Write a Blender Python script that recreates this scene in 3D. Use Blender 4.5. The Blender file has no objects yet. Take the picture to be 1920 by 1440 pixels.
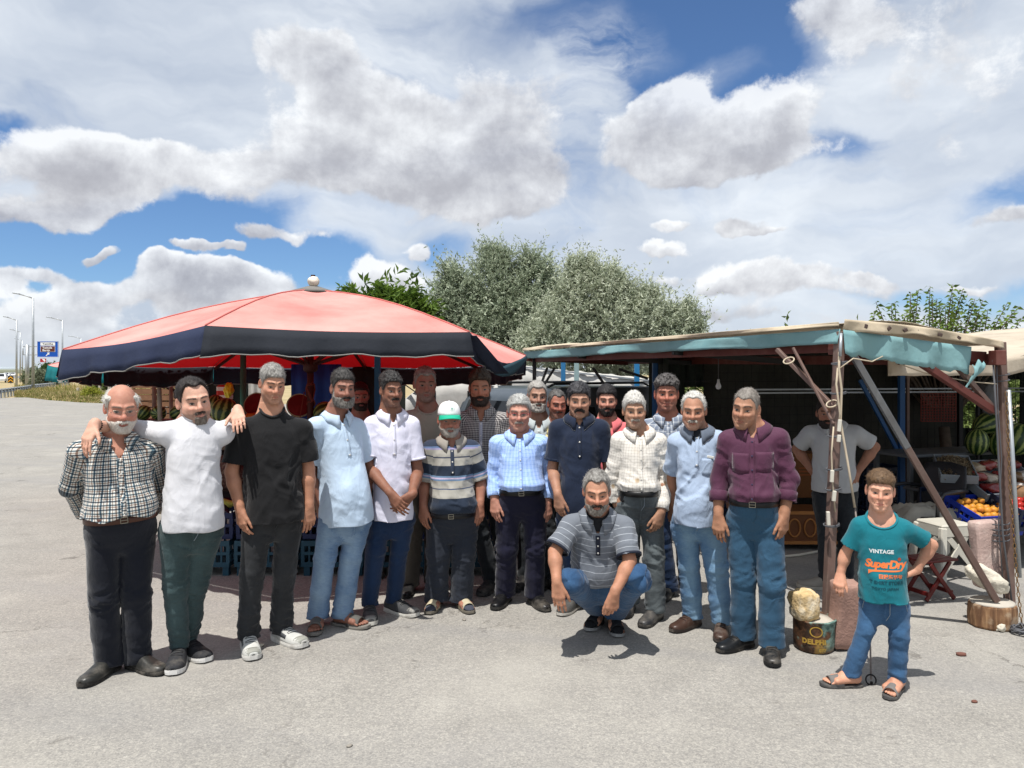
import bpy, bmesh, math, random
import numpy as np
from mathutils import Vector, Matrix, noise as mnoise
from mathutils.bvhtree import BVHTree

SC = bpy.context.scene
COL = SC.collection
rnd = random.Random(7)
NR = np.random.RandomState(11)
R = math.radians

EYE = 1.71
FPX = 1400.0
cam_d = bpy.data.cameras.new('camera')
cam_d.sensor_width = 36.0
cam_d.lens = 36.0 * FPX / 1920.0
cam_d.shift_y = -(720.0 - 697.0) / 1920.0
cam_d.clip_start = 0.05
cam_d.clip_end = 9000.0
cam = bpy.data.objects.new('camera', cam_d)
cam.location = (0, 0, EYE)
cam.rotation_euler = (R(90), 0, 0)
COL.objects.link(cam)
SC.camera = cam

SUN_DIR = Vector((-0.16, -0.32, 1.0)).normalized()
sun_d = bpy.data.lights.new('sun', 'SUN')
sun_d.energy = 4.6
sun_d.angle = R(0.55)
sun_d.color = (1.0, 0.965, 0.91)
sun = bpy.data.objects.new('sun', sun_d)
sun.rotation_euler = SUN_DIR.to_track_quat('Z', 'Y').to_euler()
sun.location = (0, 0, 60)
COL.objects.link(sun)
SC.view_settings.view_transform = 'Standard'
SC.view_settings.look = 'None'
SC.view_settings.gamma = 1.0
SC.view_settings.use_curve_mapping = False
SC.view_settings.exposure = 0.30
SKY_STRENGTH = 0.088

SC.cycles.max_bounces = 6
SC.cycles.diffuse_bounces = 3
SC.cycles.glossy_bounces = 3
SC.cycles.transparent_max_bounces = 8
SC.cycles.sample_clamp_indirect = 6.0
world = bpy.data.worlds.new('World')
SC.world = world
world.use_nodes = True

class NT:
	def __init__(s, tree):
		s.t = tree
		s.n = tree.nodes
		s.l = tree.links

	def new(s, typ, **kw):
		n = s.n.new(typ)
		for k, v in kw.items():
			setattr(n, k, v)
		return n

	def link(s, a, b):
		s.l.new(a, b)

	def val(s, sock, v):
		if isinstance(v, (int, float)):
			sock.default_value = v
		elif isinstance(v, (tuple, list)):
			if len(v) == 3 and len(sock.default_value) == 4:
				v = tuple(v) + (1.0,)
			sock.default_value = v
		else:
			s.l.new(v, sock)

	def math(s, op, a, b=0.0, c=None, clamp=False):
		n = s.new('ShaderNodeMath', operation=op)
		n.use_clamp = clamp
		s.val(n.inputs[0], a)
		s.val(n.inputs[1], b)
		if c is not None:
			s.val(n.inputs[2], c)
		return n.outputs[0]

	def vmath(s, op, a, b=(0, 0, 0), scale=None):
		n = s.new('ShaderNodeVectorMath', operation=op)
		s.val(n.inputs[0], a)
		s.val(n.inputs[1], b)
		if scale is not None:
			s.val(n.inputs['Scale'], scale)
		return n.outputs['Value'] if op in ('LENGTH', 'DOT_PRODUCT', 'DISTANCE') else n.outputs[0]

	def sstep(s, x, a, b, lo=0.0, hi=1.0):
		n = s.new('ShaderNodeMapRange', interpolation_type='SMOOTHSTEP')
		s.val(n.inputs['Value'], x)
		s.val(n.inputs['From Min'], a)
		s.val(n.inputs['From Max'], b)
		s.val(n.inputs['To Min'], lo)
		s.val(n.inputs['To Max'], hi)
		return n.outputs[0]

	def mix(s, f, a, b, mode='MIX'):
		n = s.new('ShaderNodeMix', data_type='RGBA', blend_type=mode)
		s.val(n.inputs[0], f)
		s.val(n.inputs[6], a)
		s.val(n.inputs[7], b)
		return n.outputs[2]

	def noise(s, vec, scale, detail=4.0, rough=0.55, dim='3D', dist=0.0, lac=2.0):
		n = s.new('ShaderNodeTexNoise', noise_dimensions=dim)
		if vec is not None:
			s.l.new(vec, n.inputs['Vector'])
		n.inputs['Scale'].default_value = scale
		n.inputs['Detail'].default_value = detail
		n.inputs['Roughness'].default_value = rough
		n.inputs['Distortion'].default_value = dist
		n.inputs['Lacunarity'].default_value = lac
		return n.outputs['Fac']

	def ramp(s, fac, stops, interp='LINEAR'):
		n = s.new('ShaderNodeValToRGB')
		cr = n.color_ramp
		cr.interpolation = interp
		while len(cr.elements) > len(stops):
			cr.elements.remove(cr.elements[-1])
		while len(cr.elements) < len(stops):
			cr.elements.new(1.0)
		for e, (p, c) in zip(cr.elements, stops):
			e.position = p
			e.color = (c[0], c[1], c[2], 1.0)
		s.val(n.inputs[0], fac)
		return n.outputs[0]

	def comb(s, x, y, z):
		n = s.new('ShaderNodeCombineXYZ')
		s.val(n.inputs[0], x)
		s.val(n.inputs[1], y)
		s.val(n.inputs[2], z)
		return n.outputs[0]

	def sep(s, v):
		n = s.new('ShaderNodeSeparateXYZ')
		s.l.new(v, n.inputs[0])
		return n.outputs

def build_world():
	t = NT(world.node_tree)
	for n in list(t.n):
		t.n.remove(n)
	out = t.new('ShaderNodeOutputWorld')
	bg = t.new('ShaderNodeBackground')
	t.link(bg.outputs[0], out.inputs[0])
	sky = t.new('ShaderNodeTexSky', sky_type='NISHITA')
	sky.sun_disc = False
	sky.sun_elevation = math.asin(SUN_DIR.z)
	sky.sun_rotation = math.atan2(SUN_DIR.x, SUN_DIR.y)
	sky.altitude = 1100.0
	sky.air_density = 1.0
	sky.dust_density = 0.6
	sky.ozone_density = 3.2
	geo = t.new('ShaderNodeNewGeometry')
	d = t.vmath('SCALE', geo.outputs['Incoming'], scale=-1.0)
	dx, dy, dz = t.sep(d)
	zc = t.math('MAXIMUM', dz, 0.012)
	yy = t.math('MAXIMUM', t.math('ABSOLUTE', dy), 0.05)
	az = t.math('ARCTAN2', dx, dy)
	ha = t.math('DIVIDE', zc, t.math('SQRT', t.math('ADD', t.math('MULTIPLY', dx, dx), t.math('ADD', t.math('MULTIPLY', dy, dy), 1e-4))))
	inv = t.math('DIVIDE', 1.0, t.math('ADD', zc, 0.07))
	lay = t.comb(t.math('MULTIPLY', dx, inv), t.math('MULTIPLY', dy, inv), 0.0)
	ang = t.comb(t.math('MULTIPLY', az, 1.0), t.math('MULTIPLY', ha, 1.0), 0.0)

	w1 = t.noise(ang, 3.1, 3.0, 0.6, '2D')
	w2 = t.noise(t.vmath('ADD', ang, (5.2, 1.3, 0)), 3.1, 3.0, 0.6, '2D')
	warp = t.comb(t.math('MULTIPLY', t.math('SUBTRACT', w1, 0.5), 0.16), t.math('MULTIPLY', t.math('SUBTRACT', w2, 0.5), 0.10), 0.0)
	w3 = t.noise(ang, 13.0, 4.0, 0.6, '2D')
	w4 = t.noise(t.vmath('ADD', ang, (3.1, 8.3, 0)), 13.0, 4.0, 0.6, '2D')
	warp = t.vmath('ADD', warp, t.comb(t.math('MULTIPLY', t.math('SUBTRACT', w3, 0.5), 0.055), t.math('MULTIPLY', t.math('SUBTRACT', w4, 0.5), 0.036), 0.0))
	angw = t.vmath('ADD', ang, warp)
	fy = t.sep(angw)[1]

	def blob(cx, cy, rx, ry, amp):
		a = math.atan((cx - 960) / FPX)
		h = (697 - cy) / FPX * math.cos(a)
		ax = rx / FPX * math.cos(a) ** 2
		ay = ry / FPX * math.cos(a)
		n = t.new('ShaderNodeVectorMath', operation='MULTIPLY_ADD')
		t.link(angw, n.inputs[0])
		n.inputs[1].default_value = (1 / ax, 1 / ay, 0)
		n.inputs[2].default_value = (-a / ax, -h / ay, 0)
		return t.sstep(t.vmath('LENGTH', n.outputs[0]), 0.0, 1.9, amp, 0.0)

	def total(lst, heights=False):
		o = hsum = None
		for q in lst:
			x = blob(*q)
			o = x if o is None else t.math('ADD', o, x)
			if heights:
				a_ = math.atan((q[0] - 960) / FPX)
				ay = q[3] / FPX * math.cos(a_)
				h_ = (697 - q[1]) / FPX * math.cos(a_)
				v = t.math('MULTIPLY_ADD', fy, 1 / ay, -h_ / ay)
				hsum = t.math('MULTIPLY', x, v) if hsum is None else t.math('MULTIPLY_ADD', x, v, hsum)
		return (o, hsum) if heights else o

	vrot = t.new('ShaderNodeMapping')
	t.link(angw, vrot.inputs['Vector'])
	vrot.inputs['Rotation'].default_value = (0, 0, R(-20))
	vrot.inputs['Scale'].default_value = (1.0, 2.4, 1.0)
	vn = t.noise(vrot.outputs[0], 2.6, 6.0, 0.58, '2D', 0.5)
	gaps = total([(1240, 40, 170, 120, 0.95), (1360, 150, 150, 80, 0.70), (1230, 110, 60, 110, .4), (5, 226, 62, 26, 0.85), (330, 440, 170, 46, 0.95),
				(470, 420, 110, 40, 0.7), (180, 480, 280, 60, 0.95), (560, 500, 120, 30, .6), (640, 480, 120, 30, 0.45), (420, 510, 300, 40, .5),
				(1790, 545, 200, 26, 0.55), (1890, 345, 110, 34, 0.42), (1570, 262, 70, 34, 0.34),
				(845, 470, 50, 34, 0.55), (1010, 20, 90, 50, 0.25), (330, 550, 260, 44, 0.7), (60, 450, 90, 26, .5), (1500, 20, 130, 30, .35), (1050, 55, 30, 60, .2)])
	veil = t.sstep(t.math('SUBTRACT', t.math('ADD', t.math('MULTIPLY', vn, 1.15), 0.28), gaps), 0.26, 0.84)
	wm = t.new('ShaderNodeMapping')
	t.link(angw, wm.inputs['Vector'])
	wm.inputs['Rotation'].default_value = (0, 0, R(-50))
	wm.inputs['Scale'].default_value = (3.5, 9.0, 1.0)
	wn = t.noise(wm.outputs[0], 1.6, 6.0, 0.62, '2D', 0.15)
	wisp = t.math('MULTIPLY', total([(1080, 100, 80, 62, 1.0), (1130, 130, 70, 30, .5), (1330, 150, 50, 22, .35)]), t.sstep(wn, .25, .7))

	cn = t.noise(ang, 9.0, 9.0, 0.66, '2D', 0.10)
	cn2 = t.noise(t.vmath('MULTIPLY', ang, (1.0, 1.5, 1.0)), 4.0, 5.0, 0.55, '2D')
	banks_l = [(540, 100, 82, 46, 0.85), (600, 150, 110, 50, 0.70), (720, 195, 110, 40, 0.6), (770, 265, 150, 66, 0.80), (830, 325, 150, 50, 0.70),
			(980, 180, 90, 70, 0.50), (1000, 330, 110, 80, 0.50), (880, 385, 170, 34, .45), (660, 270, 160, 50, .45), (640, 330, 160, 34, .42),
			(1260, 200, 66, 56, 0.85), (1300, 265, 150, 54, 0.85), (1450, 225, 52, 48, 0.85), (1390, 290, 130, 34, 0.75), (1190, 280, 80, 44, .55),
			(130, 310, 190, 60, 0.66), (250, 275, 80, 34, 0.66), (90, 410, 150, 30, 0.72), (180, 385, 90, 34, .55), (420, 340, 240, 40, 0.48),
			(1650, 60, 220, 90, 0.40), (1840, 120, 160, 100, 0.40), (1560, 40, 90, 40, .35),
			(1860, 385, 90, 22, 0.62), (1375, 412, 52, 20, 0.75), (1440, 430, 60, 8, .5), (1235, 415, 36, 12, 0.6), (1230, 458, 40, 12, 0.75),
			(1460, 548, 200, 26, 0.62), (1450, 510, 90, 20, .6), (1610, 512, 46, 16, 0.62), (1400, 535, 80, 20, .5), (1300, 610, 260, 22, 0.5), (1260, 512, 50, 14, .4),
			(370, 475, 34, 11, 0.85), (440, 475, 30, 11, 0.85), (515, 445, 42, 22, 0.75), (590, 460, 36, 18, 0.7),
			(210, 493, 28, 12, 0.85), (60, 515, 110, 18, 0.75), (20, 540, 40, 14, .7), (160, 562, 48, 26, 0.9), (40, 600, 140, 36, 0.6), (110, 590, 90, 30, .5),
			(380, 528, 70, 26, 0.95), (430, 548, 130, 34, 0.85), (300, 580, 170, 30, 0.7), (725, 525, 74, 28, 0.9), (812, 465, 30, 22, 0.75), (770, 545, 80, 24, .6),
			(1780, 610, 220, 26, 0.6), (150, 650, 260, 30, 0.5), (1800, 510, 60, 8, .5)]
	banks, hsum = total(banks_l, True)
	hin = t.math('DIVIDE', hsum, t.math('MAXIMUM', banks, .15))
	cden = t.math('ADD', t.math('ADD', banks, t.math('MULTIPLY', t.math('SUBTRACT', cn, 0.5), 1.0)), t.math('MULTIPLY', t.math('SUBTRACT', cn2, 0.5), 0.55))
	cum = t.math('MULTIPLY', t.sstep(cden, 0.26, 0.50), t.sstep(ha, .16, .40, 1.0, .86))
	angs = t.vmath('ADD', ang, (-0.008, 0.022, 0))
	cs = t.noise(angs, 9.0, 7.0, 0.62, '2D', 0.10)
	angs2 = t.vmath('MULTIPLY', t.vmath('ADD', ang, (-0.015, 0.050, 0)), (1.0, 1.5, 1.0))
	cs2 = t.noise(angs2, 4.0, 4.0, 0.55, '2D')
	lit = t.math('ADD', t.math('MULTIPLY', t.math('SUBTRACT', cn, cs), 2.0), t.math('MULTIPLY', t.math('SUBTRACT', cn2, cs2), 2.4))
	core = t.sstep(cden, 0.50, 1.30)
	shade = t.math('ADD', t.math('SUBTRACT', 0.70, t.math('MULTIPLY', core, 0.20)), t.math('ADD', t.math('MULTIPLY', lit, 0.62), t.math('MULTIPLY', hin, 0.27)), clamp=True)
	ccol = t.ramp(shade, [(0.0, (0.31, 0.31, 0.345)), (0.35, (0.42, 0.425, 0.46)), (0.62, (0.57, 0.58, 0.61)), (0.84, (0.71, 0.725, 0.75)), (1.0, (0.83, 0.845, 0.86))])

	skyc = t.vmath('MULTIPLY', t.vmath('SCALE', sky.outputs[0], scale=SKY_STRENGTH), (0.80, 0.98, 1.16))
	vtone = t.noise(t.vmath('ADD', vrot.outputs[0], (2.0, 7.0, 0)), 2.2, 5.0, 0.6, '2D')
	vcol = t.ramp(vtone, [(0.28, (0.39, 0.45, 0.55)), (0.52, (0.56, 0.61, 0.68)), (0.74, (0.76, 0.80, 0.84))])
	c1 = t.mix(t.math('MULTIPLY', veil, 0.93), skyc, vcol)
	c1 = t.mix(t.math('MULTIPLY', wisp, 0.75, clamp=True), c1, (0.72, 0.76, 0.80, 1.0))
	c2 = t.mix(t.math('MULTIPLY', cum, 0.92), c1, ccol)
	hz = t.sstep(ha, 0.0, 0.10, 0.70, 0.0)
	c3 = t.mix(hz, c2, (0.53, 0.59, 0.66, 1.0))
	t.link(c3, bg.inputs['Color'])
	bg.inputs['Strength'].default_value = 1.0

build_world()

def lin(h):
	h = h.lstrip('#')
	o = []
	for i in (0, 2, 4):
		c = int(h[i:i + 2], 16) / 255.0
		o.append(c / 12.92 if c <= 0.04045 else ((c + 0.055) / 1.055) ** 2.4)
	return tuple(o)

def PX(px, py, d):
	return Vector(((px - 960.0) / FPX * d, d, EYE - (py - 697.0) / FPX * d))

def GD(py):
	return EYE * FPX / (py - 697.0)

def tag(o, label=None, cat=None, group=None, kind=None):
	if label:
		o['label'] = label
	if cat:
		o['category'] = cat
	if group:
		o['group'] = group
	if kind:
		o['kind'] = kind
	return o

def link(o, parent=None):
	COL.objects.link(o)
	if parent is not None:
		o.parent = parent
	return o

def empty(name, loc=(0, 0, 0), rz=0.0):
	o = bpy.data.objects.new(name, None)
	o.location = loc
	o.rotation_euler = (0, 0, rz)
	o.empty_display_size = 0.1
	COL.objects.link(o)
	return o

def mesh_np(name, V, F, mat=None, parent=None, smooth=True, col=None, uv=None, loc=None):
	V = np.asarray(V, dtype=np.float32)
	F = np.asarray(F, dtype=np.int32)
	me = bpy.data.meshes.new(name)
	me.vertices.add(len(V))
	me.vertices.foreach_set('co', V.ravel())
	k = F.shape[1]
	me.loops.add(F.size)
	me.loops.foreach_set('vertex_index', F.ravel())
	me.polygons.add(len(F))
	me.polygons.foreach_set('loop_start', np.arange(0, F.size, k, dtype=np.int32))
	me.polygons.foreach_set('loop_total', np.full(len(F), k, dtype=np.int32))
	me.polygons.foreach_set('use_smooth', np.full(len(F), smooth, dtype=bool))
	if col is not None:
		a = me.color_attributes.new('Col', 'FLOAT_COLOR', 'POINT')
		c = np.ones((len(V), 4), dtype=np.float32)
		c[:, :3] = col
		a.data.foreach_set('color', c.ravel())
	me.update(calc_edges=True)
	if uv is not None:
		l = me.uv_layers.new(name='UVMap')
		l.data.foreach_set('uv', np.asarray(uv, dtype=np.float32).ravel())
	if mat is not None:
		me.materials.append(mat)
	o = bpy.data.objects.new(name, me)
	if loc is not None:
		o.location = loc
	return link(o, parent)

def obj_bm(name, bm, mat=None, parent=None, smooth=False, loc=None):
	me = bpy.data.meshes.new(name)
	bm.normal_update()
	bm.to_mesh(me)
	bm.free()
	if smooth:
		me.polygons.foreach_set('use_smooth', np.ones(len(me.polygons), dtype=bool))
	if mat is not None:
		for m in (mat if isinstance(mat, (list, tuple)) else [mat]):
			me.materials.append(m)
	o = bpy.data.objects.new(name, me)
	if loc is not None:
		o.location = loc
	return link(o, parent)

def copy_tree(o, parent=None):
	c = o.copy()
	COL.objects.link(c)
	if parent is not None:
		c.parent = parent
	for ch in o.children:
		copy_tree(ch, c)
	return c

def bm_box(bm, c, s, rot=None, bevel=0.0):
	M = Matrix.Translation(Vector(c)) @ (rot.to_4x4() if rot is not None else Matrix.Identity(4)) @ Matrix.Diagonal((s[0], s[1], s[2], 1.0))
	r = bmesh.ops.create_cube(bm, size=1.0, matrix=M)
	if bevel > 0:
		es = set()
		for v in r['verts']:
			es.update(v.link_edges)
		bmesh.ops.bevel(bm, geom=list(es), offset=bevel, segments=1, affect='EDGES', profile=0.7)
	return bm

def frame_to(dirv, up=Vector((0, 0, 1))):
	z = Vector(dirv).normalized()
	if abs(z.dot(up)) > 0.98:
		up = Vector((0, 1, 0))
	x = up.cross(z).normalized()
	y = z.cross(x)
	return Matrix((x, y, z)).transposed()

def bm_bar(bm, a, b, w, h=None, bevel=0.0, roll=0.0):
	a, b = Vector(a), Vector(b)
	h = w if h is None else h
	M3 = frame_to(b - a) @ Matrix.Rotation(roll, 3, 'Z')
	return bm_box(bm, (a + b) / 2, (w, h, (b - a).length), M3, bevel)

def bm_tube(bm, pts, r, n=8, cap=True):
	pts = [Vector(p) for p in pts]
	rs = r if isinstance(r, (list, tuple)) else [r] * len(pts)
	rings = []
	ref = None
	for i, p in enumerate(pts):
		d = (pts[min(i + 1, len(pts) - 1)] - pts[max(i - 1, 0)])
		if d.length < 1e-9:
			d = Vector((0, 0, 1))
		d.normalize()
		if ref is None:
			ref = Vector((0, 0, 1)) if abs(d.z) < 0.9 else Vector((1, 0, 0))
		x = (ref - d * ref.dot(d)).normalized()
		y = d.cross(x)
		ref = x
		rings.append([bm.verts.new(p + (x * math.cos(2 * math.pi * k / n) + y * math.sin(2 * math.pi * k / n)) * rs[i]) for k in range(n)])
	for i in range(len(rings) - 1):
		for k in range(n):
			bm.faces.new((rings[i][k], rings[i][(k + 1) % n], rings[i + 1][(k + 1) % n], rings[i + 1][k]))
	if cap:
		bm.faces.new(rings[0][::-1])
		bm.faces.new(rings[-1])
	return bm

def bm_lathe(bm, prof, c=(0, 0, 0), n=16, M=None):
	c = Vector(c)
	rings = []
	for r, z in prof:
		ring = []
		for k in range(n):
			p = Vector((r * math.cos(2 * math.pi * k / n), r * math.sin(2 * math.pi * k / n), z))
			if M is not None:
				p = M @ p
			ring.append(bm.verts.new(c + p))
		rings.append(ring)
	for i in range(len(rings) - 1):
		for k in range(n):
			bm.faces.new((rings[i][k], rings[i][(k + 1) % n], rings[i + 1][(k + 1) % n], rings[i + 1][k]))
	bm.faces.new(rings[0][::-1])
	bm.faces.new(rings[-1])
	return bm

MATS = {}

def mat(name, color=None, rough=0.7, metal=0.0, var=0.12, vscale=6.0, bump=0.0, bscale=80.0, spec=0.35, attr=False,
		dirt=None, dirt_scale=3.0, dirt_amt=0.5, coords='Object', fn=None, sheen=0.0, bdist=0.002, trans=0.0):
	if name in MATS:
		return MATS[name]
	m = bpy.data.materials.new(name)
	m.use_nodes = True
	t = NT(m.node_tree)
	b = t.n['Principled BSDF']
	tc = t.new('ShaderNodeTexCoord')
	vec = tc.outputs[coords]
	if attr:
		a = t.new('ShaderNodeVertexColor', layer_name='Col')
		base = a.outputs[0]
	elif fn is not None:
		base = fn(t, tc)
	else:
		rgb = t.new('ShaderNodeRGB')
		rgb.outputs[0].default_value = (*(lin(color) if isinstance(color, str) else color), 1.0)
		base = rgb.outputs[0]
	if var > 0:
		n = t.noise(vec, vscale, 5.0, 0.6)
		f = t.math('ADD', t.math('MULTIPLY', t.math('SUBTRACT', n, 0.5), 2.0 * var * 2.0), 1.0)
		base = t.mix(1.0, base, t.comb(f, f, f), 'MULTIPLY')
	if dirt is not None:
		n = t.noise(vec, dirt_scale, 6.0, 0.65)
		f = t.math('MULTIPLY', t.sstep(n, 0.45, 0.72), dirt_amt)
		base = t.mix(f, base, (*(lin(dirt) if isinstance(dirt, str) else dirt), 1.0))
	t.val(b.inputs['Base Color'], base)
	b.inputs['Roughness'].default_value = rough
	b.inputs['Metallic'].default_value = metal
	b.inputs['Specular IOR Level'].default_value = spec
	if sheen:
		b.inputs['Sheen Weight'].default_value = sheen
		b.inputs['Sheen Roughness'].default_value = 0.5
	if trans:
		b.inputs['Transmission Weight'].default_value = trans
	if bump > 0:
		n = t.noise(vec, bscale, 4.0, 0.6)
		bn = t.new('ShaderNodeBump')
		bn.inputs['Strength'].default_value = bump
		bn.inputs['Distance'].default_value = bdist
		t.link(n, bn.inputs['Height'])
		t.link(bn.outputs[0], b.inputs['Normal'])
	MATS[name] = m
	return m

def translucent(m, amt, color=None):
	t = NT(m.node_tree)
	b = t.n['Principled BSDF']
	out = t.n['Material Output']
	tr = t.new('ShaderNodeBsdfTranslucent')
	src = b.inputs['Base Color'].links
	if color is not None:
		tr.inputs['Color'].default_value = (*lin(color), 1.0)
	elif src:
		t.link(src[0].from_socket, tr.inputs['Color'])
	mx = t.new('ShaderNodeMixShader')
	mx.inputs[0].default_value = amt
	t.link(b.outputs[0], mx.inputs[1])
	t.link(tr.outputs[0], mx.inputs[2])
	t.link(mx.outputs[0], out.inputs['Surface'])
	return m
f4 = np.float32

def smin(a, b, k):
	h = np.maximum(k - np.abs(a - b), 0.0) / k
	return np.minimum(a, b) - h * h * (k * 0.25)

def smax(a, b, k):
	h = np.maximum(k - np.abs(a - b), 0.0) / k
	return np.maximum(a, b) + h * h * (k * 0.25)

def sst(x, a, b):
	t = np.clip((x - a) / (b - a), 0.0, 1.0)
	return t * t * (3 - 2 * t)

NOISE_T = np.random.RandomState(3).rand(32, 32, 32).astype(f4)

def vnoise(p):
	p = np.asarray(p, dtype=f4)
	i = np.floor(p).astype(np.int32)
	f = p - i
	f = f * f * (3 - 2 * f)
	i0 = i & 31
	i1 = (i + 1) & 31
	x0, y0, z0 = i0[..., 0], i0[..., 1], i0[..., 2]
	x1, y1, z1 = i1[..., 0], i1[..., 1], i1[..., 2]
	fx, fy, fz = f[..., 0], f[..., 1], f[..., 2]
	T = NOISE_T
	a = T[x0, y0, z0] * (1 - fx) + T[x1, y0, z0] * fx
	b = T[x0, y1, z0] * (1 - fx) + T[x1, y1, z0] * fx
	c = T[x0, y0, z1] * (1 - fx) + T[x1, y0, z1] * fx
	e = T[x0, y1, z1] * (1 - fx) + T[x1, y1, z1] * fx
	a = a * (1 - fy) + b * fy
	c = c * (1 - fy) + e * fy
	return a * (1 - fz) + c * fz

def axis(lo, hi, coarse, fines=()):
	out = [lo]
	x = lo
	while x < hi:
		s = coarse
		for a, b, st in fines:
			if a - 1e-6 <= x <= b:
				s = min(s, st)
			elif x < a < x + s:
				s = max(min(s, a - x), st)
		x += s
		out.append(x)
	return np.array(out, dtype=f4)

class Field:
	def __init__(s, xs, ys, zs):
		s.ax = (xs, ys, zs)
		s.F = np.full((len(xs), len(ys), len(zs)), 0.2, dtype=f4)

	def block(s, lo, hi):
		sl = []
		for k in range(3):
			a = max(int(np.searchsorted(s.ax[k], lo[k])) - 1, 0)
			b = min(int(np.searchsorted(s.ax[k], hi[k])) + 1, len(s.ax[k]))
			if b - a < 1:
				return None
			sl.append(slice(a, b))
		return tuple(sl)

	def coords(s, sl, c=(0, 0, 0)):
		x = (s.ax[0][sl[0]] - f4(c[0]))[:, None, None]
		y = (s.ax[1][sl[1]] - f4(c[1]))[None, :, None]
		z = (s.ax[2][sl[2]] - f4(c[2]))[None, None, :]
		return x, y, z

	def put(s, sl, v, k, sub=False):
		if sub:
			s.F[sl] = smax(s.F[sl], -v, f4(k))
		else:
			s.F[sl] = smin(s.F[sl], v, f4(k))

	def cap(s, a, b, ra, rb=None, k=0.01, sub=False):
		rb = ra if rb is None else rb
		a, b = np.array(a, dtype=f4), np.array(b, dtype=f4)
		m = max(ra, rb) + k + 0.02
		sl = s.block(np.minimum(a, b) - m, np.maximum(a, b) + m)
		if sl is None:
			return
		x, y, z = s.coords(sl, a)
		d = b - a
		dd = float(d @ d) + 1e-12
		t = np.clip((x * d[0] + y * d[1] + z * d[2]) / f4(dd), 0, 1)
		v = np.sqrt((x - t * d[0]) ** 2 + (y - t * d[1]) ** 2 + (z - t * d[2]) ** 2) - (f4(ra) + t * f4(rb - ra))
		s.put(sl, v, k, sub)

	def mesh(s, sl=None):
		F = s.F if sl is None else s.F[sl]
		ax = s.ax if sl is None else tuple(s.ax[k][sl[k]] for k in range(3))
		return surface_nets(F, ax)

def surface_nets(F, ax):
	S = F < 0
	c = np.zeros(tuple(n - 1 for n in F.shape), dtype=np.int8)
	for i in (0, 1):
		for j in (0, 1):
			for k in (0, 1):
				c += S[i:F.shape[0] - 1 + i, j:F.shape[1] - 1 + j, k:F.shape[2] - 1 + k]
	I, J, K = np.nonzero((c > 0) & (c < 8))
	n = len(I)
	idx = np.full(c.shape, -1, dtype=np.int32)
	idx[I, J, K] = np.arange(n, dtype=np.int32)
	offs = [(i, j, k) for i in (0, 1) for j in (0, 1) for k in (0, 1)]
	vals = [F[I + o[0], J + o[1], K + o[2]] for o in offs]
	acc = np.zeros((n, 3), dtype=f4)
	cnt = np.zeros(n, dtype=f4)
	for a in range(8):
		for b in range(a + 1, 8):
			oa, ob = offs[a], offs[b]
			if sum(abs(oa[q] - ob[q]) for q in range(3)) != 1:
				continue
			fa, fb = vals[a], vals[b]
			m = (fa < 0) != (fb < 0)
			t = np.where(m, fa / np.where(m, fa - fb, 1), 0)
			for q in range(3):
				acc[:, q] += np.where(m, oa[q] + t * (ob[q] - oa[q]), 0)
			cnt += m
	acc /= np.maximum(cnt, 1)[:, None]
	V = np.empty((n, 3), dtype=f4)
	for q, ind in enumerate((I, J, K)):
		A = ax[q]
		V[:, q] = A[ind] + acc[:, q] * (A[ind + 1] - A[ind])
	quads = []
	for q in range(3):
		sh = list(F.shape)
		s0 = [slice(None)] * 3
		s1 = [slice(None)] * 3
		s0[q] = slice(0, sh[q] - 1)
		s1[q] = slice(1, sh[q])
		A, B = S[tuple(s0)], S[tuple(s1)]
		e = A != B
		u, v = (q + 1) % 3, (q + 2) % 3
		ii = np.nonzero(e)
		ii = [np.array(x) for x in ii]
		ok = (ii[u] > 0) & (ii[v] > 0) & (ii[u] < sh[u] - 1) & (ii[v] < sh[v] - 1)
		ii = [x[ok] for x in ii]
		flip = A[tuple(ii)]

		def cell(du, dv):
			jj = [x.copy() for x in ii]
			jj[u] -= du
			jj[v] -= dv
			return idx[tuple(jj)]
		Q = np.stack([cell(1, 1), cell(0, 1), cell(0, 0), cell(1, 0)], axis=1)
		Q = np.where(flip[:, None], Q, Q[:, ::-1])
		quads.append(Q)
	Q = np.concatenate(quads)
	return V, Q[(Q >= 0).all(axis=1)]

def compact(V, Q, *arrs):
	used = np.zeros(len(V), dtype=bool)
	used[Q.ravel()] = True
	m = np.cumsum(used) - 1
	return (V[used], m[Q].astype(np.int32)) + tuple(a[used] for a in arrs)

def relax(V, Q, it=1, w=0.5):
	for _ in range(it):
		acc = np.zeros_like(V)
		cnt = np.zeros(len(V), dtype=f4)
		for a, b in ((0, 1), (1, 2), (2, 3), (3, 0)):
			for s, e in ((a, b), (b, a)):
				for q in range(3):
					acc[:, q] += np.bincount(Q[:, s], V[Q[:, e], q], len(V))
				cnt += np.bincount(Q[:, s], minlength=len(V))
		V = V * (1 - w) + w * acc / np.maximum(cnt, 1)[:, None]
	return V.astype(f4)

def vnormals(V, Q):
	n = np.cross(V[Q[:, 2]] - V[Q[:, 0]], V[Q[:, 3]] - V[Q[:, 1]])
	N = np.zeros_like(V)
	for c in range(4):
		for q in range(3):
			N[:, q] += np.bincount(Q[:, c], n[:, q], len(V))
	return N / np.maximum(np.linalg.norm(N, axis=1), 1e-9)[:, None]

def np3(v):
	return np.array((v[0], v[1], v[2]), dtype=f4)

def seg_dist(P, a, b, ra, rb):
	a, b = np3(a), np3(b)
	d = b - a
	L = float(np.linalg.norm(d)) + 1e-9
	q = P - a
	s = q @ d / L
	t = np.clip(s / L, 0, 1)
	v = np.linalg.norm(q - t[:, None] * d, axis=1) - (ra + t * (rb - ra))
	return v, s

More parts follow.
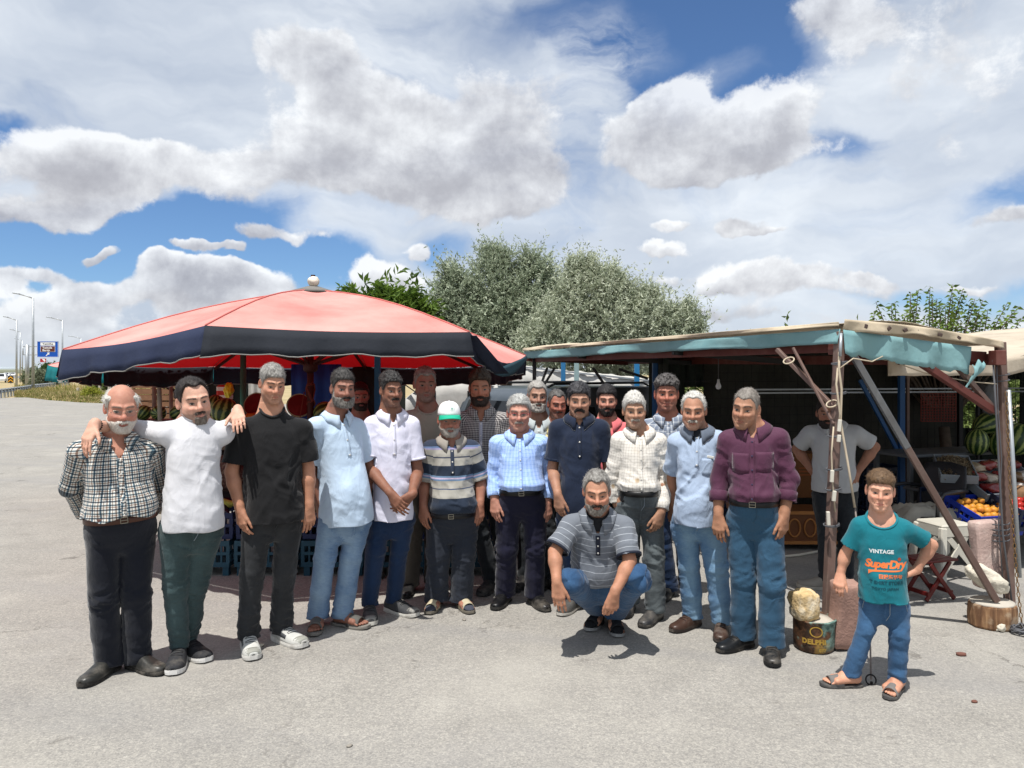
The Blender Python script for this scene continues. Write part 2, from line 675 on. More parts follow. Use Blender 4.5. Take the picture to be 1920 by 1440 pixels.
def limb_uv(P, a, b, r):
	a, b = Vector(a), Vector(b)
	M = frame_to(b - a, Vector((0, -1, 0)))
	X, Y = np3(M.col[0]), np3(M.col[1])
	q = P - np3(a)
	return np.arctan2(q @ X, q @ Y) * r

def head_field(X, Y, Z, h):
	w = h.get('width', 1.05) * .915
	jw = h.get('jaw', 1.05) * .89
	fat = h.get('fat', .4)
	sx_ = h.get('var', 0.0)
	Z = Z * np.where(Z < -.01, 1 / (1 + h.get('len', 0.0)), 1.0) if h.get('len') else Z
	X = X + .004 * sx_ * np.sin(Z * 38 + sx_ * 7) * (Y < 0)
	def ell(c, r):
		q = np.sqrt(((X - c[0]) / r[0]) ** 2 + ((Y - c[1]) / r[1]) ** 2 + ((Z - c[2]) / r[2]) ** 2)
		return (q - 1) * f4(min(r) * 0.55 + sum(r) / 3 * 0.45)

	def cap(a, b, ra, rb=None):
		rb = ra if rb is None else rb
		d = (b[0] - a[0], b[1] - a[1], b[2] - a[2])
		dd = sum(q * q for q in d) + 1e-12
		t = np.clip(((X - a[0]) * d[0] + (Y - a[1]) * d[1] + (Z - a[2]) * d[2]) / f4(dd), 0, 1)
		return np.sqrt((X - a[0] - t * d[0]) ** 2 + (Y - a[1] - t * d[1]) ** 2 + (Z - a[2] - t * d[2]) ** 2) - (f4(ra) + t * f4(rb - ra))

	AX = np.abs(X)

	def capm(a, b, ra, rb=None):
		rb = ra if rb is None else rb
		d = (b[0] - a[0], b[1] - a[1], b[2] - a[2])
		dd = sum(q * q for q in d) + 1e-12
		t = np.clip(((AX - a[0]) * d[0] + (Y - a[1]) * d[1] + (Z - a[2]) * d[2]) / f4(dd), 0, 1)
		return np.sqrt((AX - a[0] - t * d[0]) ** 2 + (Y - a[1] - t * d[1]) ** 2 + (Z - a[2] - t * d[2]) ** 2) - (f4(ra) + t * f4(rb - ra))

	nl = h.get('nose', 1.0)
	F = ell((0, .014, .036), (.074 * w, .096, .086))
	F = smin(F, ell((0, -.030, -.020), (.063 * w, .064, .085)), .03)
	F = smin(F, ell((0, -.030, -.062), (.051 * jw, .056, .054)), .03)
	F = smin(F, capm((.053 * jw, .004, -.050), (.020 * jw, -.068, -.096), .016, .016), .03)
	F = smin(F, cap((-.008, -.077, -.099), (.008, -.077, -.099), .0185), .02)
	F = smin(F, capm((.050 * w, -.052, -.024), (.034, -.074, -.026), .017, .015), .022)
	F = smin(F, capm((.046 * w, -.046, -.052), (.030, -.066, -.060), .012 + .012 * fat, .010 + .010 * fat), .022)
	F = smax(F, -capm((.050 * w, -.078, -.052), (.044, -.082, -.062), .010 * (1 - fat)), .012)
	F = smin(F, capm((.012, -.0925, .023), (.045 * w, -.071, .025), .0105, .0095), .013)
	F = smax(F, -capm((.027, -.108, -.002), (.042, -.097, -.004), .0200), .010)
	F = smin(F, capm((.030, -.0705, -.003), (.034, -.0685, -.003), .0132), .004)
	F = smin(F, cap((0, -.088, .014), (0, -.112 - .006 * (nl - 1), -.027), .0085, .0105), .012)
	F = smin(F, cap((0, -.111 - .010 * (nl - 1), -.030), (0, -.109, -.033), .0115 * nl), .009)
	F = smin(F, capm((.0115 * nl, -.097, -.035), (.0125 * nl, -.092, -.034), .0088 * nl), .007)
	F = smax(F, -capm((.0065, -.104, -.047), (.0075, -.098, -.045), .0038), .004)
	F = smin(F, ell((0, -.072, -.066), (.031, .027, .026)), .016)
	F = smax(F, -capm((.021 * nl, -.103, -.037), (.033, -.088, -.070), .0050, .0045), .007)
	F = smin(F, capm((0, -.1005, -.0605), (.020, -.088, -.064), .0055, .0035), .003)
	F = smin(F, capm((0, -.0995, -.0740), (.018, -.088, -.070), .0072, .0040), .003)
	op = h.get('mouth', 0.0)
	F = smax(F, -capm((0, -.106, -.0672), (.022, -.090, -.0668), .0032 + .004 * op, .0024), .002)
	F = smax(F, -capm((0, -.104, -.086), (.012, -.098, -.086), .005), .008)
	noears = F
	er = h.get('ear', 1.0)
	ex, ey, ez = AX - .077 * w, Y - .016, Z + .004
	ca, sa = math.cos(.42), math.sin(.42)
	lx = ex * ca - ey * sa
	ly = ex * sa + ey * ca
	q = np.sqrt((lx / .0085) ** 2 + (ly / (.0185 * er)) ** 2 + ((ez + ly * .25) / (.0325 * er)) ** 2)
	E = (q - 1) * f4(.010)
	q2 = np.sqrt(((lx - .009) / .0065) ** 2 + ((ly + .003) / (.0105 * er)) ** 2 + ((ez - .003) / (.020 * er)) ** 2)
	E = smax(E, -(q2 - 1) * f4(.008), .004)
	F = smin(F, E, .006)
	return F, noears

def hair_map(X, Y, Z, h, seed):
	AX = np.abs(X)
	hl = h.get('line', .070)
	zh = np.interp(Y, [-.11, -.080, -.062, -.050, -.036, -.022, -.008, .012, .034, .06, .10],
				[hl + .004, hl, hl - .004, hl - .018, .030, .000, .004, .030, -.030, -.058, -.062]).astype(f4)
	rec = h.get('recede', 0.0)
	if rec:
		zh = zh + rec * .05 * np.exp(-((AX - .042) / .020) ** 2) * (Y < -.03)
	m = sst(Z - zh + (vnoise(np.stack([X, Y, Z], -1) * 140 + seed) - .5) * .005, -.001, .008)
	bald = h.get('bald', 0.0)
	if bald:
		dome = sst(Z - (.066 - .035 * (bald - 1)) + np.where(Y > .05, -(Y - .05) * .9, 0), -.006, .012) 
		m = m * (1 - dome)
		m = m * sst(Y, -.050, -.034)
	m = m * (1 - sst(AX, .076, .082) * (Z < .030))
	top, side = h.get('top', .012), h.get('side', .006)
	T = side + (top - side) * sst(Z, .035, .085)
	if 'quiff' in h:
		T = T + h['quiff'] * np.exp(-((Y + .06) / .035) ** 2) * sst(Z, .06, .09)
	if 'parted' in h:
		T = T + .006 * np.sin((X + h['parted']) * 34 + .8) * sst(Z, .05, .09)
	P = np.stack([X * 125, Y * 60, Z * 80], -1) + seed
	st = h.get('rough', .32)
	n = (vnoise(P) - .5) * 1.2 + (vnoise(P * 2.1 + 9) - .5) * .9
	T = T * (1 + st * n)
	T = T + h.get('fuzz', 0.0) * (vnoise(np.stack([X, Y, Z], -1) * 70 + seed * 2) - .4) 
	return (T * m - .0045 * (1 - m)).astype(f4), m

def beard_masks(X, Y, Z, h, seed):
	AX = np.abs(X)
	nz = (vnoise(np.stack([X, Y, Z], -1) * 160 + seed) - .5) * .007
	lip = (AX / .0215) ** 2 + ((Z + .0675) / .0095) ** 2
	lipm = sst(lip, .85, 1.35)
	zc = np.interp(Y, [-.11, -.085, -.06, -.035, -.012, .005], [-.050, -.052, -.052, -.036, .004, .010]).astype(f4)
	bz = sst(zc - Z + nz, -.002, .008) * sst(-Y - np.where(Z < -.04, -.012, .006), -.004, .006) * sst(Z + .128, 0, .01)
	nearmouth = 1 - sst(Z + .056, 0, .006) * (AX < .03)
	full = bz * lipm * np.where(AX < .030, nearmouth, 1)
	chin = full * (1 - sst(AX, .024, .036)) * (Z < -.072)
	mw = h.get('mustw', .031)
	droop = np.clip(AX - .018, 0, .03) * h.get('droop', .35)
	zm = Z + .0525 + droop
	must = sst(.0078 * h.get('musth', 1.0) - np.abs(zm) + nz * .6, -.001, .004) * (1 - sst(AX, mw - .006, mw + .001)) * (Y < -.07)
	return full.astype(f4), chin.astype(f4), must.astype(f4)

def hair_color(P, c1, c2, mixn, seed):
	n = vnoise(np.stack([P[:, 0] * 190, P[:, 1] * 90, P[:, 2] * 90], -1) + seed)
	n2 = vnoise(P * 45 + seed * 3)
	f = np.clip((n - .5) * .9 + (n2 - .5) * .6 + mixn, 0, 1)[:, None]
	return np.array(c1, dtype=f4) * (1 - f) + np.array(c2, dtype=f4) * f

def add_hand(G, w, d, n, thumb_sign, hs=1.0, curl=(.25, .3, .25), spread=.05, thumb=(.62, .12), tcurl=.25):
	d = Vector(d).normalized()
	n = Vector(n)
	n = (n - d * n.dot(d)).normalized()
	s = d.cross(n) * thumb_sign
	w = Vector(w)
	off = [.031, .0105, -.010, -.029]
	fwd = [.090, .094, .090, .081]
	lens = [(.042, .026, .021), (.047, .029, .022), (.044, .027, .021), (.034, .021, .019)]
	G.cap(w - d * .02 * hs, w + d * .045 * hs, .0235 * hs, .021 * hs, .02)
	kn = []
	for i in range(4):
		k = w + (d * fwd[i] + s * off[i] - n * .002) * hs
		kn.append(k)
		G.cap(w + (d * .02 + s * off[i] * .62) * hs, k, .0150 * hs, .0118 * hs, .014)
	G.cap(w + (d * .022 + s * .018 + n * .006) * hs, w + (d * .062 + s * .034 + n * .006) * hs, .0165 * hs, .0125 * hs, .012)
	tips = []
	for i in range(4):
		p = kn[i]
		ang = 0.0
		sp = spread * (1.2 - i * .8)
		rr = .0088 if i < 3 else .0078
		for j in range(3):
			ang += curl[j] * (1.0 + .18 * i)
			dj = (d * math.cos(ang) + n * math.sin(ang) + s * sp).normalized()
			q = p + dj * lens[i][j] * hs
			G.cap(p, q, rr * hs * (1 - .08 * j), rr * hs * (.93 - .09 * j), .0045 if j else .007)
			p = q
		tips.append(p)
	p = w + (d * .030 + s * .026) * hs
	a = thumb[0]
	td = (d * math.cos(a) + s * math.sin(a) + n * thumb[1]).normalized()
	for j, (ln, r0, r1) in enumerate(((.042, .0135, .0112), (.032, .0108, .0098), (.026, .0098, .0078))):
		q = p + td * ln * hs
		G.cap(p, q, r0 * hs, r1 * hs, .008 if j == 0 else .004)
		p = q
		td = (td + (d - s * .55 + n * .4) * tcurl).normalized()
	return tips

def add_foot(G, ankle, f, fs, lift, slim=0.0):
	f = Vector((f[0], f[1], 0)).normalized()
	s = Vector((f.y, -f.x, 0))
	a = Vector(ankle)
	base = Vector((a.x, a.y, lift))
	heel = base - f * .035 * fs + Vector((0, 0, .030))
	ball = base + f * .115 * fs + Vector((0, 0, .024))
	G.cap(a, heel, .036 * fs, .029 * fs, .02)
	if not slim:
		G.cap(a, base + f * .06 * fs + Vector((0, 0, .045 - slim)), (.034 - slim * .4) * fs, (.028 - slim) * fs, .03 - slim)
	for q in (-.028, 0, .028):
		G.cap(heel + s * q * .4, ball + s * q * (1.05 - slim * 20) - Vector((0, 0, slim * .5)), (.026 - slim * .4) * fs, (.021 - slim * .5) * fs, .02 - slim)
	inn = 1 if True else -1
	return base, f, s

def add_toes(G, base, f, s, fs, big):
	big *= 1
	for i in range(5):
		o = (.036 - i * .0175) * big * fs
		r = (.0135, .0098, .0092, .0088, .0085)[i] * fs
		ln = (.060, .062, .055, .046, .036)[i] * fs
		a = base + f * .115 * fs + s * o + Vector((0, 0, .017))
		b = base + f * (.115 * fs + ln) + s * o * 1.08 + Vector((0, 0, .011))
		G.cap(a, b, r, r * .92, .004 if i else .005)

SHOE_T = [0, .03, .10, .22, .36, .50, .64, .76, .86, .93, .98, 1.0]

def shoe_meshes(ankle, f, fs, kind, big):
	f = Vector((f[0], f[1], 0)).normalized()
	s = Vector((f.y, -f.x, 0))
	base = Vector((ankle[0], ankle[1], 0))
	L = (.285 if kind != 'sneaker' else .30) * fs
	back = .075 * fs
	if kind == 'sneaker':
		W = [.010, .026, .035, .038, .040, .045, .049, .050, .047, .039, .025, .008]
		Hh = [.060, .080, .092, .098, .098, .088, .070, .060, .054, .048, .040, .030]
		z0 = .022
	else:
		W = [.010, .024, .033, .036, .036, .040, .045, .045, .041, .033, .021, .006]
		Hh = [.052, .070, .078, .086, .092, .084, .066, .055, .049, .043, .034, .024]
		z0 = .016
	V, Fq = [], []
	n = 17
	for i, t in enumerate(SHOE_T):
		c = base + f * (t * L - back) + s * (big * .010 * math.sin(max(t - .45, 0) * 2.6) * fs)
		hh = (Hh[i] - z0) * fs * (1 if kind == 'sneaker' else .98)
		spring = .010 * max(t - .75, 0) / .25 * fs
		for k in range(n):
			a = math.pi * k / (n - 1)
			x = math.copysign(abs(math.cos(a)) ** .62, math.cos(a)) * W[i] * fs
			z = abs(math.sin(a)) ** .80 * hh
			V.append(c + s * x + Vector((0, 0, z0 * fs + spring + z)))
	m = len(SHOE_T)
	for i in range(m - 1):
		for k in range(n - 1):
			a = i * n + k
			Fq.append((a, a + 1, a + n + 1, a + n))
	up = (np.array([tuple(v) for v in V], dtype=f4), np.array(Fq, dtype=np.int32))
	V2, F2 = [], []
	for i, t in enumerate(SHOE_T):
		c = base + f * (t * (L + .008) - back - .004) + s * (big * .010 * math.sin(max(t - .45, 0) * 2.6) * fs)
		w = (W[i] + .0045) * fs if 0 < i < m - 1 else (W[i] + .012) * fs
		spring = .010 * max(t - .75, 0) / .25 * fs
		arch = .008 * math.exp(-((t - .38) / .11) ** 2) if kind == 'leather' else 0.0
		top = (z0 + .004 + (.006 if (kind == 'sneaker' and t < .3) else 0)) * fs + spring
		bot = spring + (arch + .001) * fs
		for x, z in ((-w, top), (-w * 1.02, (top + bot) / 2), (-w * .97, bot), (w * .97, bot), (w * 1.02, (top + bot) / 2), (w, top)):
			V2.append(c + s * x + Vector((0, 0, z)))
	for i in range(m - 1):
		for k in range(6):
			a, b = i * 6 + k, i * 6 + (k + 1) % 6
			F2.append((a, b, b + 6, a + 6))
	F2.append((0, 1, 4, 5))
	F2.append((1, 2, 3, 4))
	e = (m - 1) * 6
	F2.append((e + 5, e + 4, e + 1, e))
	F2.append((e + 4, e + 3, e + 2, e + 1))
	so = (np.array([tuple(v) for v in V2], dtype=f4), np.array(F2, dtype=np.int32))

	def top_at(t, side=0.0, off=0.0):
		hh = np.interp(t, SHOE_T, Hh) * fs + .010 * max(t - .75, 0) / .25 * fs
		w = np.interp(t, SHOE_T, W) * fs + off * abs(side)
		zz = z0 * fs + (hh - z0 * fs) * max(1 - abs(side) ** 3.23, 0.0) ** .4
		return base + f * (t * L - back + off * (1 if t > .78 else 0)) + s * (side * w + big * .010 * math.sin(max(t - .45, 0) * 2.6) * fs) + Vector((0, 0, zz + off * (1 - abs(side) * .5)))
	return up, so, top_at, f, s

TT = np.array([-.30, -.22, -.12, 0, .15, .32, .50, .68, .82, .91, .97, 1.03, 1.10], dtype=f4)
HW = np.array([.03, .080, .138, .153, .145, .141, .150, .157, .143, .102, .070, .058, .052], dtype=f4)
FD = np.array([.03, .056, .082, .094, .098, .100, .106, .111, .095, .070, .052, .046, .040], dtype=f4)
BD = np.array([.04, .075, .115, .122, .100, .092, .100, .106, .104, .092, .076, .064, .056], dtype=f4)

class Body:

	def __init__(s, q):
		s.q = q
		d = q['d']
		hcx, htop, hchin = q['head']
		sc = q.get('size', 1.0)
		s.sc = sc
		hy = d + q.get('hd', -.02)
		top, chin = PX(hcx, htop, hy), PX(hcx + q.get('chinx', 0), hchin, hy)
		s.hs = min(max((top.z - chin.z) / .262, .78), 1.08) if 'hs' not in q else q['hs']
		H = q.get('H', top.z)
		s.H = H
		cx = (top.x + chin.x) / 2
		bx = PX(q['bx'], 697, d).x if 'bx' in q else cx
		s.org = Vector((bx, d, 0.0))

		phi = math.atan2(s.org.x, s.org.y)
		s.phi = phi
		tt = math.tan(R(q.get('tyaw', 0)) - phi) * .8
		pxc = 960 + s.org.x / d * FPX

		def jp(v, dflt, turn=True):
			if v is None:
				return dflt
			dd = (v[0] - pxc) / FPX * d * tt if turn else 0.0
			return PX(v[0], v[1], d + dd + (v[2] if len(v) > 2 else 0.0)) - s.org
		hw = q.get('shw', .178) * sc
		yaw = R(q.get('tyaw', 0)) - phi
		cr, sr = math.cos(yaw), math.sin(yaw)

		def lr(x, y, z):
			return Vector((x * cr - y * sr, x * sr + y * cr, z))
		dsh = [lr(-hw, .0, H * .805), lr(hw, .0, H * .805)]
		dhp = [lr(-.088 * sc, .01, H * .505), lr(.088 * sc, .01, H * .505)]
		g = lambda k, i: (q[k][i] if k in q and q[k] is not None else None)
		s.sh = [jp(g('sh', i), dsh[i]) for i in (0, 1)]
		s.hip = [jp(g('hip', i), dhp[i]) for i in (0, 1)]
		ua, fa = .165 * H, .150 * H
		s.el, s.wr, s.toe, s.ank, s.kn, s.fdir = [], [], [], [], [], []
		for i in (0, 1):
			sg = -1 if i == 0 else 1
			el = jp(g('el', i), s.sh[i] + lr(sg * .035, .02, -ua))
			wr = jp(g('wr', i), el + lr(sg * .005, -.05, -fa))
			s.el.append(el)
			s.wr.append(wr)
			t = g('toe', i)
			fs = q.get('fs', 1.0) * sc
			if t is not None:
				gd = GD(t[1])
				tip = PX(t[0], t[1], gd) - s.org
				hd = R(t[2]) - phi
			else:
				hd = yaw + sg * R(14)
				f = Vector((math.sin(hd), -math.cos(hd), 0))
				tip = lr(sg * .10 * sc, .0, 0) + f * .20 * fs
			f = Vector((math.sin(hd), -math.cos(hd), 0))
			an = tip - f * .208 * fs
			an.z = q.get('anz', .085) * sc
			s.fdir.append(f)
			s.toe.append(tip)
			s.ank.append(an)
			mid = (s.hip[i] + an) / 2
			kz = H * .275
			fr = (s.hip[i].z - kz) / max(s.hip[i].z - an.z, .01)
			dk = s.hip[i].lerp(an, fr) + Vector((0, -.025, 0))
			s.kn.append(jp(g('kn', i), dk, False) + (Vector((0, dk.y, 0)) if g('kn', i) is not None and len(g('kn', i)) < 3 else Vector((0, 0, 0))))
		s.pel = (s.hip[0] + s.hip[1]) / 2
		s.neck = (s.sh[0] + s.sh[1]) / 2 + Vector((0, .0, .090 * sc * (H / 1.7 if sc == 1 else 1)))
		up = (s.neck - s.pel)
		s.L = up.length
		Z = up.normalized()
		X = (s.sh[1] - s.sh[0])
		X = (X - Z * X.dot(Z)).normalized()
		Y = Z.cross(X)
		s.M = Matrix((X, Y, Z)).transposed()
		s.X, s.Y, s.Z = np3(X), np3(Y), np3(Z)
		s.hM = Matrix.Rotation(R(q.get('yaw', 0)) - phi, 3, 'Z') @ Matrix.Rotation(R(q.get('pitch', 4)), 3, 'X') @ Matrix.Rotation(R(q.get('roll', 0)), 3, 'Y')
		ctop = Vector((cx, hy, (top.z + chin.z) / 2)) - s.org
		s.hc = ctop - s.hM @ Vector((0, -.025 * s.hs, .003 * s.hs))
		hq = q.get('hair', {})
		tz = .1405 if q.get('cap') else .122 + (0 if hq.get('bald') or hq.get('none') else hq.get('top', .012) * .9 + hq.get('quiff', 0) * .5)
		for _ in range(4):
			def pr(v):
				w_ = s.org + s.hc + s.hM @ (Vector(v) * s.hs)
				return 960 + w_.x / w_.y * FPX, 697 - (w_.z - EYE) / w_.y * FPX
			ty = min(pr((0, yy_, tz - abs(yy_ - .014) * .35))[1] for yy_ in (-.05, -.02, .014, .05))
			cy_ = pr((0, -.078, -.119))[1]
			mx = pr((0, -.03, .0))[0]
			if 'hs' not in q:
				s.hs *= min(max((hchin - htop) / (cy_ - ty), .9), 1.1)
				s.hs = min(max(s.hs, .74), 1.12)
			s.hc.z += ((ty + cy_) / 2 - (htop + hchin) / 2) / FPX * hy
			s.hc.x += (hcx - mx) / FPX * hy
		w = (s.sh[1] - s.sh[0]).length / 2 / .178
		s.wsc = min(max(w, .62), 1.12)

	def local(s, P):
		q = P - np3(s.pel)
		return q @ s.X, q @ s.Y, q @ s.Z

	def profile(s, t, ease=0.0, hang=False):
		q = s.q
		b = q.get('belly', .0) * s.sc
		ws = s.wsc
		wx = q.get('waist', 0.0) * s.sc
		tt = TT
		bump = np.exp(-((tt - .20) / .26) ** 2)
		hw = HW * ws + wx * np.exp(-((tt - .15) / .30) ** 2)
		fd = FD * s.sc * q.get('depth', 1.0) + b * bump
		bd = BD * s.sc * q.get('depth', 1.0) + wx * .3 * bump
		if hang:
			hw = np.maximum(np.maximum.accumulate(hw[::-1])[::-1] * .93, hw)
			fd = np.maximum(np.maximum.accumulate((fd)[::-1])[::-1] * .985, fd)
			bd = np.maximum.accumulate(bd[::-1])[::-1]
			low = .012 * np.clip((.45 - tt) / .4, 0, 1)
			hw, fd, bd = hw + low, fd + low, bd + low
		return (np.interp(t, tt, hw) + ease).astype(f4), (np.interp(t, tt, fd) + ease).astype(f4), (np.interp(t, tt, bd) + ease).astype(f4)

	def torso_at(s, P, ease=0.0, hang=False, tmin=-.30):
		x, y, z = s.local(P)
		t = z / s.L
		hw, fd, bd = s.profile(t, ease, hang)
		dp = np.where(y < 0, fd, bd)
		n = 2.35
		q = ((np.abs(x) / hw) ** n + (np.abs(y) / dp) ** n) ** (1 / n)
		r = np.sqrt(x * x + y * y)
		v = np.where(q > 1e-4, r * (1 - 1 / np.maximum(q, 1e-4)), -hw)
		v = np.maximum(v, -np.minimum(hw, dp))
		v = np.maximum(v, (tmin * s.L - z))
		v = np.maximum(v, z - 1.10 * s.L)
		return v.astype(f4)

	def put_torso(s, G, ease, k, hang=False, tmin=-.30, tmax=1.10):
		c = [s.pel + s.M @ Vector((x * .34, y * .36, t * s.L)) for x in (-1, 1) for y in (-1, 1) for t in (tmin, tmax)]
		lo = np.min([tuple(v) for v in c], axis=0)
		hi = np.max([tuple(v) for v in c], axis=0)
		sl = G.block(lo, hi)
		x, y, z = G.coords(sl)
		shp = G.F[sl].shape
		P = np.stack([np.broadcast_to(x, shp).ravel(), np.broadcast_to(y, shp).ravel(), np.broadcast_to(z, shp).ravel()], -1)
		v = s.torso_at(P, ease, hang, tmin).reshape(shp)
		G.put(sl, v, k)
def skin_material():
	m = mat('skin', attr=True, rough=0.60, var=0.09, vscale=38, bump=0.55, bscale=150, spec=0.34, bdist=0.0022)
	b = m.node_tree.nodes['Principled BSDF']
	b.inputs['Subsurface Weight'].default_value = 0.06
	b.inputs['Subsurface Radius'].default_value = (0.012, 0.004, 0.002)
	b.inputs['Subsurface Scale'].default_value = 1.0
	return m

SKIN = skin_material()
HAIRM = mat('hair_strands', attr=True, rough=0.6, var=0.10, vscale=260, bump=0.5, bscale=420, spec=0.3, bdist=0.002)
EYEM = mat('eye', attr=True, rough=0.18, var=0.0, spec=0.5)
BTN = mat('button', '#d8d4cc', rough=0.35, var=0.05)

def uvmat(name, fn, rough=0.85, bump=0.25, bscale=900, wrinkle=0.35, sheen=0.15, wscale=7.0, spec=0.2, fade=None):
	if name in MATS:
		return MATS[name]
	m = bpy.data.materials.new(name)
	m.use_nodes = True
	t = NT(m.node_tree)
	b = t.n['Principled BSDF']
	uvn = t.new('ShaderNodeUVMap', uv_map='UVMap')
	uv = uvn.outputs[0]
	tc = t.new('ShaderNodeTexCoord')
	ob = tc.outputs['Object']
	base = fn(t, uv, ob)
	n = t.noise(ob, 5.0, 4.0, 0.6)
	f = t.math('ADD', t.math('MULTIPLY', n, 0.22), 0.89)
	base = t.mix(1.0, base, t.comb(f, f, f), 'MULTIPLY')
	t.val(b.inputs['Base Color'], base)
	b.inputs['Roughness'].default_value = rough
	b.inputs['Specular IOR Level'].default_value = spec
	b.inputs['Sheen Weight'].default_value = sheen
	h1 = t.noise(uv, bscale, 2.0, 0.5, '2D')
	mp = t.new('ShaderNodeMapping')
	t.link(ob, mp.inputs['Vector'])
	mp.inputs['Scale'].default_value = (1.0, 1.0, 0.55)
	mp.inputs['Rotation'].default_value = (0, R(28), 0)
	h2 = t.noise(mp.outputs[0], wscale * 2.2, 3.0, 0.45, '3D', 0.7)
	h2 = t.math('ABSOLUTE', t.math('SUBTRACT', h2, 0.5))
	b1 = t.new('ShaderNodeBump')
	b1.inputs['Strength'].default_value = bump
	b1.inputs['Distance'].default_value = 0.0012
	t.link(h1, b1.inputs['Height'])
	b2 = t.new('ShaderNodeBump')
	b2.inputs['Strength'].default_value = min(wrinkle * .9, 1.0)
	b2.inputs['Distance'].default_value = 0.030
	b2.invert = True
	t.link(h2, b2.inputs['Height'])
	t.link(b1.outputs[0], b2.inputs['Normal'])
	t.link(b2.outputs[0], b.inputs['Normal'])
	MATS[name] = m
	return m

def plain(c, mott=0.0, c2=None):
	def fn(t, uv, ob):
		if not mott:
			r = t.new('ShaderNodeRGB')
			r.outputs[0].default_value = (*lin(c), 1)
			return r.outputs[0]
		n = t.noise(uv, 420, 3.0, 0.7, '2D')
		return t.mix(t.sstep(n, 0.5 - .22, 0.5 + .22), (*lin(c), 1), (*lin(c2), 1))
	return fn

def denim(c, c2, worn=0.5):
	def fn(t, uv, ob):
		u, v, _ = t.sep(uv)
		n = t.noise(t.comb(t.math('MULTIPLY', u, 900), t.math('MULTIPLY', v, 260), 0), 1.0, 2.0, 0.6, '2D')
		n2 = t.noise(ob, 5.5, 5.0, 0.62)
		n3 = t.noise(t.comb(t.math('MULTIPLY', u, 26), t.math('MULTIPLY', v, 90), 0), 1.0, 3.0, 0.6, '2D', 0.5)
		front = t.math('MULTIPLY', t.math('SUBTRACT', 1.0, t.math('MULTIPLY', t.math('ABSOLUTE', u), 12.0)), 1.0, clamp=True)
		f = t.math('ADD', t.math('MULTIPLY', front, 0.42 * worn), t.math('MULTIPLY', t.math('SUBTRACT', n2, .5), 1.5 * worn))
		f = t.math('ADD', f, t.math('MULTIPLY', t.math('SUBTRACT', n3, .5), .5 * worn))
		f = t.math('ADD', f, t.math('ADD', t.math('MULTIPLY', t.math('SUBTRACT', n, .5), .55), .30), clamp=True)
		return t.mix(f, (*lin(c), 1), (*lin(c2), 1))
	return fn

def stripes(stops, period, axis=1, off=0.0):
	def fn(t, uv, ob):
		s = t.sep(uv)[axis]
		f = t.math('FRACT', t.math('ADD', t.math('DIVIDE', s, period), off + 40.0))
		return t.ramp(f, [(p, lin(c)) for p, c in stops], 'CONSTANT')
	return fn

def plaid(su, pu, sv, pv, mode='MULTIPLY', fac=1.0):
	def fn(t, uv, ob):
		a = stripes(su, pu, 0)(t, uv, ob)
		b = stripes(sv, pv, 1)(t, uv, ob)
		return t.mix(fac, a, b, mode)
	return fn

def drape(P, N, u, v, seed, amp, layers):
	D = np.zeros(len(P), dtype=f4)
	for ang, hi, lo, w in layers:
		ca, sa = math.cos(ang), math.sin(ang)
		a = (u * ca + v * sa) * hi
		b = (-u * sa + v * ca) * lo
		wv = vnoise(np.stack([u * 5 + seed, v * 5, np.full_like(u, seed)], -1))
		n = vnoise(np.stack([a + wv * 1.6, b, np.full_like(a, seed * 1.7 + ang)], -1))
		r = 1 - np.abs(2 * n - 1)
		D += w * (r ** 1.6 - .40)
	M_ = .45 + 1.3 * sst(vnoise(np.stack([u * 7 + 3, v * 6 + seed * .7, np.full_like(u, seed * .3)], -1)), .25, .75)
	return P + N * np.clip(D * amp * M_, -.0045, .013)[:, None]

def cloth_object(name, V, Q, lab, uvf, mt, parent, thick=.004):
	nl = max(uvf.keys()) + 1
	U = np.zeros((nl, len(V), 2), dtype=f4)
	for k, f in uvf.items():
		a, b = f(V)
		U[k, :, 0], U[k, :, 1] = a, b
	fl = lab[Q[:, 0]]
	uv = U[fl[:, None], Q]
	o = mesh_np(name, V, Q, mt, parent, uv=uv.reshape(-1, 2))
	if thick:
		md = o.modifiers.new('hem', 'SOLIDIFY')
		md.thickness = thick
		md.offset = -1
		md.use_rim_only = True
	return o

def cut_open(V, Q, lab, cfun):
	c = cfun(V, lab)
	keep = ~(c[Q] > 0).all(axis=1)
	Q = Q[keep]
	V, Q, lab, c = compact(V, Q, lab, c)
	e = 1e-3
	for _ in range(2):
		m = c > 0
		if not m.any():
			break
		P = V[m]
		l = lab[m]
		g = np.stack([cfun(P + np.array(d, dtype=f4) * e, l) - c[m] for d in ((1, 0, 0), (0, 1, 0), (0, 0, 1))], -1) / e
		gg = np.maximum((g * g).sum(1), .25)
		V[m] = P - g * (c[m] / gg)[:, None]
		c[m] = cfun(V[m], l)
	return V, Q, lab

def bvh_of(V, Q):
	return BVHTree.FromPolygons([tuple(v) for v in V.tolist()], [tuple(q) for q in Q.tolist()])

def strip_mesh(name, rows, mt, parent, thick=.003, closed=False, smooth=True, subsurf=0):
	n = len(rows[0])
	V = [tuple(p) for r in rows for p in r]
	F = []
	for i in range(len(rows) - 1):
		for k in range(n if closed else n - 1):
			a, b = i * n + k, i * n + (k + 1) % n
			F.append((a, b, b + n, a + n))
	F = np.array(F, dtype=np.int32)
	uv = np.zeros((len(F), 4, 2), dtype=f4)
	VV = np.array(V, dtype=f4)
	uv[:, :, 0] = VV[F][:, :, 0]
	uv[:, :, 1] = VV[F][:, :, 2]
	o = mesh_np(name, VV, F, mt, parent, smooth=smooth, uv=uv.reshape(-1, 2))
	if thick:
		md = o.modifiers.new('thickness', 'SOLIDIFY')
		md.thickness = thick
		md.offset = 0
	return o

PEOPLE = []

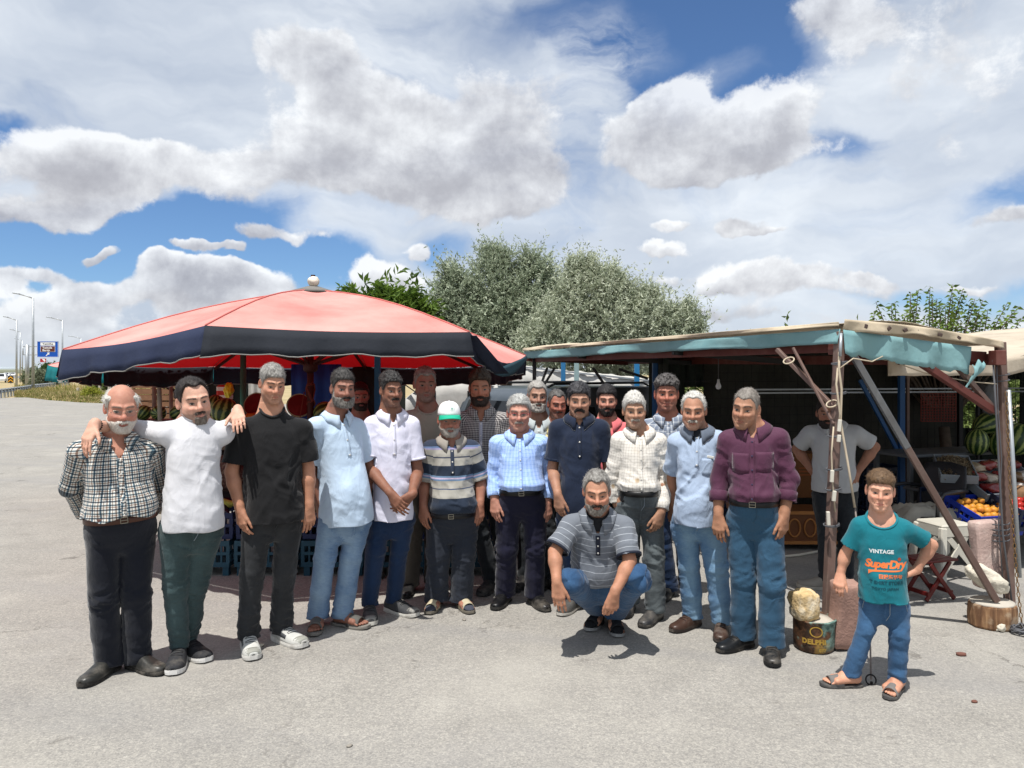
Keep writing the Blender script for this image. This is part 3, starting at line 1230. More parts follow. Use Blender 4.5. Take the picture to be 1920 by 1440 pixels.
def person(q):
	s = Body(q)
	sc, hs = s.sc, s.hs
	seed = q.get('seed', len(PEOPLE) * 7.3 + 1)
	rs = np.random.RandomState(int(seed * 10) % 9999)
	fs = q.get('fs', 1.0) * sc
	res = q.get('res', 1.0)
	look = dict(q.get('face', {}))
	look.setdefault('fat', min(max(.15 + q.get('belly', 0) * 8 + rs.uniform(-.25, .3), 0), 1))
	look.setdefault('len', rs.uniform(-.05, .07))
	look.setdefault('var', rs.uniform(-1, 1))
	look['nose'] = look.get('nose', 1.0) * rs.uniform(.95, 1.1)
	handsz = q.get('handsz', .97 * (s.H / 1.72 if sc < 1 else 1.0))
	hands = []
	for i in (0, 1):
		sg = 1 if i == 0 else -1
		hq = q.get('hand', (None, None))[i]
		if hq == 'hide':
			hands.append(None)
			continue
		fd = (s.wr[i] - s.el[i]).normalized()
		dflt = dict(d=(fd * .75 + Vector((0, .03, -.6))).normalized(), n=(sg * .52, .85, .1), ts=sg, curl=(.30, .38, .28), spread=.03)
		if hq:
			dflt.update(hq)
		hands.append(dflt)
	pts = [s.hc + Vector((a, b, c)) * hs for a in (-.13, .13) for b in (-.15, .14) for c in (-.16, .14)]
	pts += s.sh + s.el + s.wr + s.hip + s.kn + s.ank + s.toe
	pts += [s.pel + s.M @ Vector((x * .25, y * .3, z)) for x in (-1, 1) for y in (-1, 1) for z in (-.15, .5)]
	lo = np.min([tuple(p) for p in pts], axis=0) - .10
	hi = np.max([tuple(p) for p in pts], axis=0) + .10
	for i in (0, 1):
		if hands[i]:
			e = s.wr[i] + Vector(hands[i]['d']).normalized() * .2
			lo = np.minimum(lo, np.array(e) - .06)
			hi = np.maximum(hi, np.array(e) + .06)
	lo[2] = max(lo[2], -.02)
	fine = [[], [], []]
	hst = .0042 * res * max(hs, .85)
	hb_lo = np.array(s.hc) - np.array((.115, .150, .155)) * hs
	hb_hi = np.array(s.hc) + np.array((.115, .135, .150)) * hs
	for k in range(3):
		fine[k].append((hb_lo[k], hb_hi[k], hst))
	for i in (0, 1):
		if hands[i]:
			a = np.array(s.wr[i])
			b = a + np.array(Vector(hands[i]['d']).normalized()) * .2 * handsz
			for k in range(3):
				fine[k].append((min(a[k], b[k]) - .05 * handsz, max(a[k], b[k]) + .05 * handsz, .0053 * max(res, .9)))
	feet_bare = q.get('shoe', 'leather') == 'sandal'
	if feet_bare:
		for i in (0, 1):
			a, b = np.array(s.ank[i]), np.array(s.toe[i])
			for k in range(3):
				lo_, hi_ = min(a[k], b[k]) - .05, max(a[k], b[k]) + .05
				if k == 2:
					lo_, hi_ = 0.0, .06
				fine[k].append((lo_, hi_, .0065))
	xs = axis(lo[0], hi[0], .0125, fine[0])
	ys = axis(lo[1], hi[1], .0125, fine[1])
	zs = axis(lo[2], hi[2], .016, fine[2])
	G = Field(xs, ys, zs)
	s.put_torso(G, -.006, .02, tmin=-.16)
	nk = s.neck
	for i in (0, 1):
		sg = -1 if i == 0 else 1
		G.cap(nk + s.M @ Vector((sg * .045, .012, -.044)) * sc, s.sh[i] + Vector((0, 0, -.004)), .044 * sc, .046 * sc, .03)
		G.cap(s.sh[i], s.sh[i].lerp(s.el[i], .45), .047 * sc, .0445 * sc, .03)
		G.cap(s.sh[i].lerp(s.el[i], .45), s.el[i], .0445 * sc, .0375 * sc, .015)
		m_ = s.el[i].lerp(s.wr[i], .30)
		G.cap(s.el[i], m_, .0375 * sc, .0405 * sc, .02)
		G.cap(m_, s.wr[i], .0405 * sc, .0265 * sc, .02)
		G.cap(s.hip[i], s.kn[i], .074 * sc, .050 * sc, .04)
		c_ = s.kn[i].lerp(s.ank[i], .32)
		G.cap(s.kn[i], c_, 0.048 * sc, .047 * sc, .02)
		G.cap(c_, s.ank[i], .047 * sc, .034 * sc, .02)
		G.put
		lift = .022 * fs if feet_bare else .018
		base, f, sd = add_foot(G, s.ank[i], s.fdir[i], fs * (1 if feet_bare else .9), lift, 0 if feet_bare else .016)
		if feet_bare:
			add_toes(G, base, f, sd, fs, 1 if i == 0 else -1)
		if hands[i]:
			h_ = hands[i]
			add_hand(G, s.wr[i], h_['d'], h_['n'], h_['ts'], handsz, h_['curl'], h_['spread'], h_.get('thumb', (.5, .18)), h_.get('tcurl', .2))
	hm = lambda v: s.hc + s.hM @ (Vector(v) * hs)
	nw = q.get('neckw', 1.0)
	G.cap(hm((0, .018, -.050)), nk + s.M @ Vector((0, .006, -.02)), .050 * hs * nw, .056 * sc * nw, .022)
	for sg in (-1, 1):
		G.cap(hm((sg * .022, .040, -.07)), nk + s.M @ Vector((sg * .065, .022, -.020)) * sc, .028 * hs, .032 * sc, .03)
	sl = G.block(hb_lo, hb_hi)
	x, y, z = G.coords(sl, s.hc)
	shp = G.F[sl].shape
	Mi = np.array(s.hM.transposed(), dtype=f4) / f4(hs)
	LX = Mi[0, 0] * x + Mi[0, 1] * y + Mi[0, 2] * z
	LY = Mi[1, 0] * x + Mi[1, 1] * y + Mi[1, 2] * z
	LZ = Mi[2, 0] * x + Mi[2, 1] * y + Mi[2, 2] * z
	hF, hN = head_field(LX, LY, LZ, look)
	G.put(sl, (hF * f4(hs)).astype(f4), .022 * hs)
	V, Q = G.mesh()
	V = relax(V, Q, 1, .25)
	hp = (V - np3(s.hc)) @ np.array(s.hM, dtype=f4) / f4(hs)
	hx, hy_, hz = hp[:, 0], hp[:, 1], hp[:, 2]
	inhead = (np.abs(hx) < .1) & (hz > -.14) & (np.linalg.norm(hp, axis=1) < .17)
	base = np.array(lin(q.get('skin', '#b98468')), dtype=f4)
	base = base * np.array((1.18, 1.26, 1.28), dtype=f4) 
	C = np.tile(base, (len(V), 1))
	bl = vnoise(V * 22 + seed)[:, None] - .5
	C *= 1 + bl * .26
	tan = sst(s.hip[0].z + .62 * s.H / 1.7 - V[:, 2], .0, .18)[:, None]
	C = C * (1 - tan * np.array((.10, .16, .20), dtype=f4))
	C *= 1 + (vnoise(V * 75 + seed)[:, None] - .5) * np.array((.06, .14, .14), dtype=f4)
	hx_, hy2, hz_ = hp[inhead].T
	ch = C[inhead]
	red = np.exp(-((np.abs(hx_) - .040) / .022) ** 2 - ((hz_ + .030) / .026) ** 2) * (hy2 < -.03) * .7
	red += np.exp(-(hx_ / .016) ** 2 - ((hz_ + .030) / .018) ** 2) * (hy2 < -.08) * .8
	red += (np.abs(hx_) > .072) * .7
	red *= q.get('ruddy', 1.0)
	ch = ch * (1 - red[:, None] * np.array((.03, .20, .20), dtype=f4))
	lipm = 1 - sst((hx_ / .021) ** 2 + ((hz_ + .0675) / .0100) ** 2, .75, 1.15)
	lipm *= (hy2 < -.07)
	ch = ch * (1 - lipm[:, None] * np.array((.14, .32, .28), dtype=f4))
	full, chn, mus = beard_masks(hx_, hy2, hz_, look, seed)
	stub = q.get('stubble', .35)
	stc = np.array(q.get('stubc', (.055, .045, .042)), dtype=f4)
	sm = np.clip(np.maximum(full, mus) * stub, 0, .9)[:, None]
	ch = ch * (1 - sm) + stc * sm
	by = .0205 + .006 * np.cos((np.abs(hx_) - .032) * 60) + look.get('brow', 0.0)
	bw = .0047 * look.get('browh', 1.0)
	bm_ = sst(bw - np.abs(hz_ - by) + (vnoise(np.stack([hx_, hy2, hz_], -1) * 200) - .5) * .004, -.0015, .002) * sst(np.abs(hx_), .008, .013) * (1 - sst(np.abs(hx_), .048, .056)) * (hy2 < -.045)
	bc = np.array(lin(q.get('browc', '#2a221d')), dtype=f4)
	ch = ch * (1 - .88 * bm_[:, None]) + bc * .88 * bm_[:, None]
	tm, hm_ = hair_map(hx_, hy2, hz_, q.get('hair', {}), seed)
	hc1 = np.array(lin(q.get('hairc', ('#2b2420', '#2b2420'))[0]), dtype=f4)
	if q.get('hair') is not None and not q.get('hair', {}).get('none'):
		k_ = (hm_ * .85)[:, None]
		ch = ch * (1 - k_) + hc1 * k_
	C[inhead] = ch
	tz_ = (V - np3(s.pel)) @ s.Z / s.L
	hid = (s.torso_at(V, -.006) < .010) & (tz_ < .78) & (tz_ > -.2)
	for i in (0, 1):
		for a_, b_, r0_, r1_ in ((s.hip[i], s.kn[i], .074, .050), (s.kn[i], s.ank[i], .050, .034)):
			v_, al_ = seg_dist(V, a_, b_, r0_ * sc, r1_ * sc)
			hid |= (v_ < .014) & (V[:, 2] > .17 * sc)
	hid &= ~inhead
	for i in (0, 1):
		if hands[i]:
			hid &= np.linalg.norm(V - np3(s.wr[i]) - np3(Vector(hands[i]['d']).normalized()) * .09, axis=1) > .15
	cell = np.floor(V / .030).astype(np.int64)
	key = np.where(hid, (cell[:, 0] + 500) * 4000000 + (cell[:, 1] + 500) * 2000 + cell[:, 2] + 500, -1 - np.arange(len(V)))
	uq, first, inv = np.unique(key, return_index=True, return_inverse=True)
	inv = inv.ravel()
	cntv = np.bincount(inv).astype(f4)
	V3_ = np.stack([np.bincount(inv, V[:, k]) / cntv for k in range(3)], 1).astype(f4)
	T_ = inv[np.concatenate([Q[:, [0, 1, 2]], Q[:, [0, 2, 3]]])]
	T_ = T_[(T_[:, 0] != T_[:, 1]) & (T_[:, 1] != T_[:, 2]) & (T_[:, 0] != T_[:, 2])]
	o = mesh_np('person', V3_, T_, SKIN, None, col=np.clip(C[first], 0.004, 1), loc=s.org)
	tag(o, q['label'], 'person', q.get('group', 'people posing in front of the market stalls'))
	PEOPLE.append(o)
	s.obj = o
	hq_ = np.nonzero(inhead[Q].all(axis=1))[0]
	hv = bvh_of(V, Q[hq_])

	cx_, cy_, cz_ = [np.asarray(a, dtype=f4) for a in (LX, LY, LZ)]
	cx_, cy_, cz_ = np.broadcast_to(cx_, shp), np.broadcast_to(cy_, shp), np.broadcast_to(cz_, shp)

	def shell(name, T, c1, c2, mixn):
		F = ((hN - T) * f4(hs)).astype(f4)
		Vh, Qh = G_mesh(F, sl)
		lp = (Vh - np3(s.hc)) @ np.array(s.hM, dtype=f4) / f4(hs)
		return Vh, Qh, lp

	def G_mesh(F, sl):
		ax = tuple(G.ax[k][sl[k]] for k in range(3))
		return surface_nets(F, ax)

	hd_ = q.get('hair', {})
	hcol = q.get('hairc', ('#2b2420', '#2b2420', .5))
	if not hd_.get('none'):
		T, m_ = hair_map(cx_, cy_, cz_, hd_, seed)
		Vh, Qh, lp = shell('hair', T, *hcol)
		tv, mv = hair_map(lp[:, 0], lp[:, 1], lp[:, 2], hd_, seed)
		keep = (tv[Qh] > -.0012).any(axis=1)
		Vh, Qh, lp = compact(Vh, Qh[keep], lp)
		cc = hair_color(lp, lin(hcol[0]), lin(hcol[1]), hcol[2], seed)
		side_g = hd_.get('sidegrey')
		if side_g:
			f = (1 - sst(lp[:, 2], .03, .075))[:, None] * side_g
			cc = cc * (1 - f) + np.array(lin('#9a9894'), dtype=f4) * f
		Vs, Qs, Cs = strands(s, Vh, Qh, lp, cc, hd_.get('strands', 1700), hd_.get('slen', .016), hd_.get('lift', .30), False, rs)
		mesh_np('hair', Vs, Qs, HAIRM, o, col=Cs)
	bd_ = q.get('beard')
	if bd_:
		full, chn, mus = beard_masks(cx_, cy_, cz_, look, seed)
		T = np.full(shp, -.0045, dtype=f4)
		nz = 1 + .55 * (vnoise(np.stack([cx_ * 130, cy_ * 130, cz_ * 60], -1) + seed) - .5) * 2
		Tm = np.zeros(shp, dtype=f4)
		if bd_.get('full'):
			grow = 1 + .8 * sst(-cz_, .06, .11)
			Tm = np.maximum(Tm, full * bd_['full'] * nz * grow)
		if bd_.get('chin'):
			Tm = np.maximum(Tm, chn * bd_['chin'] * nz)
		if bd_.get('must'):
			Tm = np.maximum(Tm, mus * bd_['must'] * nz)
		msk = np.maximum.reduce([full * (1 if bd_.get('full') else 0), chn * (1 if bd_.get('chin') else 0), mus * (1 if bd_.get('must') else 0)])
		T = (Tm - .0045 * (1 - np.clip(msk * 1.6, 0, 1))).astype(f4)
		for nm in ('beard',):
			Vh, Qh, lp = shell(nm, T, None, None, 0)
			f_, c_, m_ = beard_masks(lp[:, 0], lp[:, 1], lp[:, 2], look, seed)
			keepv = np.maximum.reduce([f_ * (1 if bd_.get('full') else 0), c_ * (1 if bd_.get('chin') else 0), m_ * (1 if bd_.get('must') else 0)])
			keep = (keepv[Qh] > .12).any(axis=1)
			Qk = Qh[keep]
			bc = bd_.get('c', ('#2a2320', '#2a2320', .5))
			mc = bd_.get('mc', bc)
			lipz = (lp[:, 2] > -.064) & (np.abs(lp[:, 0]) < .036)
			ismus = lipz[Qk].all(axis=1) if bd_.get('must') else np.zeros(len(Qk), dtype=bool)
			for nm2, sel, col in (('mustache', ismus, mc), ('beard', ~ismus, bc)):
				if sel.sum() < 6:
					continue
				Vb, Qb, lb = compact(Vh, Qk[sel], lp)
				cc = hair_color(lb, lin(col[0]), lin(col[1]), col[2], seed + 4)
				Vs, Qs, Cs = strands(s, Vb, Qb, lb, cc, 900 if nm2 == 'beard' else 350, .009, .35, True, rs)
				mesh_np(nm2, Vs, Qs, HAIRM, o, col=Cs)
	yd = s.hM @ Vector((0, 1, 0))
	opn = look.get('open', .0042) * 1.5 + .0022
	for sg in (-1, 1):
		na, ne = 13, 6
		Ve, Ce, Fe = [], [], []
		gaze = look.get('gaze', 0.0)
		for i in range(na):
			a = -1 + 2 * i / (na - 1)
			hgt = max(1 - abs(a) ** 2.2, 0.04)
			for j in range(ne):
				b = -1 + 2 * j / (ne - 1)
				lx = sg * .0315 + a * .0135
				lz = -.0020 + look.get('eyez', 0) + b * opn * hgt * (1.0 if b > 0 else .8) + (.0012 * a * sg)
				org = hm((lx, -.16, lz))
				hit = hv.ray_cast(org, yd, .2)
				p = hit[0] if hit[0] is not None else hm((lx, -.088, lz))
				p = p - yd * .0012 * hs
				Ve.append(tuple(p))
				rr = math.hypot(lx - sg * .0315 - gaze, (lz + .002 - look.get('eyez', 0)) * 1.0)
				if b > .45 or abs(a) > .93:
					col = (.020, .013, .011)
				elif rr < .0066:
					col = (.016, .010, .008)
				else:
					col = (.26, .215, .19)  # eye white darkened, stands in for the shade under the brow
				Ce.append(col)
		for i in range(na - 1):
			for j in range(ne - 1):
				k = i * ne + j
				Fe.append((k, k + ne, k + ne + 1, k + 1))
		mesh_np('eye', np.array(Ve), np.array(Fe), EYEM, o, col=np.array(Ce))
	if q.get('glasses'):
		add_glasses(s, o, hm, q['glasses'])
	if q.get('cap'):
		add_cap(s, o, hm, hv)
	add_shirt(s, o, q, seed, hands)
	add_trousers(s, o, q, seed)
	add_footwear(s, o, q, fs)
	if q.get('extra'):
		q['extra'](s, o, hm)
	return s

def strands(s, V, Q, lp, C, n, ln, lift, down, rs):
	n = min(n, len(V) * 2)
	N = vnormals(V, Q)
	i = rs.randint(0, len(V), n)
	P, Nn, L = V[i], N[i], lp[i]
	M = np.array(s.hM, dtype=f4)
	fl = np.zeros((n, 3), dtype=f4)
	if down:
		fl[:, 2] = -1
		fl[:, 0] = L[:, 0] * 6
	else:
		topw = sst(L[:, 2], .06, .10)
		fl[:, 2] = -1 + topw * .9
		fl[:, 1] = .35 + topw * .5
		fl[:, 0] = topw * .6 * np.sign(rs.normal(size=n)) 
	fl = fl @ M.T
	fl = fl - Nn * (fl * Nn).sum(1)[:, None]
	fl /= np.maximum(np.linalg.norm(fl, axis=1), 1e-5)[:, None]
	D = fl + Nn * (lift * rs.uniform(.3, 1.3, n))[:, None] + rs.normal(size=(n, 3)) * .25
	D /= np.linalg.norm(D, axis=1)[:, None]
	S = np.cross(D, Nn)
	S /= np.maximum(np.linalg.norm(S, axis=1), 1e-5)[:, None]
	l = (ln * s.hs * rs.uniform(.5, 1.3, n))[:, None]
	w = .0009 * s.hs
	P0 = P - Nn * .0015
	Vn = np.stack([P0 - S * w, P0 + S * w, P0 + D * l + S * w * .4, P0 + D * l - S * w * .4], 1).reshape(-1, 3)
	Qn = np.arange(n * 4, dtype=np.int32).reshape(-1, 4) + len(V)
	Cn = np.repeat(C[i] * rs.uniform(.72, 1.3, (n, 1)), 4, axis=0)
	return np.concatenate([V, Vn]).astype(f4), np.concatenate([Q, Qn]), np.concatenate([C, np.clip(Cn, 0, 1)]).astype(f4)

def add_glasses(s, o, hm, g):
	fm = mat('spectacle_frame_' + g['c'].strip('#'), g['c'], rough=.3, metal=g.get('metal', .3), var=0)
	e = empty('glasses', (0, 0, 0))
	e.parent = o
	bm = bmesh.new()
	w, h = .0245, g.get('h', .0165)
	lens = []
	for sg in (-1, 1):
		ring = []
		for k in range(25):
			a = 2 * math.pi * k / 24
			x = math.copysign(abs(math.cos(a)) ** .7, math.cos(a)) * w
			z = math.copysign(abs(math.sin(a)) ** .7, math.sin(a)) * h
			ring.append(hm((sg * .0335 + x, -.110 + abs(sg * .0335 + x) * .16, -.006 + z)))
		lens.append(ring[:-1])
		rim = g.get('r', .0011)
		bm_tube(bm, ring if not g.get('half') else ring[0:13], rim, 5, cap=False)
		bm_tube(bm, [hm((sg * .0575, -.101, .001)), hm((sg * .074, -.085, .003)), hm((sg * .078, -.04, .004)), hm((sg * .0785, .012, .006))], rim * 1.1, 5)
	bm_tube(bm, [hm((-.0095, -.108, -.001)), hm((0, -.112, .001)), hm((.0095, -.108, -.001))], .0011, 5)
	obj_bm('frame', bm, fm, e, True)
	gm = MATS.get('lens_glass')
	if gm is None:
		gm = bpy.data.materials.new('lens_glass')
		gm.use_nodes = True
		t = NT(gm.node_tree)
		outn = t.n['Material Output']
		tr = t.new('ShaderNodeBsdfTransparent')
		tr.inputs[0].default_value = (.90, .91, .92, 1)
		gl = t.new('ShaderNodeBsdfGlossy')
		gl.inputs['Roughness'].default_value = .02
		mx = t.new('ShaderNodeMixShader')
		mx.inputs[0].default_value = .07
		t.link(tr.outputs[0], mx.inputs[1])
		t.link(gl.outputs[0], mx.inputs[2])
		t.link(mx.outputs[0], outn.inputs[0])
		MATS['lens_glass'] = gm
	for ring in lens:
		b2 = bmesh.new()
		b2.faces.new([b2.verts.new(p) for p in ring])
		obj_bm('lens', b2, gm, e)

def add_cap(s, o, hm, hv):
	wm = mat('cap_cotton', '#e9ebea', rough=.9, var=.04, bump=.3, bscale=500)
	gm = mat('cap_green', '#12a383', rough=.75, var=.05)
	V, F = [], []
	na, ne = 36, 12
	for j in range(ne + 1):
		e = math.pi / 2 * j / ne
		for i in range(na):
			a = 2 * math.pi * i / na
			r = math.cos(e) ** .75
			x = .0835 * r * math.sin(a)
			y = .015 - .106 * r * math.cos(a) * (1.0 if math.cos(a) > 0 else .99)
			z = .040 + .098 * math.sin(e) ** .9
			k = (a / (2 * math.pi) * 6) % 1.0
			gsm = 1 - .012 * math.exp(-((k - .5) / .03) ** 2) * r
			V.append(tuple(hm((x * gsm, y, z))))
	for j in range(ne):
		for i in range(na):
			a, b = j * na + i, j * na + (i + 1) % na
			F.append((a, b, b + na, a + na))
	c = mesh_np('cap', np.array(V), np.array(F), wm, o)
	md = c.modifiers.new('thickness', 'SOLIDIFY')
	md.thickness = .003
	rows = []
	for j in range(7):
		t = j / 6
		row = []
		for i in range(19):
			a = -1.05 + 2.1 * i / 18
			rr = 1 + t * .62 * math.cos(a * 1.1) ** .8
			x = .085 * math.sin(a) * (1 + .10 * t)
			y = .015 - .106 * math.cos(a) - t * .058 * math.cos(a * 1.25)
			z = .043 - .018 * t - .016 * (x / .085) ** 2 * (.4 + t)
			row.append(hm((x, y, z)))
		rows.append(row)
	br = strip_mesh('brim', rows, gm, c, .004)
	bm = bmesh.new()
	bm_lathe(bm, [(.008, 0), (.006, .006), (.002, .009)], hm((0, .015, .137)), 8)
	obj_bm('button', bm, wm, c, True)
	im = mat('cap_print', '#7fa79a', rough=.9, var=0)

	def on(x, z):
		y = -.2
		u = max(1 - (x / .0835) ** 2, 0.01)
		zz = (z - .040) / .098
		r = math.sqrt(max(1 - max(zz, 0) ** 2.2, 0.02)) ** .75
		y = .015 - .106 * r * math.sqrt(max(1 - (x / (.0835 * max(r, .2))) ** 2, .02))
		return hm((x, y - .0022, z))
	b2 = bmesh.new()
	n = 28
	for r0, r1 in ((.0195, .0180), (.0115, .0105)):
		a_ = [b2.verts.new(on(.012 + r0 * math.cos(2 * math.pi * k / n), .090 + r0 * .8 * math.sin(2 * math.pi * k / n))) for k in range(n)]
		b_ = [b2.verts.new(on(.012 + r1 * math.cos(2 * math.pi * k / n), .090 + r1 * .8 * math.sin(2 * math.pi * k / n))) for k in range(n)]
		for k in range(n):
			b2.faces.new((a_[k], a_[(k + 1) % n], b_[(k + 1) % n], b_[k]))
	for cx, cz, w, h in ((.008, .091, .0025, .006), (.0125, .089, .0018, .008), (.0165, .092, .002, .004)):
		b2.faces.new([b2.verts.new(on(cx + dx * w, cz + dz * h)) for dx, dz in ((-1, -1), (1, -1), (1, 1), (-1, 1))])
	obj_bm('badge', b2, im, c)

def add_shirt(s, o, q, seed, hands):
	t = q.get('shirt')
	if t is None:
		return
	sc = s.sc
	ease = t.get('ease', .011)
	style = t.get('style', 'tee')
	slv = t.get('sleeve', .72)
	hem = t.get('hem', -.02)
	loose = t.get('loose', True)
	tuck = t.get('tuck', False)
	st = t.get('res', .0090)
	aw = t.get('armw', 1.0)
	if tuck:
		hem = q['trousers'].get('top', .17) - .004
	limbs = []
	for i in (0, 1):
		sv = slv[i] if isinstance(slv, (tuple, list)) else slv
		chain = []
		if sv <= 1:
			e = s.sh[i].lerp(s.el[i], min(sv + .14, 1.15))
			chain.append((s.sh[i], e, .056 * sc * aw, (.057 + .012 * t.get('flare', 1)) * sc * aw))
			L1 = (s.el[i] - s.sh[i]).length
			limbs.append((chain, [(0, sv * L1)]))
		else:
			L2 = (s.wr[i] - s.el[i]).length
			f = sv - 1
			e = s.el[i].lerp(s.wr[i], min(f + .15, 1.1))
			chain.append((s.sh[i], s.el[i], .057 * sc * aw, .051 * sc * aw))
			chain.append((s.el[i], e, .049 * sc * aw, (.040 if f > .8 else .049) * sc * aw))
			limbs.append((chain, [(1, f * L2)]))
	pts = [p for ch, _ in limbs for c in ch for p in c[:2]]
	pts += [s.pel + s.M @ Vector((x * .26, y * .32, z)) for x in (-1, 1) for y in (-1, 1) for z in (hem * s.L - .05, s.L * 1.0)]
	lo = np.min([tuple(p) for p in pts], axis=0) - .10
	hi = np.max([tuple(p) for p in pts], axis=0) + .10
	G = Field(axis(lo[0], hi[0], st), axis(lo[1], hi[1], st), axis(lo[2], hi[2], st))
	s.put_torso(G, ease, .03, hang=loose and not tuck, tmin=hem - .10)
	nk = s.neck
	for i in (0, 1):
		sg = -1 if i == 0 else 1
		G.cap(nk + s.M @ Vector((sg * .045, .012, -.046)) * sc, s.sh[i] + Vector((0, 0, -.004)), .052 * sc, .055 * sc, .045)
		for a, b, ra, rb in limbs[i][0]:
			G.cap(a, b, ra, rb, .045 if a is s.sh[i] else .02)
	V, Q = G.mesh()
	V = relax(V, Q, 1, .4)

	def labels(P):
		d0 = s.torso_at(P, ease, loose and not tuck, hem - .10)
		for i in (0, 1):
			sg = -1 if i == 0 else 1
			v, _ = seg_dist(P, nk + s.M @ Vector((sg * .05, .012, -.046)) * sc, s.sh[i].lerp(nk, .12), .054 * sc, .058 * sc)
			d0 = np.minimum(d0, v)
		ds = [d0]
		for i in (0, 1):
			best = None
			for a, b, ra, rb in limbs[i][0]:
				v, _ = seg_dist(P, a, b, ra, rb)
				best = v if best is None else np.minimum(best, v)
			_, along = seg_dist(P, s.sh[i], s.el[i], .05, .05)
			best = best + np.where(along < -.005, .2, 0)
			if len(limbs[i][0]) == 1:
				best = best + np.where((along > limbs[i][1][0][1] + .035 * sc) & (d0 < .015), .2, 0)
			ds.append(best)
		return np.argmin(np.stack(ds), axis=0)
	lab = labels(V)
	arms = []
	for i in (0, 1):
		chain = limbs[i][0]
		a, b = chain[0][0], chain[0][1]
		L1 = (s.el[i] - s.sh[i]).length
		arms.append((chain, L1))

	def limb_along(P, i):
		chain, L1 = arms[i]
		v0, s0 = seg_dist(P, *chain[0])
		if len(chain) == 1:
			return s0, np.zeros(len(P), dtype=bool)
		v1, s1 = seg_dist(P, *chain[1])
		second = (v1 < v0) & (s1 > 0)
		return np.where(second, L1 + s1, np.minimum(s0, L1)), second

	def uv_t(P):
		x, y, z = s.local(P)
		return np.arctan2(x, -y) * .165 * s.wsc, z

	def uv_arm(i):
		def f(P):
			chain, L1 = arms[i]
			al, sec = limb_along(P, i)
			u = limb_uv(P, chain[0][0], chain[0][1], .06)
			if len(chain) > 1:
				u = np.where(sec, limb_uv(P, chain[1][0], chain[1][1], .06), u)
			return u, -al + .5
		return f
	N = vnormals(V, Q)
	u, v = uv_t(V)
	am = t.get('fold', 1.0) * .0105 * sc
	x, y, z = s.local(V)
	tz = z / s.L
	sel = lab == 0
	grow = .45 + .75 * np.exp(-((tz - .28) / .30) ** 2) + (.5 if tuck else .2) * np.exp(-((tz - hem - .08) / .10) ** 2)
	Vd = drape(V, N, u, v, seed, am, [(.55, 15, 5, 1.0), (-.5, 15, 5, 1.0), (1.45 if tuck else .1, 13, 4, .8), (1.2, 26, 8, .45)])
	V2 = V + (Vd - V) * (grow * sst(1.0 - tz, .0, .25))[:, None]
	for i in (0, 1):
		al, _ = limb_along(V, i)
		ua, va = uv_arm(i)(V)
		lng = len(limbs[i][0]) > 1
		Vd = drape(V, N, ua, al, seed + 3 + i, am * (.75 if lng else .8), [(1.25, 24, 7, 1.0), (1.9, 24, 7, .9), (.4, 14, 6, .4)] if lng else [(.7, 15, 6, .8), (-.6, 15, 6, .8)])
		m_ = lab == i + 1
		V2[m_] = V[m_] + (Vd[m_] - V[m_]) * sst(al[m_], -.01, .08)[:, None]
	V = V2
	if tuck:
		x, y, z = s.local(V)
		tz = z / s.L
		k = np.exp(-((tz - hem - .07) / .05) ** 2) * .012 * (lab == 0)
		V = V + N * k[:, None]
	R0 = t.get('neckr', .078) * sc
	fwd = t.get('neckf', .018) * sc
	ncut = s.pel + s.M @ Vector((0, -fwd, s.L * 1.0 + t.get('neckz', .026) * sc))
	vz = t.get('vee')
	hemw = t.get('hemwave', .004)

	def cfun(P, l):
		x, y, z = s.local(P)
		tl = s.M.transposed() @ (ncut - s.pel)
		c = R0 - np.sqrt((x - tl.x) ** 2 + ((y - tl.y) * .92) ** 2 + ((z - tl.z) * .9) ** 2)
		if vz:
			zv = s.L - vz * sc
			cv = ((z - zv) * t.get('veew', .42) - np.abs(x)) * .85
			c = np.maximum(c, np.where((y < .0) & (z > zv - .02), cv, -1))
		c = np.where(z > s.L * 1.06, .05, c)
		if not t.get('nohem'):
			hz = hem * s.L + hemw * np.sin(np.arctan2(x, -y) * 5 + seed) + t.get('hemback', 0) * np.where(y > 0, 1, 0)
			if t.get('hemtilt'):
				hz = hz + t['hemtilt'] * x
			c = np.where(l == 0, np.maximum(c, hz - z), np.maximum(c, -1))
		for i in (0, 1):
			al, _ = limb_along(P, i)
			sv = slv[i] if isinstance(slv, (tuple, list)) else slv
			L1 = (s.el[i] - s.sh[i]).length
			lim = sv * L1 if sv <= 1 else L1 + (sv - 1) * (s.wr[i] - s.el[i]).length
			if len(limbs[i][0]) == 1:
				_, al = seg_dist(P, *limbs[i][0][0])
			ca = al - lim
			c = np.where(l == i + 1, ca, c)
		return c.astype(f4)
	V, Q, lab = cut_open(V, Q, lab, cfun)
	mt = t['mat']
	so = cloth_object('shirt', V, Q, lab, {0: uv_t, 1: uv_arm(0), 2: uv_arm(1)}, mt, o, .004)
	bv = bvh_of(V, Q)
	back = s.M @ Vector((0, 1, 0))

	def front(x, z, lift=.003):
		org = s.pel + s.M @ Vector((x, -.6, z))
		h = bv.ray_cast(org, back, 1.0)
		if h[0] is None:
			return None
		return h[0] - back * lift
	s.front = front
	s.shirt = so
	s.bv = bv
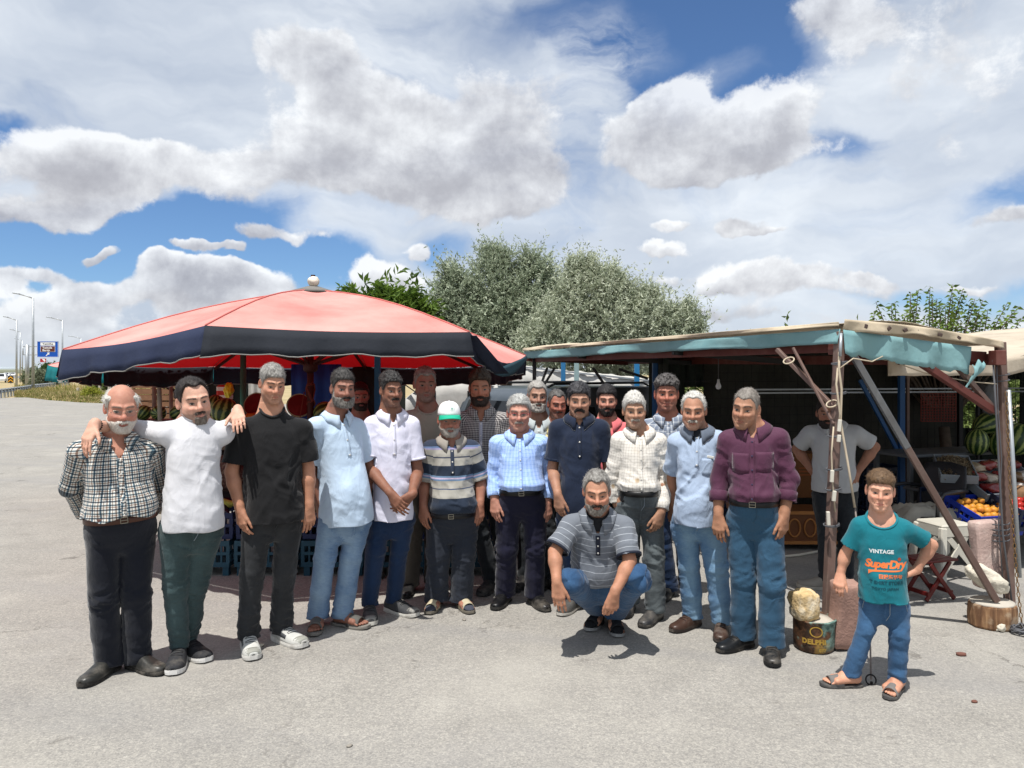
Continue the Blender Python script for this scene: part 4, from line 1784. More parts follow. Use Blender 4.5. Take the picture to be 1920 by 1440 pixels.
	if style in ('polo', 'shirt'):
		n = 29
		rows = [[], [], [], [], []]
		ccol = t.get('cmat', mt)
		wide = t.get('cw', .045)
		gap = t.get('gap', .24)
		for k in range(n):
			f = k / (n - 1)
			a = -math.pi + gap + (2 * math.pi - 2 * gap) * f
			ca, sa = math.cos(a), math.sin(a)
			fr = .5 - .5 * ca
			rx, ry = (.069 + .006 * fr) * sc, (.060 + .012 * fr) * sc
			cxy = Vector((sa * rx, ca * ry - .004 * sc - .012 * fr * sc, 0))
			hz = s.L + (.040 - .052 * fr ** 1.3) * sc
			point = math.exp(-((1 - abs(2 * f - 1)) / .14) ** 2)
			p1 = cxy + Vector((0, 0, hz))
			p0 = cxy * .96 + Vector((0, 0, hz - .034 * sc))
			p2 = cxy * 1.055 + Vector((0, 0, hz - .002 * sc))
			outw = cxy.normalized()
			low = cxy + outw * (.040 + .010 * point) * sc + Vector((0, 0, hz - (wide + .026 * point) * sc))
			rows[0].append(s.pel + s.M @ p0)
			rows[1].append(s.pel + s.M @ p1)
			rows[2].append(s.pel + s.M @ p2)
			w3 = s.pel + s.M @ low
			nr = bv.find_nearest(w3)
			if nr[0] is not None and (nr[0] - w3).length < .12:
				nn = nr[1]
				if nn.dot(s.M @ outw) < 0 and nn.z < 0:
					nn = -nn
				w3 = nr[0] + nn * .0045
			rows[4].append(w3)
			rows[3].append(rows[2][-1].lerp(w3, .55) + (s.M @ outw) * .0015 * sc + Vector((0, 0, .003 * sc)))
		co = strip_mesh('collar', rows, ccol, so, .003)
		if t.get('trim'):
			bmt = bmesh.new()
			bm_tube(bmt, [p for p in rows[4]], .0014, 5)
			obj_bm('collar_trim', bmt, t['trim'], co, True)
	elif style == 'tee' or style == 'crew':
		loop = boundary_loop(V, Q, lambda P: np.linalg.norm(P - np3(ncut), axis=1) < R0 + .03)
		if loop is not None and len(loop) > 8:
			P = V[loop]
			c = P.mean(0)
			rows = []
			idx = np.linspace(0, len(P) - 1, 40).astype(int)
			P = P[idx]
			P = (np.roll(P, 1, 0) + P * 2 + np.roll(P, -1, 0)) / 4
			P = (np.roll(P, 1, 0) + P * 2 + np.roll(P, -1, 0)) / 4
			inn = c - P
			inn /= np.linalg.norm(inn, axis=1)[:, None]
			for k, (a, up) in enumerate(((-.006 * sc, .0015), (.003 * sc, .0030), (.009 * sc, .0025), (.011 * sc, -.002))):
				rows.append([Vector(tuple(p + i_ * a + np3(s.Z) * up)) for p, i_ in zip(P, inn)])
			strip_mesh('collar', rows, t.get('cmat', mt), so, .003, closed=True)
	if style in ('polo', 'shirt'):
		top = s.L - (vz or .05) * sc + .012
		bot = t.get('placket', (s.L * .58) if style == 'polo' else hem * s.L + .004)
		rowsb = [[], [], []]
		z = top
		while z > bot:
			for k, x in enumerate((-.013, 0, .013)):
				p = front(x, z, .0035)
				rowsb[k].append(p)
			z -= .012
		good = [i for i in range(len(rowsb[0])) if all(r[i] is not None for r in rowsb)]
		if len(good) > 3:
			strip_mesh('placket', [[r[i] for i in good] for r in rowsb], t.get('pmat', mt), so, .002)
			nb = t.get('buttons', 3 if style == 'polo' else 6)
			bmb = t.get('bmat', BTN)
			for k in range(nb):
				zz = top - .012 - (top - bot - .03) * (k / max(nb - 1, 1))
				p = front(0, zz, .0065)
				if p is None:
					continue
				b2 = bmesh.new()
				bm_lathe(b2, [(.0055, 0), (.0055, .002), (.004, .0026)], p, 10, s.M @ Matrix.Rotation(R(90), 3, 'X'))
				obj_bm('button', b2, bmb, so, True)
	for (x, z, w, h) in t.get('pockets', ()):
		rowsp = []
		for j in range(7):
			row = []
			for i in range(6):
				pz = z - h * j / 6 - (.012 * (1 - abs(2 * i / 5 - 1)) if j == 6 else 0)
				row.append(front(x + w * (i / 5 - .5), pz, .004))
			rowsp.append(row)
		if all(p is not None for r in rowsp for p in r):
			strip_mesh('pocket', rowsp, t.get('pockmat', mt), so, .0025)
	cuff = t.get('cuff')
	if cuff:
		for i in (0, 1):
			sv = slv[i] if isinstance(slv, (tuple, list)) else slv
			if hands[i] is None and not t.get('allcuffs'):
				continue
			chain = limbs[i][0]
			if sv <= 1:
				a, b = s.sh[i], s.el[i]
				f1 = sv
			else:
				a, b = s.el[i], s.wr[i]
				f1 = sv - 1
			A, B = chain[-1][0], chain[-1][1]
			r0 = chain[-1][2] + (chain[-1][3] - chain[-1][2]) * min(f1 * (b - a).length / (B - A).length, 1)
			M3 = frame_to(b - a)
			Lw = cuff.get('w', .018)
			rows = []
			for f_, dr in ((-Lw, .001), (-Lw * .95, .0045), (0.001, .0035), (.002, -.003)):
				c = a + (b - a).normalized() * ((b - a).length * f1 + f_)
				rows.append([c + M3 @ Vector((math.cos(2 * math.pi * k / 28), math.sin(2 * math.pi * k / 28), 0)) * (r0 + dr + cuff.get('r', 0.0)) for k in range(28)])
			strip_mesh('cuff', rows, cuff.get('mat', mt), so, .0025, closed=True)

def boundary_loop(V, Q, sel):
	e = np.concatenate([Q[:, [0, 1]], Q[:, [1, 2]], Q[:, [2, 3]], Q[:, [3, 0]]])
	key = {}
	for a, b in e.tolist():
		k = (a, b) if a < b else (b, a)
		key[k] = key.get(k, 0) + 1
	nb = {}
	ok = sel(V)
	for (a, b), n in key.items():
		if n == 1 and ok[a] and ok[b]:
			nb.setdefault(a, []).append(b)
			nb.setdefault(b, []).append(a)
	best = None
	seen = set()
	for st in list(nb):
		if st in seen:
			continue
		loop = [st]
		seen.add(st)
		cur = st
		while True:
			nx = [x for x in nb[cur] if x not in seen]
			if not nx:
				break
			cur = nx[0]
			seen.add(cur)
			loop.append(cur)
		if best is None or len(loop) > len(best):
			best = loop
	return np.array(best) if best else None

def add_trousers(s, o, q, seed):
	t = q.get('trousers')
	if t is None:
		return
	sc = s.sc
	st = t.get('res', .0098)
	top = t.get('top', .17) if q.get('shirt', {}).get('tuck') or t.get('belt') or t.get('top', 0) > .22 else min(t.get('top', .17), .10)
	th, kn_, he = [a * sc * .90 for a in t.get('legs', (.092, .072, .068))]
	hemz = t.get('hemz', .050) * (1 if sc > .9 else .8)
	pts = s.hip + s.kn + s.ank + [s.pel + s.M @ Vector((x * .24, y * .26, z)) for x in (-1, 1) for y in (-1, 1) for z in (-.16, top * s.L + .04)]
	lo = np.min([tuple(p) for p in pts], axis=0) - .11
	hi = np.max([tuple(p) for p in pts], axis=0) + .11
	lo[2] = max(lo[2], -.03)
	G = Field(axis(lo[0], hi[0], st), axis(lo[1], hi[1], st), axis(lo[2], hi[2], st))
	s.put_torso(G, t.get('ease', .010), .03, tmin=-.24)
	cr = s.pel + s.M @ Vector((0, .012, -.075 * sc))
	G.cap(cr + s.M @ Vector((-.03, 0, 0)) * sc, cr + s.M @ Vector((.03, 0, 0)) * sc, .068 * sc, k=.04)
	legs = []
	for i in (0, 1):
		h = s.hip[i] + Vector((0, 0, -.03 * sc))
		a2 = s.ank[i] + (s.ank[i] - s.kn[i]).normalized() * .06 * sc
		m = s.kn[i].lerp(a2, .5)
		legs.append([(h, s.kn[i], th, kn_), (s.kn[i], m, kn_, (kn_ + he) / 2 * .985), (m, a2, (kn_ + he) / 2 * .985, he)])
		for k, (a, b, ra, rb) in enumerate(legs[-1]):
			G.cap(a, b, ra, rb, .035 if k == 0 else .015)
	V, Q = G.mesh()
	V = relax(V, Q, 1, .4)
	d0 = s.torso_at(V, t.get('ease', .010), False, -.14)
	ds = [d0]
	for i in (0, 1):
		best = None
		for k, (a, b, ra, rb) in enumerate(legs[i]):
			v, al = seg_dist(V, a, b, ra, rb)
			if k == 0:
				v = v + np.where(al < 0, .05, 0)
			best = v if best is None else np.minimum(best, v)
		ds.append(best)
	lab = np.argmin(np.stack(ds), axis=0)

	def uv_p(P):
		x, y, z = s.local(P)
		a = np.arctan2(x, -y) * .16 * s.wsc
		return np.where(x < 0, a + .088, a - .088), z + .3

	def uv_leg(i):
		def f(P):
			bv = None
			u = limb_uv(P, legs[i][0][0], legs[i][0][1], th)
			v1, s1 = seg_dist(P, legs[i][1][0], legs[i][2][1], kn_, he)
			v0, s0 = seg_dist(P, *legs[i][0])
			L0 = (legs[i][0][1] - legs[i][0][0]).length
			low = (s1 > 0) & (v1 < v0 + .01)
			u = np.where(low, limb_uv(P, legs[i][1][0], legs[i][2][1], kn_), u)
			return u, np.where(low, -L0 - s1, -np.clip(s0, -1, L0)) + .3
		return f
	N = vnormals(V, Q)
	am = t.get('fold', 1.0) * .0066 * sc
	V2 = V.copy()
	for i in (0, 1):
		u, v = uv_leg(i)(V)
		L0 = (legs[i][0][1] - legs[i][0][0]).length
		al = .3 - v
		Lt = L0 + (legs[i][2][1] - legs[i][1][0]).length
		kk = np.exp(-((al - L0) / .10) ** 2)
		hh = sst(al, Lt - t.get('stack', .26), Lt - .04)
		cc = np.exp(-(al / .10) ** 2)
		D1 = drape(V, N, u, v, seed + i * 5 + 2, am, [(1.25, 30, 6, 1.0), (1.9, 28, 6, 1.0)])
		D2 = drape(V, N, u, v, seed + i * 5 + 9, am, [(.15, 11, 2.6, 1.0), (-.3, 13, 3, .7)])
		w1 = np.clip(.22 + kk * .9 + hh * t.get('stackamp', 1.0) + cc * .5, 0, 2.2)
		m_ = lab == i + 1
		dV = (D1 - V) * w1[:, None] + (D2 - V) * (.85 * (1 - .6 * hh))[:, None]
		V2[m_] = V[m_] + dV[m_]
		if t.get('crease'):
			V2[m_] += (N * (np.exp(-(u / .012) ** 2) * .005)[:, None])[m_]
	u, v = uv_p(V)
	Dp = drape(V, N, u, v, seed + 20, am * .6, [(1.2, 20, 5, 1.0), (.6, 14, 4, .8)])
	m_ = lab == 0
	V2[m_] = Dp[m_]
	V = V2

	def cfun(P, l):
		x, y, z = s.local(P)
		c = z - top * s.L - t.get('topback', .02) * np.clip(y, 0, .1) / .1
		hz = hemz + .005 * np.sin(np.arctan2(P[:, 0], P[:, 1]) * 2 + seed)
		c = np.where(l > 0, np.maximum(hz - P[:, 2], np.where(l > 0, -1, c)), c)
		return c.astype(f4)
	V, Q, lab = cut_open(V, Q, lab, cfun)
	mt = t['mat']
	tr = cloth_object('trousers', V, Q, lab, {0: uv_p, 1: uv_leg(0), 2: uv_leg(1)}, mt, o, .004)
	bv = bvh_of(V, Q)
	back = s.M @ Vector((0, 1, 0))
	if t.get('seams', True):
		def fp(x, z, lift=.002):
			h = bv.ray_cast(s.pel + s.M @ Vector((x, -.6, z)), back, 1.2)
			return None if h[0] is None else h[0] - back * lift
		paths = [[fp(.022, top * s.L - .01 - k * .012) if k < 8 else fp(.022 - (k - 7) * .006, top * s.L - .01 - k * .012) for k in range(11)]]
		for sg in (-1, 1):
			paths.append([fp(sg * (.070 + .058 * s.wsc * math.sin(k / 8 * math.pi / 2)), top * s.L - .012 - .062 * (1 - math.cos(k / 8 * math.pi / 2))) for k in range(9)])
		for pth in paths:
			pth = [p for p in pth if p is not None]
			if len(pth) > 3:
				bm = bmesh.new()
				bm_tube(bm, pth, .0018, 4)
				obj_bm('seam', bm, t.get('seammat', mt), tr, True)
	if t.get('belt'):
		b = t['belt']
		rows = [[], [], []]
		n = 48
		zb = top * s.L - .016 * sc
		hw, fd, bd = s.profile(np.array([zb / s.L]), t.get('ease', .010) + .008)
		for k in range(n):
			a = 2 * math.pi * k / n
			dp = float(fd[0] if math.cos(a) > 0 else bd[0])
			e = 2 / 2.35
			x = math.copysign(abs(math.sin(a)) ** e, math.sin(a)) * float(hw[0])
			y = -math.copysign(abs(math.cos(a)) ** e, math.cos(a)) * dp
			for j, dz in enumerate((-.019, 0, .019)):
				rows[j].append(s.pel + s.M @ Vector((x, y, zb + dz * sc)))
		bo = strip_mesh('belt', rows, mat('leather_' + b['c'].strip('#'), b['c'], rough=.42, var=.10, bump=.3, bscale=220), o, .004, closed=True)
		if b.get('buckle', True):
			bm = bmesh.new()
			y = -float(fd[0]) - .006
			x0 = b.get('bx', 0.0)
			w, h = .0175, .0155
			pts = [s.pel + s.M @ Vector((x0 + dx * w, y, zb + dz * h)) for dx, dz in ((-1, -1), (1, -1), (1, 1), (-1, 1), (-1, -1))]
			for k in range(4):
				bm_bar(bm, pts[k], pts[k + 1], .003, .0035)
			bm_bar(bm, s.pel + s.M @ Vector((x0 - w, y - .002, zb)), s.pel + s.M @ Vector((x0 + w, y - .002, zb)), .003)
			obj_bm('buckle', bm, mat('buckle_metal', '#8f8b80', rough=.3, metal=.9, var=.05), bo)

def add_footwear(s, o, q, fs):
	kind = q.get('shoe', 'leather')
	c = q.get('shoec', '#1a1a1b')
	c2 = q.get('solec', '#20201f')
	um = mat('shoe_%s_%s' % (kind, c.strip('#')), c, rough=.38 if kind == 'leather' else .8, var=.14, vscale=14, bump=.25 if kind == 'leather' else .5, bscale=160,
			dirt='#8d857a', dirt_scale=9, dirt_amt=.35)
	sm = mat('sole_' + c2.strip('#'), c2, rough=.75, var=.12, vscale=20, dirt='#8d857a', dirt_scale=14, dirt_amt=.4)
	for i in (0, 1):
		big = 1 if i == 0 else -1
		ank, f = s.ank[i], s.fdir[i]
		lift = 0.0
		k2 = 'leather' if kind == 'sandal' else kind
		up, so, top_at, F, S = shoe_meshes(ank, f, fs, k2, big)
		if kind != 'sandal':
			u = mesh_np('shoe', up[0], up[1], um, o)
			md = u.modifiers.new('thickness', 'SOLIDIFY')
			md.thickness = .004
			mesh_np('sole', so[0], so[1], sm, u, smooth=False)
			if q.get('toecap'):
				rows = []
				for t in (.80, .87, .93, .975):
					rows.append([top_at(t, -1 + 2 * k / 12, .0035) for k in range(13)])
				strip_mesh('toe_cap', rows, mat('toecap_' + q['toecap'].strip('#'), q['toecap'], rough=.7, var=.1), u, .003)
			lc = q.get('lace')
			if lc:
				bm = bmesh.new()
				for k in range(5):
					t = .40 + k * .055
					a = [top_at(t + (.014 if (k % 2) else -.014) * x, x * .62, .004) for x in (-1, -.5, 0, .5, 1)]
					bm_tube(bm, a, .0032, 5)
				obj_bm('laces', bm, mat('lace_' + lc.strip('#'), lc, rough=.9, var=.1), u, True)
			if q.get('panel'):
				for sd in (-1, 1):
					rows = []
					for a in (.25, .55, .85):
						rows.append([top_at(.10 + .5 * k / 8, sd * (1.0 - .16 * a * a - .10 * (k / 8) * a), .004) for k in range(9)])
					strip_mesh('side_panel', rows, mat('shoepanel_' + q['panel'].strip('#'), q['panel'], rough=.6, var=.1), u, .002)
		else:
			u = mesh_np('sandal', so[0], so[1], sm, o, smooth=False)
			bands = q.get('bands', ((.56, .80),))
			bmt = mat('band_' + q.get('bandc', '#5d5a55').strip('#'), q.get('bandc', '#5d5a55'), rough=.75, var=.15, vscale=20, bump=.4, bscale=150)
			for (t0, t1) in bands:
				rows = []
				for j in range(5):
					t = t0 + (t1 - t0) * j / 4
					row = []
					for k in range(13):
						a = math.pi * k / 12
						base = Vector((ank.x, ank.y, 0)) + F * (t * .285 * fs - .075 * fs)
						h = (.092 - .055 * t) * fs + .020 * fs
						w = (.046 if t > .3 else .040) * fs
						row.append(base + S * (-math.cos(a) * w + big * .010 * math.sin(max(t - .45, 0) * 2.6) * fs) + Vector((0, 0, .012 * fs + math.sin(a) ** .8 * (h - .008 * fs))))
					rows.append(row)
				strip_mesh('strap', rows, bmt, u, .004)
		if q.get('sock'):
			pass
def socks(s, o, c):
	m = mat('sock_' + c.strip('#'), c, rough=.95, var=.08, bump=.4, bscale=400)
	for i in (0, 1):
		big = 1 if i == 0 else -1
		fs = s.q.get('fs', 1.0) * s.sc
		F = s.fdir[i]
		S = Vector((F.y, -F.x, 0))
		b = Vector((s.ank[i].x, s.ank[i].y, 0))
		rings = []
		for t, w, h0, h1 in ((0.02, .012, .030, .060), (.08, .032, .020, .090), (.20, .036, .020, .125), (.34, .036, .020, .118), (.46, .040, .020, .092), (.62, .0455, .020, .070), (.78, .046, .020, .060), (.90, .038, .021, .050), (.97, .022, .024, .040), (.985, .006, .028, .034)):
			c0 = b + F * (t * .285 * fs - .075 * fs) + S * (big * .010 * math.sin(max(t - .45, 0) * 2.6) * fs)
			rings.append([c0 + S * (math.cos(a) * w * fs) + Vector((0, 0, ((h0 + h1) / 2 + math.sin(a) * (h1 - h0) / 2) * fs)) for a in [2 * math.pi * k / 14 for k in range(14)]])
		strip_mesh('sock', [r + [] for r in rings], m, o, 0, closed=True)

def phone_pouch(s, o):
	m = mat('pouch_black', '#141416', rough=.5, var=.1, bump=.2, bscale=200)
	bm = bmesh.new()
	p = s.pel + s.M @ Vector((-.135 * s.wsc, -.085, .155 * s.L))
	bm_box(bm, p, (.065, .035, .105), Matrix.Rotation(R(-28), 3, 'Z'), .008)
	obj_bm('belt_pouch', bm, m, o)
	b2 = bmesh.new()
	bm_box(b2, p + Vector((-.004, -.020, .020)), (.045, .006, .055), Matrix.Rotation(R(-28), 3, 'Z'), .002)
	obj_bm('pouch_flap', b2, m, o)

def text_mesh(name, body, size, mt, parent, place, bold=0.0, spacing=1.0, align='CENTER', shear=0.0, res=3, sx=1.0):
	cu = bpy.data.curves.new(name, 'FONT')
	cu.body = body
	cu.size = size
	cu.align_x = align
	cu.align_y = 'CENTER'
	cu.offset = bold
	cu.space_character = spacing
	cu.shear = shear
	cu.resolution_u = res
	ob = bpy.data.objects.new(name, cu)
	COL.objects.link(ob)
	dg = bpy.context.evaluated_depsgraph_get()
	me = bpy.data.meshes.new_from_object(ob.evaluated_get(dg))
	bpy.data.objects.remove(ob)
	bpy.data.curves.remove(cu)
	bm = bmesh.new()
	bm.from_mesh(me)
	bpy.data.meshes.remove(me)
	bmesh.ops.triangulate(bm, faces=bm.faces[:])
	for _ in range(2):
		es = [e for e in bm.edges if e.calc_length() > size * .16]
		if not es:
			break
		bmesh.ops.subdivide_edges(bm, edges=es, cuts=1)
		bmesh.ops.triangulate(bm, faces=bm.faces[:])
	bad = []
	for v in bm.verts:
		p = place(v.co.x * sx, v.co.y)
		if p is None:
			bad.append(v)
		else:
			v.co = p
	if bad:
		bmesh.ops.delete(bm, geom=bad, context='VERTS')
	return obj_bm(name, bm, mt, parent)

def boy_print(s, o):
	W = mat('print_white', '#cfd6d6', rough=.85, var=.12, vscale=60)
	O_ = mat('print_orange', '#d9713a', rough=.8, var=.10, vscale=60)
	K = mat('print_dark', '#0c4450', rough=.85, var=.2, vscale=80)
	RD = mat('print_red', '#a3452f', rough=.8, var=.1)
	L = s.L

	def at(x0, z0):
		return lambda x, y: s.front(x0 + x, z0 + y, .0016)
	text_mesh('print', 'VINTAGE', .027, W, s.shirt, at(-.012, L * .620), bold=.0011, spacing=1.05)
	text_mesh('print', 'SuperDry', .054, O_, s.shirt, at(.004, L * .48), bold=.0024, spacing=.90, shear=.22)
	bm = bmesh.new()
	ok = True
	rows = []
	for j in range(3):
		row = []
		for k in range(17):
			f = k / 16
			x = -.078 + .150 * f
			z = L * .48 - .031 + .006 * f - .010 * j / 2 * (1 - .3 * f) - (.012 * math.exp(-((f - 0) / .06) ** 2) * j / 2)
			row.append(s.front(x, z, .0018))
		rows.append(row)
	if all(p is not None for r in rows for p in r):
		strip_mesh('print', rows, O_, s.shirt, 0)
	text_mesh('print', '目娱乐节爷', .024, O_, s.shirt, at(.026, L * .48 - .062), bold=.0006, spacing=.92)
	text_mesh('print', 'T SHIRT STORE', .024, K, s.shirt, at(.006, L * .48 - .092), bold=.0009, spacing=.98)
	text_mesh('print', 'TOKYO JAPAN', .018, K, s.shirt, at(.000, L * .48 - .124), bold=.0006, spacing=1.1)
	b2 = bmesh.new()
	c = s.front(.072, L * .48 + .028, .0020)
	if c is not None:
		vs = []
		for k in range(16):
			a = 2 * math.pi * k / 16
			p = s.front(.072 + .0085 * math.cos(a), L * .48 + .028 + .0100 * math.sin(a), .0020)
			if p is not None:
				vs.append(b2.verts.new(p))
		if len(vs) > 6:
			b2.faces.new(vs)
		obj_bm('print', b2, RD, s.shirt)
	bm.free()

def bracelet(s, o, i, c, r):
	m = mat('bracelet_' + c.strip('#'), c, rough=.4, var=.2, vscale=60)
	a = s.el[i].lerp(s.wr[i], .93)
	M3 = frame_to(s.wr[i] - s.el[i])
	bm = bmesh.new()
	n = 18
	for k in range(n):
		p = a + M3 @ Vector((math.cos(2 * math.pi * k / n), math.sin(2 * math.pi * k / n), 0)) * .0315
		if r > .0035:
			bmesh.ops.create_icosphere(bm, subdivisions=1, radius=.0055, matrix=Matrix.Translation(p))
	if r <= .0035:
		bm_tube(bm, [a + M3 @ Vector((math.cos(2 * math.pi * k / n), math.sin(2 * math.pi * k / n), 0)) * .0315 for k in range(n + 1)], r, 6, False)
	obj_bm('bracelet', bm, m, o, True)

def pocket_bits(s, o, x, z, w):
	p = s.front(x, z, .006)
	if p is None:
		return
	bm = bmesh.new()
	bm_box(bm, p, (w, .006, .016), Matrix.Rotation(.2, 3, 'Y'), .002)
	obj_bm('pocket_paper', bm, mat('paper_white', '#d8d8d2', rough=.8, var=.05), o)
def asphalt(t, tc):
	v = tc.outputs['Object']
	vo = t.new('ShaderNodeTexVoronoi', feature='F1')
	t.link(v, vo.inputs['Vector'])
	vo.inputs['Scale'].default_value = 135.0
	chip = t.sep(vo.outputs['Color'])[0]
	n1 = t.noise(v, 34, 3.0, .7)
	n2 = t.noise(v, 3.2, 6.0, .65)
	n3 = t.noise(v, .55, 5.0, .6)
	base = t.ramp(t.math('ADD', t.math('MULTIPLY', chip, .42), t.math('MULTIPLY', n1, .58)),
				[(.18, lin('#75726e')), (.38, lin('#86837e')), (.62, lin('#949089')), (.85, lin('#aaa69d'))])
	f = t.math('ADD', .66, t.math('ADD', t.math('MULTIPLY', n2, .42), t.math('MULTIPLY', t.noise(t.vmath('ADD', v, (2, 9, 0)), .9, 6.0, .7), .30)))
	base = t.mix(1.0, base, t.comb(f, f, f), 'MULTIPLY')
	base = t.mix(t.math('MULTIPLY', t.sstep(n3, .48, .66), .35), base, (*lin('#8d8b89'), 1))
	base = t.mix(t.math('MULTIPLY', t.sstep(t.noise(t.vmath('ADD', v, (9, 4, 0)), .8, 5.0, .6), .52, .72), .40), base, (*lin('#a9a59c'), 1))
	cv = t.vmath('ADD', v, t.comb(t.math('MULTIPLY', t.math('SUBTRACT', n2, .5), 1.1), t.math('MULTIPLY', t.math('SUBTRACT', t.noise(t.vmath('ADD', v, (7, 2, 0)), 3.0, 5.0, .65), .5), 1.1), 0.0))
	vc = t.new('ShaderNodeTexVoronoi', feature='DISTANCE_TO_EDGE')
	t.link(cv, vc.inputs['Vector'])
	vc.inputs['Scale'].default_value = .55
	crk = t.math('MULTIPLY', t.sstep(vc.outputs['Distance'], .003, .010, 1.0, 0.0), t.sstep(t.noise(t.vmath('ADD', v, (1, 6, 0)), .7, 3.0, .5), .50, .62))
	base = t.mix(t.math('MULTIPLY', crk, .55), base, (*lin('#55514c'), 1))
	tb = t.math('ADD', t.math('MULTIPLY', t.sep(v)[1], .9), t.math('MULTIPLY', t.sep(v)[0], .28))
	tw = t.noise(t.comb(tb, t.math('MULTIPLY', t.sep(v)[0], .05), 0), 1.3, 3.0, .6)
	base = t.mix(t.math('MULTIPLY', t.sstep(tw, .52, .66), .22), base, (*lin('#77777a'), 1))
	n4 = t.noise(t.vmath('ADD', v, (3.7, 8.1, 0)), 2.1, 5.0, .7)
	base = t.mix(t.math('MULTIPLY', t.sstep(n4, .63, .72), .55), base, (*lin('#4b4743'), 1))
	return base

ASPH = mat('asphalt_chip', rough=.93, var=0, bump=.5, bscale=120, spec=.2, fn=asphalt, bdist=.004)
EARTH = mat('dry_earth', '#a08f6c', rough=.95, var=.25, vscale=.6, bump=.5, bscale=20, dirt='#7d7a4c', dirt_scale=.25, dirt_amt=.7)
ROAD = mat('road_asphalt', '#77777a', rough=.9, var=.12, vscale=2.0)
PAINT = mat('road_paint', '#dcdcd6', rough=.7, var=.08)

def poly_sheet(name, pts, z, mt, kind='structure'):
	bm = bmesh.new()
	bm.faces.new([bm.verts.new((x, y, z)) for x, y in pts])
	o = obj_bm(name, bm, mt)
	return tag(o, kind=kind)

def ground():
	bm = bmesh.new()
	n = 40
	c = bm.verts.new((0, 0, -.012))
	rings = []
	for r in (60, 400, 3500):
		rings.append([bm.verts.new((r * math.cos(2 * math.pi * k / n), r * math.sin(2 * math.pi * k / n), -.012)) for k in range(n)])
	for k in range(n):
		bm.faces.new((c, rings[0][k], rings[0][(k + 1) % n]))
		for i in (0, 1):
			bm.faces.new((rings[i][k], rings[i + 1][k], rings[i + 1][(k + 1) % n], rings[i][(k + 1) % n]))
	tag(obj_bm('ground', bm, EARTH), kind='structure')
	e = [(-60, -14), (-44, 30), (-33.5, 48), (-32.2, 51.0), (-30.6, 50.2), (-27.6, 45.5), (-24.5, 42.2), (-21.2, 40.4), (-16, 39.5), (-9, 39), (16, 34), (26, -14)]
	r_ = random.Random(5)
	pts = []
	for i in range(len(e)):
		a, b = e[i], e[(i + 1) % len(e)]
		m = 6 if 2 <= i <= 9 else 1
		for k in range(m):
			f = k / m
			pts.append((a[0] + (b[0] - a[0]) * f + (r_.uniform(-.25, .25) if m > 1 else 0), a[1] + (b[1] - a[1]) * f + (r_.uniform(-.3, .3) if m > 1 else 0)))
	bm = bmesh.new()
	bm.faces.new([bm.verts.new((x, y, 0)) for x, y in pts])
	tag(obj_bm('forecourt', bm, ASPH), kind='structure')
	a0, a1 = Vector((-62, 40, 0)), Vector((-480, 900, 0))
	d = (a1 - a0).normalized()
	s = Vector((d.y, -d.x, 0))
	poly_sheet('road', [tuple((a0 - d * 80 + s * 7)[:2]), tuple((a1 + s * 7)[:2]), tuple((a1 - s * 9)[:2]), tuple((a0 - d * 80 - s * 9)[:2])], -.006, ROAD)
	for off in (6.2, -1.0, -8.2):
		bm = bmesh.new()
		p = [a0 - d * 60 + s * (off + .1), a1 + s * (off + .1), a1 + s * (off - .1), a0 - d * 60 + s * (off - .1)]
		bm.faces.new([bm.verts.new((v.x, v.y, -.002)) for v in p])
		tag(obj_bm('road_marking', bm, PAINT), kind='structure')

def hills():
	hm_ = mat('far_hill', '#8d8a78', rough=1, var=.2, vscale=.02)
	r_ = random.Random(4)
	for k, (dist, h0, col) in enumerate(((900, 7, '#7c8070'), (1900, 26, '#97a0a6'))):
		bm = bmesh.new()
		prev = None
		for i in range(161):
			a = -1.3 + 2.6 * i / 160
			h = h0 * (.5 + .5 * mnoise.noise(Vector((a * 6 + k * 9, k, 0))) + .25 * mnoise.noise(Vector((a * 25, k, 3))))
			h = max(h, .8)
			x, y = math.sin(a) * dist, math.cos(a) * dist
			cur = [bm.verts.new((x, y, -1)), bm.verts.new((x * 1.0, y * 1.0, h * .7)), bm.verts.new((x * 1.10, y * 1.10, h)), bm.verts.new((x * 1.3, y * 1.3, -1))]
			if prev:
				for j in range(3):
					bm.faces.new((prev[j], cur[j], cur[j + 1], prev[j + 1]))
			prev = cur
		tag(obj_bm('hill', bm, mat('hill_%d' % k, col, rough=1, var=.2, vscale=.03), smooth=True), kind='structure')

def leaf_cloud(name, mt, parent, P, D, size, aspect, col, fold=0.0, seed=1):
	rs = np.random.RandomState(seed)
	n = len(P)
	D = D / np.maximum(np.linalg.norm(D, axis=1), 1e-6)[:, None]
	A = rs.normal(size=(n, 3)).astype(f4)
	A[:, 2] += .8
	S = np.cross(D, A)
	S /= np.maximum(np.linalg.norm(S, axis=1), 1e-6)[:, None]
	U = np.cross(S, D)
	sz = (size * rs.uniform(.65, 1.25, n))[:, None].astype(f4)
	w = sz * aspect * .5
	a = P
	m = P + D * sz * .5 + U * sz * .08
	e = P + D * sz - U * sz * fold
	V = np.stack([a, m + S * w, e, m - S * w], axis=1).reshape(-1, 3)
	F = np.arange(n * 4, dtype=np.int32).reshape(-1, 4)
	C = np.repeat(col, 4, axis=0)
	return mesh_np(name, V, F, mt, parent, smooth=False, col=C)

def leaf_mat(name, tr=.35):
	m = mat(name, attr=True, rough=.62, var=0, spec=.3)
	return translucent(m, tr)

LEAF = leaf_mat('leaf_tissue')
BARK = mat('bark', '#5b5046', rough=.95, var=.3, vscale=14, bump=.8, bscale=50)

